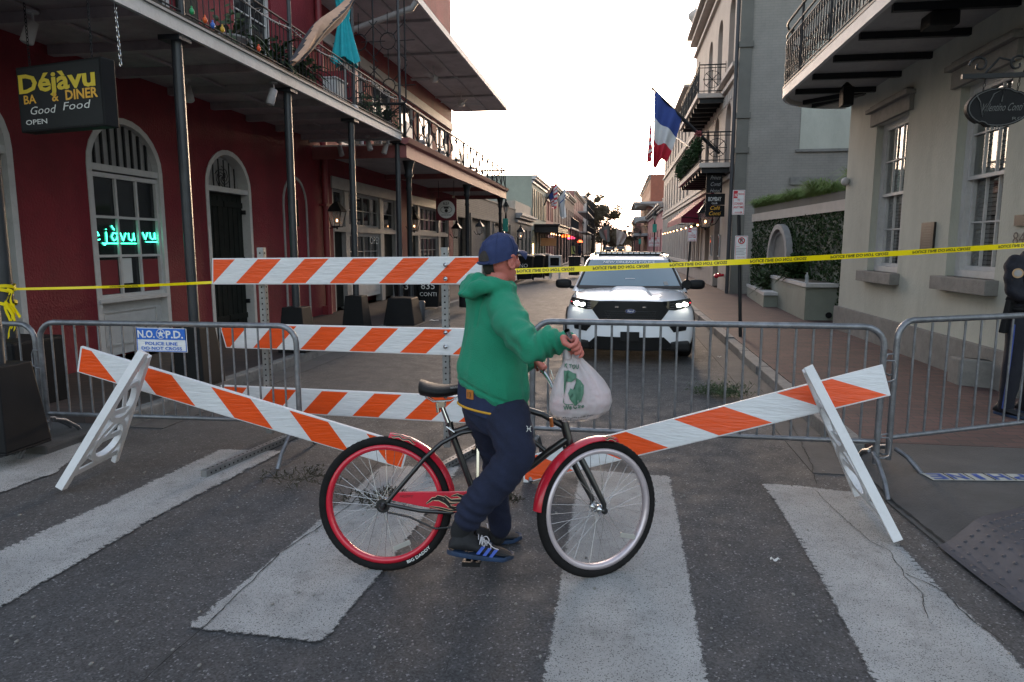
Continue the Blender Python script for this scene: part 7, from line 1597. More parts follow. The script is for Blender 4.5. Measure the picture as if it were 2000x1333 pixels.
def shoe(parent, heel, toe, w=.05, h=.085, names=('shoe', 'sole')):
    heel, toe = V(heel), V(toe); f = (toe-heel); L = f.length; f.normalize(); s_ = f.cross(V((0, 0, 1))).normalized(); up = s_.cross(f)
    pr = [(0, .62, .55), (.04, .8, .9), (.12, .92, 1.1), (.25, .9, 1.15), (.36, .85, 1.0), (.48, .92, .78), (.62, 1.0, .62), (.78, .98, .5), (.9, .8, .42), (.97, .5, .32), (1.0, .2, .2)]
    m = MB(); n = 20
    for i, (t, ww, hh) in enumerate(pr):
        for k in range(n): a = 2*math.pi*k/n; x, z = math.cos(a), math.sin(a); m.v.append(heel+f*L*t+s_*w*ww*x*(1 if z < 0 else (1-z*.45))+up*(.024+(h*hh-.024)*(.5+.5*z if z > 0 else .5+.5*z)))
    m.f = [(i*n+k, i*n+(k+1) % n, (i+1)*n+(k+1) % n, (i+1)*n+k) for i in range(len(pr)-1) for k in range(n)]+[tuple(range(n)), tuple(range(len(m.v)-n, len(m.v)))]; m.sm = [True]*len(m.f); m.mi = [0]*len(m.f)
    sh = m.build(names[0], MT['shoe_black'], parent)
    m = MB(); n = 30; V1 = []
    for lv_, (zz, k_) in enumerate(((0, .92), (.01, 1.0), (.021, .96))):
        for k in range(n):
            a = 2*math.pi*k/n; t = .5-.5*math.cos(a); ww = .62+.42*math.sin(math.pi*min(1, t*1.15))**.6 if t < .9 else 1.04*math.sqrt(max(0, 1-((t-.72)/.28)**2)); x = math.sin(a)
            ww = 1.0*abs(x)**.55*(1 if x > 0 else -1)*(.82+.2*t); V1.append(heel+f*(L*(t*1.03-.015))+s_*w*ww*k_+up*(zz+(.012 if t > .9 else 0)))
    m.add(V1, [(l*n+k, l*n+(k+1) % n, (l+1)*n+(k+1) % n, (l+1)*n+k) for l in range(2) for k in range(n)], True); m.add(V1[:n], [tuple(range(n))]); m.add(V1[-n:], [tuple(range(n))]); m.build(names[1], MT['sole_blue'], sh)
    return sh, f, s_, up, L
mk('shoe_black', (.014, .014, .016), .8, var=.2, sc=40, bump=.3, bs=200); mk('sole_blue', (.018, .02, .026), .6, var=.3, sc=9, tint=(.02, .05, .12)); mk('stripe_blue', (.07, .13, .5), .5); mk('lace', (.6, .57, .6), .8)
mk('gold_trim', (.6, .3, .02), .8); mk('hoodie_seam', (.004, .15, .075), .9); mk('sock_black', (.012, .012, .014), .9)
RD = thing('person', 'person in a green hooded sweatshirt, blue cap and navy track pants standing astride the bicycle', 'person', (-.55, 3.15, 0))
HA = math.radians(38)             # heading of the torso
# trousers
hipc = PY(962, 806, 3.13)
m = MB(); loft(m, [(hipc+V((.0, 0, .13)), .165, .125, HA, 0), (hipc+V((.0, 0, .06)), .178, .135, HA, 0), (hipc, .18, .14, HA, 0), (hipc-V((-.01, 0, .07)), .165, .125, HA, 0)])
nl = [PY(990, 812, 3.03), PY(1003, 855, 2.96), PY(1005, 893, 2.93), PY(962, 950, 2.92), PY(926, 992, 2.92), PY(915, 1012, 2.92)]; limb(m, nl, [.108, .097, .083, .079, .07, .064], 18)
fl = [PY(952, 815, 3.2), PY(966, 870, 3.28), PY(972, 905, 3.33), PY(968, 960, 3.38), PY(978, 1030, 3.41)]; limb(m, fl, [.105, .09, .078, .07, .058], 18)
def fold_leg(c, n):
    r = NZ.noise(V((c.x*14, c.y*14, c.z*7)))*.006+NZ.noise(V((c.x*4, c.y*4, c.z*26+c.x*20)))*.007
    k = (nl[2]-c).length; r += .009*math.sin((c-nl[2]).length*85)*max(0, 1-k/.16); k2 = (nl[4]-c).length; r += .008*math.sin(c.z*120+c.x*50)*max(0, 1-k2/.15); return r
tr = remeshed(m, 'trousers', M['navy_knit'], RD, .009, 3, fold_leg)
m = MB(); P = [PY(*q_) for q_ in ((930, 838, 3.0), (965, 862, 2.93), (980, 905, 2.865))]
c = PY(1033, 838, 2.86); 
for s_ in (-1, 1): m.tube([c+V((s_*(.013-.009*math.cos(t)), 0, .013*math.sin(t))) for t in [k*.3-1.35 for k in range(10)]], .0014, 4)
m.tube([c-V((.008, 0, 0)), c+V((.008, 0, 0))], .0018, 4); m.build('leg_emblem', M['white_letter'], tr)
# jersey tail between trousers and hoodie
jr = PY(960, 786, 3.13); m = MB(); rg = []
for z, k_ in ((-.035, 1.0), (0, 1.02), (.06, 1.0), (.09, .98)): rg.append((jr+V((0, 0, z)), .188*k_, .15*k_, HA, -.16))
loft(m, rg, 40); J = m.build('jersey_hem', mk('jersey', (.012, .02, .06), .85, var=.2, sc=20), RD)
m = MB(); n = 40; th = HA; w_ = V((math.sin(th), -math.cos(th), 0)); f_ = V((math.cos(th), math.sin(th), 0)); m.tube([jr+w_*.189*math.cos(t)+f_*.151*math.sin(t)+V((0, 0, -.026-.16*math.sin(t)*.15)) for t in [k*2*math.pi/n for k in range(n)]], .006, 8, closed=True); m.build('hem_stripe', MT['gold_trim'], J)
c = PY(918, 771, 2.99); m = MB(); m.obox(c, V((.018, -.012, 0)), (0, 0, .022), V((.002, .003, 0))); m.build('jersey_patch', mk('patch_orange', (.45, .15, .02), .7), J, bev=.004)
m = MB(); m.text('13', c+V((-.003, -.005, -.012)), V((.83, -.55, 0)), (0, 0, 1), .024, .5, .02); m.build('jersey_number', M['black_letter'], J, recalc=False)
# hoodie
def rc_(px, py, Y=3.13): return PY(px, py, Y)
m = MB(); loft(m, [(rc_(963, 772), .186, .158, HA, -.36), (rc_(962, 760), .196, .165, HA, -.34), (rc_(962, 735), .2, .166, HA, -.28), (rc_(962, 700), .19, .15, HA, -.17), (rc_(963, 660), .177, .134, HA, -.08), (rc_(964, 625), .17, .122, HA, -.03), (rc_(965, 598), .165, .114, HA, 0), (rc_(966, 578), .15, .1, HA, 0), (rc_(968, 563), .115, .09, HA, 0), (rc_(969, 548), .08, .08, HA, 0)], 36)
shR = rc_(960, 592)+w_*.112; shL = rc_(965, 590)-w_*.138
wrR = PY(1110, 668, 2.78); elR = PY(1036, 678, 2.80)
ar = [shR+V((0, 0, .0)), shR.lerp(elR, .5)+V((-.012, 0, -.012)), elR, elR.lerp(wrR, .55)+V((0, 0, .008)), wrR-V((.01, 0, 0))]
limb(m, ar, [.08, .075, .07, .058, .041], 18)
wrL = PY(1043, 706, 3.40); elL = PY(990, 720, 3.5); al = [shL, shL.lerp(elL, .5)+V((.02, .03, 0)), elL, wrL-V((.03, 0, 0))]; limb(m, al, [.08, .07, .06, .045], 16)
# hood bunched at the neck
nk = rc_(966, 553); bd_ = -f_
hood = []
for k in range(15): t = -2.5+5.0*k/14; hood.append(nk+f_*(-.088*math.cos(t)-.012)+w_*(.105*math.sin(t))+V((0, 0, .012-.03*(1-math.cos(t))*.6)))
m.tube(hood, [.018+.018*math.cos((k-7)/9)**2 for k in range(15)], 12); m.sphere(hood[0], .03); m.sphere(hood[-1], .03)
hb = nk-f_*.112-V((0, 0, .012)); m.sphere(hb, .055, 18, 12, (1.0, 1.1, .6)); m.sphere(hb-f_*.03-V((0, 0, .03))+w_*.02, .052, 18, 12, (1.1, 1.2, .55)); limb(m, [hb-w_*.07, hb-f_*.035-V((0, 0, .022)), hb+w_*.09+V((0, 0, .0)), nk+w_*.115+f_*.02-V((0, 0, .02))], [.03, .036, .032, .022])
hemz = rc_(962, 748).z
def sdist(p, a, b): d = b-a; t = max(0, min(1, (p-a).dot(d)/d.dot(d))); return (p-a-d*t).length, t
def fold(c, n):
    r = NZ.noise(V((c.x*7, c.y*7, c.z*3.2)))*.014+NZ.noise(V((c.x*20, c.y*20, c.z*7)))*.007
    d, t = sdist(c, ar[2], wrR)                                            # rucks along the forearm
    if d < .1: r += .009*math.sin(t*27+NZ.noise(c*11)*3.5)*(.35+.65*t)
    d, t = sdist(c, shR, elR)
    if d < .12: r += .011*math.sin((c.x*.6-c.z*1.0+c.y*.4)*44+NZ.noise(c*9)*4)*(t**.7)
    k = (c-(elR+V((-.04, .02, .02)))).length; r += -.012*math.exp(-(k/.05)**2)
    k = (c-(shR+V((-.01, .0, -.11)))).length; r += -.014*math.exp(-(k/.05)**2)*1
    if c.z < hemz+.05: r += .0025*math.sin(math.atan2(c.y-3.13, c.x-hipc.x)*17+c.z*8)*max(0, 1-abs(c.z-hemz)/.09)
    seam = c.z-(hemz-.02-.3*((c-rc_(962, 748)).dot(f_)+.75*(c-rc_(962, 748)).dot(w_))); r -= .009*math.exp(-(seam/.007)**2)*(1 if d > .1 else 0)
    r += -.010*math.exp(-((c-shR).dot((w_*.9-f_*.15).normalized())+.035)**2/.00009)*(1 if c.z > shR.z-.1 and (c-shR).dot(w_) > -.09 else 0)
    d, t = sdist(c, wrR-V((.045, 0, 0)), wrR-V((.035, 0, 0))); 
    return r
hd = remeshed(m, 'hoodie', M['green_fleece'], RD, .0075, 3, fold)
# head, neck, hands as one body
hc = PY(977, 507, 3.13); HS = .9; FH_ = math.radians(53); hf = V((math.cos(FH_), math.sin(FH_), 0)); hw = V((hf.y, -hf.x, 0)); Z = V((0, 0, 1))
m = MB(); n = 32
HP = [(-.118, .03, .035, .03), (-.108, .046, .055, .035), (-.09, .058, .066, .02), (-.07, .064, .078, .01), (-.045, .068, .084, 0), (-.015, .072, .088, -.004), (.015, .075, .094, -.006), (.045, .076, .096, -.008), (.075, .069, .086, -.008), (.098, .05, .062, -.008), (.112, .022, .03, -.006)]
vs = []
for z, a, b, off in HP:
    for k in range(n): t = 2*math.pi*k/n; vs.append(hc+(hf*(off+b*math.cos(t)*(1.0 if math.cos(t) > 0 else 1.02))+hw*a*math.sin(t)*(1-.12*max(0, math.cos(t)))+Z*z)*HS)
m.add(vs, [(i*n+k, i*n+(k+1) % n, (i+1)*n+(k+1) % n, (i+1)*n+k) for i in range(len(HP)-1) for k in range(n)]); m.add(vs[:n], [tuple(range(n))[::-1]]); m.add(vs[-n:], [tuple(range(n))])
def hp(f, s, z): return hc+(hf*f+hw*s+Z*z)*HS
m.tube([hp(.082, 0, .018), hp(.1, 0, -.01), hp(.112, 0, -.028), hp(.094, 0, -.037)], [.009, .012, .014, .01], 10); m.sphere(hp(.1, .012, -.03), .009); m.sphere(hp(.1, -.012, -.03), .009)
for s_ in (-1, 1):
    m.sphere(hp(.068, s_*.04, -.02), .024, 12, 8); m.tube([hp(.088, s_*.012, .02), hp(.085, s_*.042, .024)], [.008, .006], 8); m.sphere(hp(.083, s_*.03, .005), .0125)
    # ear
    e = [hp(-.002+.024*math.cos(t)+.004, s_*(.079+.009*abs(math.sin(t))), -.012+.034*math.sin(t)) for t in [k*.52 for k in range(12)]]; m.tube(e, [.0055+.002*math.sin(k*.52) for k in range(12)], 8, closed=True); m.sphere(hp(0, s_*.076, -.012), .02, 10, 8, (.7, .7, 1.3)); m.sphere(hp(.006, s_*.079, -.04), .01)
m.tube([hp(.09, -.022, -.062), hp(.098, 0, -.06), hp(.09, .022, -.062)], .0065, 8); m.tube([hp(.088, -.02, -.071), hp(.096, 0, -.072), hp(.088, .02, -.071)], .007, 8); m.sphere(hp(.078, 0, -.097), .022)
limb(m, [hp(-.01, 0, -.05), hp(-.025, 0, -.11), rc_(966, 560)], [.052, .052, .06], 18)
# hidden body core so that the figure is one surface
loft(m, [(rc_(966, 566), .06, .05, HA, 0), (rc_(965, 590), .12, .075, HA, 0), (rc_(964, 640), .13, .09, HA, 0), (rc_(962, 720), .13, .1, HA, 0), (hipc, .15, .1, HA, 0)], 20)
limb(m, [shR, elR, wrR-V((.03, 0, 0)), wrR+V((.02, -.0, .0))], [.045, .03, .022, .026], 12); limb(m, [shL, elL, wrL+V((.0, 0, 0))], [.05, .04, .027], 12)
limb(m, nl, [.085, .07, .058, .05, .042, .04], 12); limb(m, fl, [.08, .065, .055, .045, .04], 12)
b0, b1 = PY(1117, 668, 2.735), PY(1127, 692, 2.77); ax_ = (b1-b0).normalized(); cM = (b0+b1)/2
fist(m, cM-ax_*.045, cM+ax_*.045, (-.45, .75, .1), wrR+V((.012, .006, -.004)), 1.18, 1.25, out=1 if ax_.cross(V((-.45, .75, .1))).x > 0 else -1)
b0, b1 = PY(1040, 703, 3.405), PY(1066, 733, 3.38); ax_ = (b1-b0).normalized(); cM = b0.lerp(b1, .42)
fist(m, cM-ax_*.04, cM+ax_*.04, (-.1, -.2, .9), wrL+V((.0, -.01, .02)), 1.0, 1.05, out=1 if ax_.cross(V((-.1, -.2, .9))).x > 0 else -1)
remeshed(m, 'body', M['skin'], RD, .0038, 2, lambda c, n_: NZ.noise(c*38)*.0012)
m = MB()
for s_ in (-1, 1): m.sphere(hp(.091, s_*.03, .004), .0085, 12, 8)
m.build('eye', M['white_letter'], RD)
m = MB(); n = 32; vs = []
for z, k_ in ((-.07, .98), (-.055, 1.03), (-.02, 1.06), (.02, 1.06)):
    q_ = min(HP, key=lambda h: abs(h[0]-z))
    for k in range(n): t = math.pi*.62+2*math.pi*.38*2*k/(n-1)*1.0; t = math.pi*(.84)+math.pi*(.54)*k/(n-1); zz = z-(.012 if abs(k-n/2) < n*.3 else 0); vs.append(hc+(hf*(q_[3]+q_[2]*k_*math.cos(t))+hw*q_[1]*k_*math.sin(t)*1.02+Z*zz)*HS)
m.add(vs, [(i*n+k, i*n+k+1, (i+1)*n+k+1, (i+1)*n+k) for i in range(3) for k in range(n-1)], True)
m.build('hair', M['hair'], RD, recalc=False)
# cap
CP = thing('tmp', 'x', 'x'); bpy.data.objects.remove(CP)
m = MB(); n = 40
def capf(u, v):
    a = u*2*math.pi; ph = v*math.pi/2; r = math.cos(ph)**.8; base = -.004-.028*math.cos(a+math.pi)*0
    fx, sx_ = math.cos(a), math.sin(a); x = .108*fx*r-.008; y = .091*sx_*r; low = -.006+.034*fx
    z = low*(1-v)+(.118-.01*fx*0)*math.sin(ph)**.95+.0
    p_ = hp(x-.006, y, z+.012); return p_+(p_-hc).normalized()*(NZ.noise(V((fx*2.2, sx_*2.2, v*5)))*.006+.002*math.sin(a*3)**8)
m.grid(capf, 60, 18, True, True); cp = m.build('cap', M['navy_cap'], RD, recalc=False)
m = MB()
def bill(u, v, dz=0):
    a = (u-.5)*1.9; r0 = .1; e = .075*math.cos(a*.85)**.5*v; x = (.1+e)*math.cos(a*.75) if 0 else .098*math.cos(a)+e; y = .09*math.sin(a)*(1-.1*v); return hp(x, y, .05-.008*v*v-.03*(abs(u-.5)*2)**2*v-.012*(abs(u-.5)*2)**2+dz)
m.grid(lambda u, v: bill(u, v), 16, 6); m.grid(lambda u, v: bill(u, v, -.004), 16, 6); m.build('cap_bill', M['navy_cap'], cp, recalc=False)
m = MB(); m.tube([bill(u/16, 0)+Z*.002 for u in range(17)], .0022, 6); m.build('cap_piping', M['white_letter'], cp)
m = MB()
for k in range(6): m.tube([capf(k/6+.04, v/14)+(capf(k/6+.04, v/14)-hc).normalized()*.0008 for v in range(15)], .0014, 4)
m.sphere(capf(0, 1)+Z*.002, .007); m.build('cap_seams', M['navy_cap'], cp)
m = MB(); vs = []
for i in range(13):
    a = math.pi+(i-6)/6*.42; hh = .045*math.sqrt(max(0, 1-((i-6)/6.2)**2)); 
    for j in range(4): v = .12+.0+(hh/.118)*j/3; p_ = capf(a/(2*math.pi), v*.66); vs.append(p_+(p_-hc-Z*(p_-hc).z).normalized()*.003)
m.add(vs, [(i*4+j, i*4+j+1, (i+1)*4+j+1, (i+1)*4+j) for i in range(12) for j in range(3)], True); m.build('cap_opening', M['hair'], cp, recalc=False)
m = MB(); m.tube([capf((math.pi+(i-6)/6*.5)/(2*math.pi), .03)+(-hf)*.003 for i in range(13)], .006, 6); m.build('cap_strap', M['navy_cap'], cp)
# shoes and socks
m = MB(); limb(m, [PY(916, 1005, 2.92), PY(900, 1035, 2.93), PY(902, 1055, 2.94)], [.05, .047, .043]); m.build('sock', MT['sock_black'], RD, smooth=True)
m = MB(); limb(m, [PY(977, 1015, 3.41), PY(972, 1040, 3.42), PY(972, 1050, 3.42)], [.045, .042, .042]); m.build('sock', MT['sock_black'], RD, smooth=True)
sh, f, s_, up, L = shoe(RD, PY(874, 1080, 2.9), PY(1000, 1094, 2.98), .05, .1)
if (s_.y > 0): s_ = -s_
hN = PY(874, 1080, 2.9)
m = MB()
for k in range(3): c = hN+f*(L*(.47+.1*k))+s_*.0485+up*(.05-.004*k); m.obox(c, (f*.35+up*.65).normalized()*.021, f*.0075, s_*.003)
m.build('shoe_stripe', MT['stripe_blue'], sh)
def laces(hN, f, s_, up, L, sh, seed):
    m = MB(); q = random.Random(seed); c = hN+f*L*.46+up*.09+s_*.012
    for k in range(4): a = hN+f*L*(.42+.07*k)+up*(.1-.012*k); m.tube([a+s_*.028-up*.008, a+up*.004, a-s_*.026-up*.006], .0025, 5)
    for k in range(5):
        d = (f*q.uniform(-.2, 1)+s_*q.uniform(.2, 1.1)+up*q.uniform(-.6, .5)).normalized()*.04; m.tube(smooth([c, c+d*.6+up*.02, c+d+up*.004, c+d*.7-up*.012, c], 4), .0024, 5)
    m.tube(smooth([c, c+f*.03+s_*.03, c+f*.055+s_*.032-up*.02, c+f*.085+s_*.03-up*.03], 4), .0022, 5); m.build('laces', MT['lace'], sh)
laces(hN, f, s_, up, L, sh, 1)
h2 = G(905, 1068); h2 = V((PY(905, 1060, 3.42).x, 3.4, .004)); t2_ = V((PY(1014, 1062, 3.42).x, 3.5, .004)); 
sh, f, s_, up, L = shoe(RD, h2, t2_, .048, .09)
if (s_.y > 0): s_ = -s_
laces(h2, f, s_, up, L, sh, 2)
# ================================================================== the carrier bag
mk('bag_plastic', (.55, .52, .52), .35, var=.1, sc=6, alpha=.68, bump=.5, bs=26, tint=(.62, .54, .55)); mk('bag_print', (.06, .16, .1), .6, var=.1); mk('bag_pink', (.55, .2, .24), .7, var=.2, sc=8)
BG = thing('carrier_bag', 'white plastic carrier bag with green printing hanging from the rider\'s right hand', 'bag', PY(1120, 690, 2.78))
rows = [(684, 1108, 1126, .012), (694, 1104, 1132, .022), (708, 1100, 1145, .035), (724, 1091, 1163, .05), (742, 1083, 1180, .065), (762, 1077, 1192, .078), (782, 1073, 1196, .085), (798, 1073, 1190, .082), (811, 1079, 1172, .068), (819, 1092, 1145, .045), (822, 1108, 1125, .015)]
def bagrow(t):
    t = max(0, min(.9999, t))*(len(rows)-1); i = int(t); k = t-i; k = k*k*(3-2*k)*.4+k*.6; return [rows[i][j]*(1-k)+rows[i+1][j]*k for j in range(4)]
def bagS(fx, t, side=1, off=0):
    py, l, r, d = bagrow(t); cx_ = (l+r)/2; a = math.acos(max(-1, min(1, fx))); c = PY(cx_, py, 2.8); w = (PY(r, py, 2.8)-PY(l, py, 2.8)).length/2
    wr = (NZ.noise(V((fx*7+side*3, t*1.6, 1)))*.014+NZ.noise(V((fx*19, t*4.5, side*2)))*.007)*min(1, t*3)*math.sin(a)+.0045*math.sin(fx*34+5*NZ.noise(V((fx*4, t*3, 9))))*math.sin(a)*(1-.4*t)
    return c+V((w*fx, -side*(d*math.sin(a)**.75+wr)-off*side, NZ.noise(V((fx*5, t*5, 3)))*.006))
m = MB(); n = 64
m.grid(lambda u, v: bagS(math.cos(u*2*math.pi), v, 1 if math.sin(u*2*math.pi) >= 0 else -1), n, 46, True, True); m.build('bag_film', MT['bag_plastic'], BG, recalc=False)
m = MB(); c = PY(1160, 782, 2.8); m.sphere(c, .06, 14, 10, (1.1, .8, .85)); m.sphere(PY(1105, 790, 2.81), .055, 14, 10, (1, .8, .8)); m.sphere(PY(1150, 760, 2.82), .05, 14, 10); m.build('contents', MT['bag_pink'], BG)
m = MB(); c = PY(1117, 690, 2.79); m.tube([PY(1106, 672, 2.79), PY(1107, 686, 2.775), PY(1110, 700, 2.78)], [.006, .012, .016], 8); m.tube([PY(1130, 686, 2.8), PY(1127, 694, 2.78)], [.008, .012], 8); m.build('handle_loops', MT['bag_plastic'], BG)
def bagP(px, py):
    t = next((i for i in range(len(rows)-1) if rows[i+1][0] >= py), 0); t = (t+(py-rows[t][0])/(rows[t+1][0]-rows[t][0]))/(len(rows)-1); _, l, r, d = bagrow(t); return bagS((px-(l+r)/2)/((r-l)/2), t, 1, .0065)
def bpatch(mb, poly, cuts=3): patch(mb, [(x/100, -y/100) for x, y in poly], 0, lambda x, z: bagP(x*100, -z*100), cuts)
m = MB()
bpatch(m, [(1103, 721), (1112, 720), (1127, 726), (1127, 734), (1117, 741), (1108, 740), (1106, 748), (1104, 770), (1103, 740)])
bpatch(m, [(1127, 733), (1136, 737), (1142, 748), (1142, 762), (1138, 773), (1127, 784), (1115, 772), (1112, 760), (1116, 752), (1128, 757), (1131, 763), (1136, 758), (1135, 750), (1126, 744)])
bpatch(m, [(1103, 770), (1104, 779), (1110, 782), (1122, 780), (1122, 782), (1108, 784), (1102, 779)])
def btext(mb, st, px, py, hpx, wpx, rise=0, bold=.03): mb.text(st, (0, 0, 0), (1, 0, 0), (0, 0, 1), hpx, 0, wpx, 0, bold, mp=lambda a, b: bagP(px+a, py-b-rise*a))
btext(m, 'K YOU', 1104, 716, 7, 28); btext(m, 'We Care', 1103, 794, 8, 40, .22); m.build('bag_print', MT['bag_print'], BG, recalc=False)
m = MB(); btext(m, 'The bag is recyclable friendly plastic', 1088, 812, 3, 72, .13, .01); btext(m, 'keep away from small children', 1092, 816, 2.6, 55, .1, .01); m.build('small_print', M['black_letter'], BG, recalc=False)
# ================================================================== the officer at the right edge
mk('uniform_navy', (.006, .007, .014), .85, var=.25, sc=16, bump=.3, bs=120); mk('trouser_stripe', (.03, .06, .25), .7)
OX, OY = PY(2004, 700, 6.45).x, 6.45
OF = thing('person', 'officer in dark navy uniform with folded arms at the right edge behind the barrier', 'person', (OX, OY, SW))
HB = math.radians(-20); wo = V((math.sin(HB), -math.cos(HB), 0)); fo_ = V((math.cos(HB), math.sin(HB), 0)); o0 = V((OX-.03, OY, SW))
wo = V((.87, .5, 0)); fo_ = V((.5, -.87, 0))
m = MB(); 
def fo3(f, s, z): return o0+fo_*f+wo*s+V((0, 0, z))
HBo = math.atan2(fo_.y, fo_.x)
loft(m, [(fo3(0, 0, .88), .165, .115, HBo, 0), (fo3(0, 0, .98), .15, .105, HBo, 0), (fo3(0, 0, 1.15), .17, .12, HBo, 0), (fo3(0, 0, 1.28), .19, .12, HBo, 0), (fo3(0, 0, 1.36), .16, .09, HBo, 0), (fo3(0, 0, 1.41), .07, .07, HBo, 0)], 24)
aL = [fo3(0, -.2, 1.31), fo3(.02, -.25, 1.17), fo3(.06, -.22, 1.05), fo3(.17, -.1, 1.1), fo3(.18, .06, 1.14)]; aR = [fo3(0, .2, 1.31), fo3(.02, .25, 1.17), fo3(.08, .21, 1.05), fo3(.2, .06, 1.12), fo3(.2, -.08, 1.15)]
limb(m, aL, [.078, .068, .06, .05, .042], 14); limb(m, aR, [.078, .068, .06, .05, .042], 14)
sh_ = remeshed(m, 'uniform_shirt', MT['uniform_navy'], OF, .011, 3, lambda c, n_: NZ.noise(V((c.x*12, c.y*12, c.z*9)))*.008+.004*math.sin(c.z*60+c.x*25))
m = MB(); loft(m, [(fo3(0, 0, .95), .155, .11, HBo, 0), (fo3(0, 0, .86), .17, .12, HBo, 0), (fo3(0, 0, .76), .165, .11, HBo, 0)], 24)
lgL = [fo3(0, -.09, .8), fo3(0, -.11, .45), fo3(-.02, -.12, .07)]; lgR = [fo3(0, .09, .8), fo3(.03, .12, .45), fo3(0, .13, .07)]
limb(m, lgL, [.1, .075, .062], 14); limb(m, lgR, [.1, .075, .062], 14); remeshed(m, 'trousers', MT['uniform_navy'], OF, .011, 3, lambda c, n_: NZ.noise(V((c.x*12, c.y*12, c.z*8)))*.008)
m = MB(); m.tube([p_+(-wo*.9-V((0, .35, 0))).normalized()*r_ for p_, r_ in zip(smooth(lgL, 4), [.1-.004*i for i in range(20)])], .009, 6); m.build('trouser_stripe', MT['trouser_stripe'], OF)
m = MB(); m.tube([fo3(.118*math.sin(t), .165*math.cos(t), .93) for t in [k*.35 for k in range(18)]], .022, 8, closed=True); bl = m.build('duty_belt', M['black_paint'], OF)
m = MB(); m.beam(fo3(-.02, -.19, 1.0), fo3(-.04, -.215, .72), .06, .05, up=fo_); m.beam(fo3(-.05, -.19, 1.02), fo3(.03, -.2, .99), .04, .04); m.build('holster', M['black_paint'], bl, bev=.01)
m = MB(); m.box(fo3(.1, -.12, 0).x-.03, fo3(.1, -.12, 0).x+.03, fo3(.1, -.12, 0).y-.04, fo3(.1, -.12, 0).y+.0, .88+SW, .98+SW); m.build('pouch', M['black_paint'], bl, bev=.008)
c = fo3(.035, -.265, 1.235)-V((.0, .04, 0)); nr = (-wo*.7+fo_*.75).normalized(); m = MB(); m.lathe([(.04, 0), (.04, .006)], c+nr*.02, ax=nr, n=20); pt = m.build('shoulder_patch', mk('patch_tan', (.4, .25, .13), .7), sh_)
m = MB(); m.lathe([(.028, .006), (.028, .009)], c+nr*.02, ax=nr, n=20); m.lathe([(.018, .009), (.018, .012)], c+nr*.02, ax=nr, n=5); m.build('patch_emblem', M['gray_wood'], pt)
m = MB(); hO = fo3(.02, 0, 1.6); n = 24; vs = []
for z, a, b, off in HP:
    for k in range(n): t = 2*math.pi*k/n; vs.append(hO+fo_*(off+b*math.cos(t))+wo*a*math.sin(t)+Z*z)
m.add(vs, [(i*n+k, i*n+(k+1) % n, (i+1)*n+(k+1) % n, (i+1)*n+k) for i in range(len(HP)-1) for k in range(n)]); m.add(vs[:n], [tuple(range(n))[::-1]]); m.add(vs[-n:], [tuple(range(n))])
m.tube([hO+fo_*.08+Z*.01, hO+fo_*.11-Z*.03], .013, 8); limb(m, [hO-Z*.05, fo3(0, 0, 1.45), fo3(0, 0, 1.36)], [.055, .057, .065]); [m.sphere(hO+wo*.078*q_-Z*.01, .02, 10, 8, (.6, .6, 1.4)) for q_ in (-1, 1)]
limb(m, aL, [.04, .038, .034, .03, .028]); limb(m, aR, [.04, .038, .034, .03, .028]); loft(m, [(fo3(0, 0, 1.38), .07, .06, HBo, 0), (fo3(0, 0, 1.2), .14, .08, HBo, 0), (fo3(0, 0, .8), .12, .08, HBo, 0)], 16); limb(m, lgL, [.06, .05, .04]); limb(m, lgR, [.06, .05, .04])
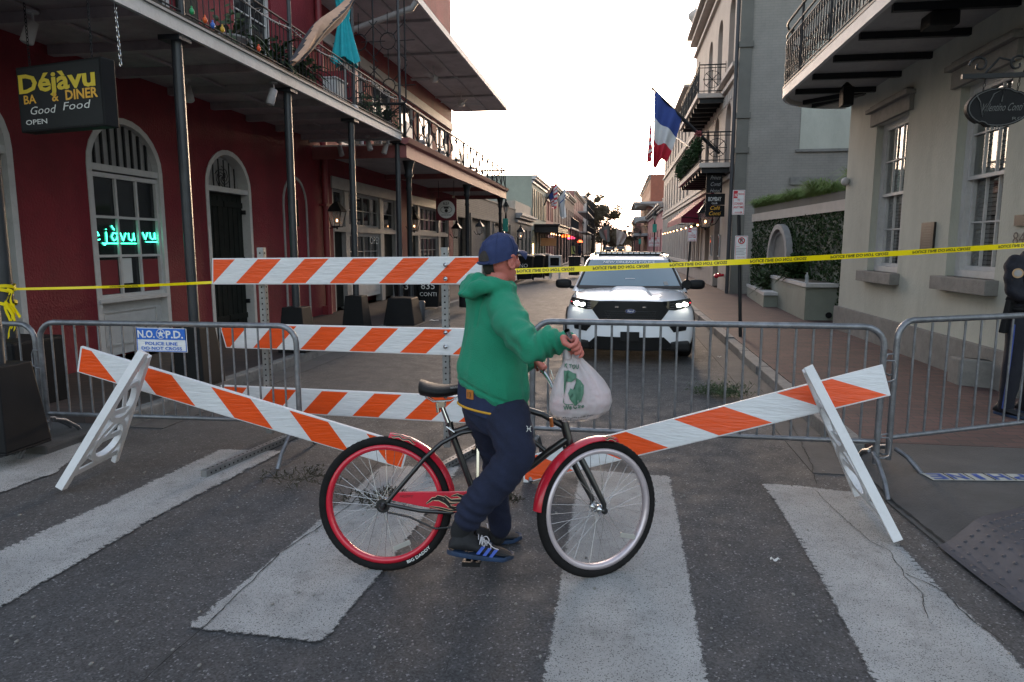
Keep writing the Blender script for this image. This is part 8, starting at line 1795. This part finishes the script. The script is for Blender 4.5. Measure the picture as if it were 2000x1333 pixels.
for tip, dr in ((aL[-1], wo), (aR[-1], -wo)):
    m.sphere(tip+dr*.03, .035, 12, 8, (1, 1, .7))
    for k in range(4): b_ = tip+dr*.05+Z*(.024-.016*k)+fo_*.01; m.tube([b_, b_+dr*.035+fo_*.005, b_+dr*.055-fo_*.015], [.009, .0085, .007], 8)
    m.tube([tip+dr*.02+Z*.025, tip+dr*.045+Z*.045], [.011, .009], 8)
remeshed(m, 'body', M['skin'], OF, .006, 2)
m = MB(); m.grid(lambda u, v: hO+fo_*(.1*math.cos(u*6.283)*math.cos(v*1.57)-.008)+wo*.084*math.sin(u*6.283)*math.cos(v*1.57)+Z*(.03+.1*math.sin(v*1.57)), 30, 8, True, True); m.build('hair', M['hair'], OF)
for P_, k in ((lgL, 0), (lgR, 1)):
    hh = P_[-1]-fo_*.09; hh.z = SW; tt = P_[-1]+fo_*.19; tt.z = SW; shoe(OF, hh, tt, .05, .1, ('boot', 'boot_sole'))
# two distant people on the left pavement
for k, (px, Y) in enumerate(((1119, 52), (1132, 56))):
    x = PY(px, 520, Y).x; t = thing('person', ['distant person in a pale yellow vest by the far left bins', 'distant person in dark clothes left of the patrol car roof'][k], 'person', (x, Y, SW)); m = MB(); b = V((x, Y, SW))
    loft(m, [(b+V((0, 0, .8)), .17, .12, 0, 0), (b+V((0, 0, 1.2)), .2, .13, 0, 0), (b+V((0, 0, 1.42)), .14, .1, 0, 0), (b+V((0, 0, 1.48)), .05, .05, 0, 0)], 14); m.sphere(b+V((0, 0, 1.6)), .11, 12, 8, (.85, .95, 1.15)); limb(m, [b+V((0, .2, 1.38)), b+V((.05, .25, 1.1)), b+V((.15, .2, .95))], [.06, .05, .04]); limb(m, [b+V((0, -.2, 1.38)), b+V((.05, -.25, 1.1)), b+V((.15, -.2, .95))], [.06, .05, .04])
    for s_ in (-1, 1): limb(m, [b+V((0, s_*.09, .85)), b+V((.02, s_*.1, .45)), b+V((0, s_*.1, .05)), b+V((.12, s_*.1, .04))], [.1, .07, .05, .04])
    remeshed(m, 'body', MT['uniform_navy'], t, .02, 1)
    m = MB(); loft(m, [(b+V((0, 0, .85)), .19, .14, 0, 0), (b+V((0, 0, 1.2)), .215, .145, 0, 0), (b+V((0, 0, 1.42)), .16, .115, 0, 0)], 14); m.build('vest', mk('hivis', (.35, .38, .12), .7) if k == 0 else M['navy_knit'], t)
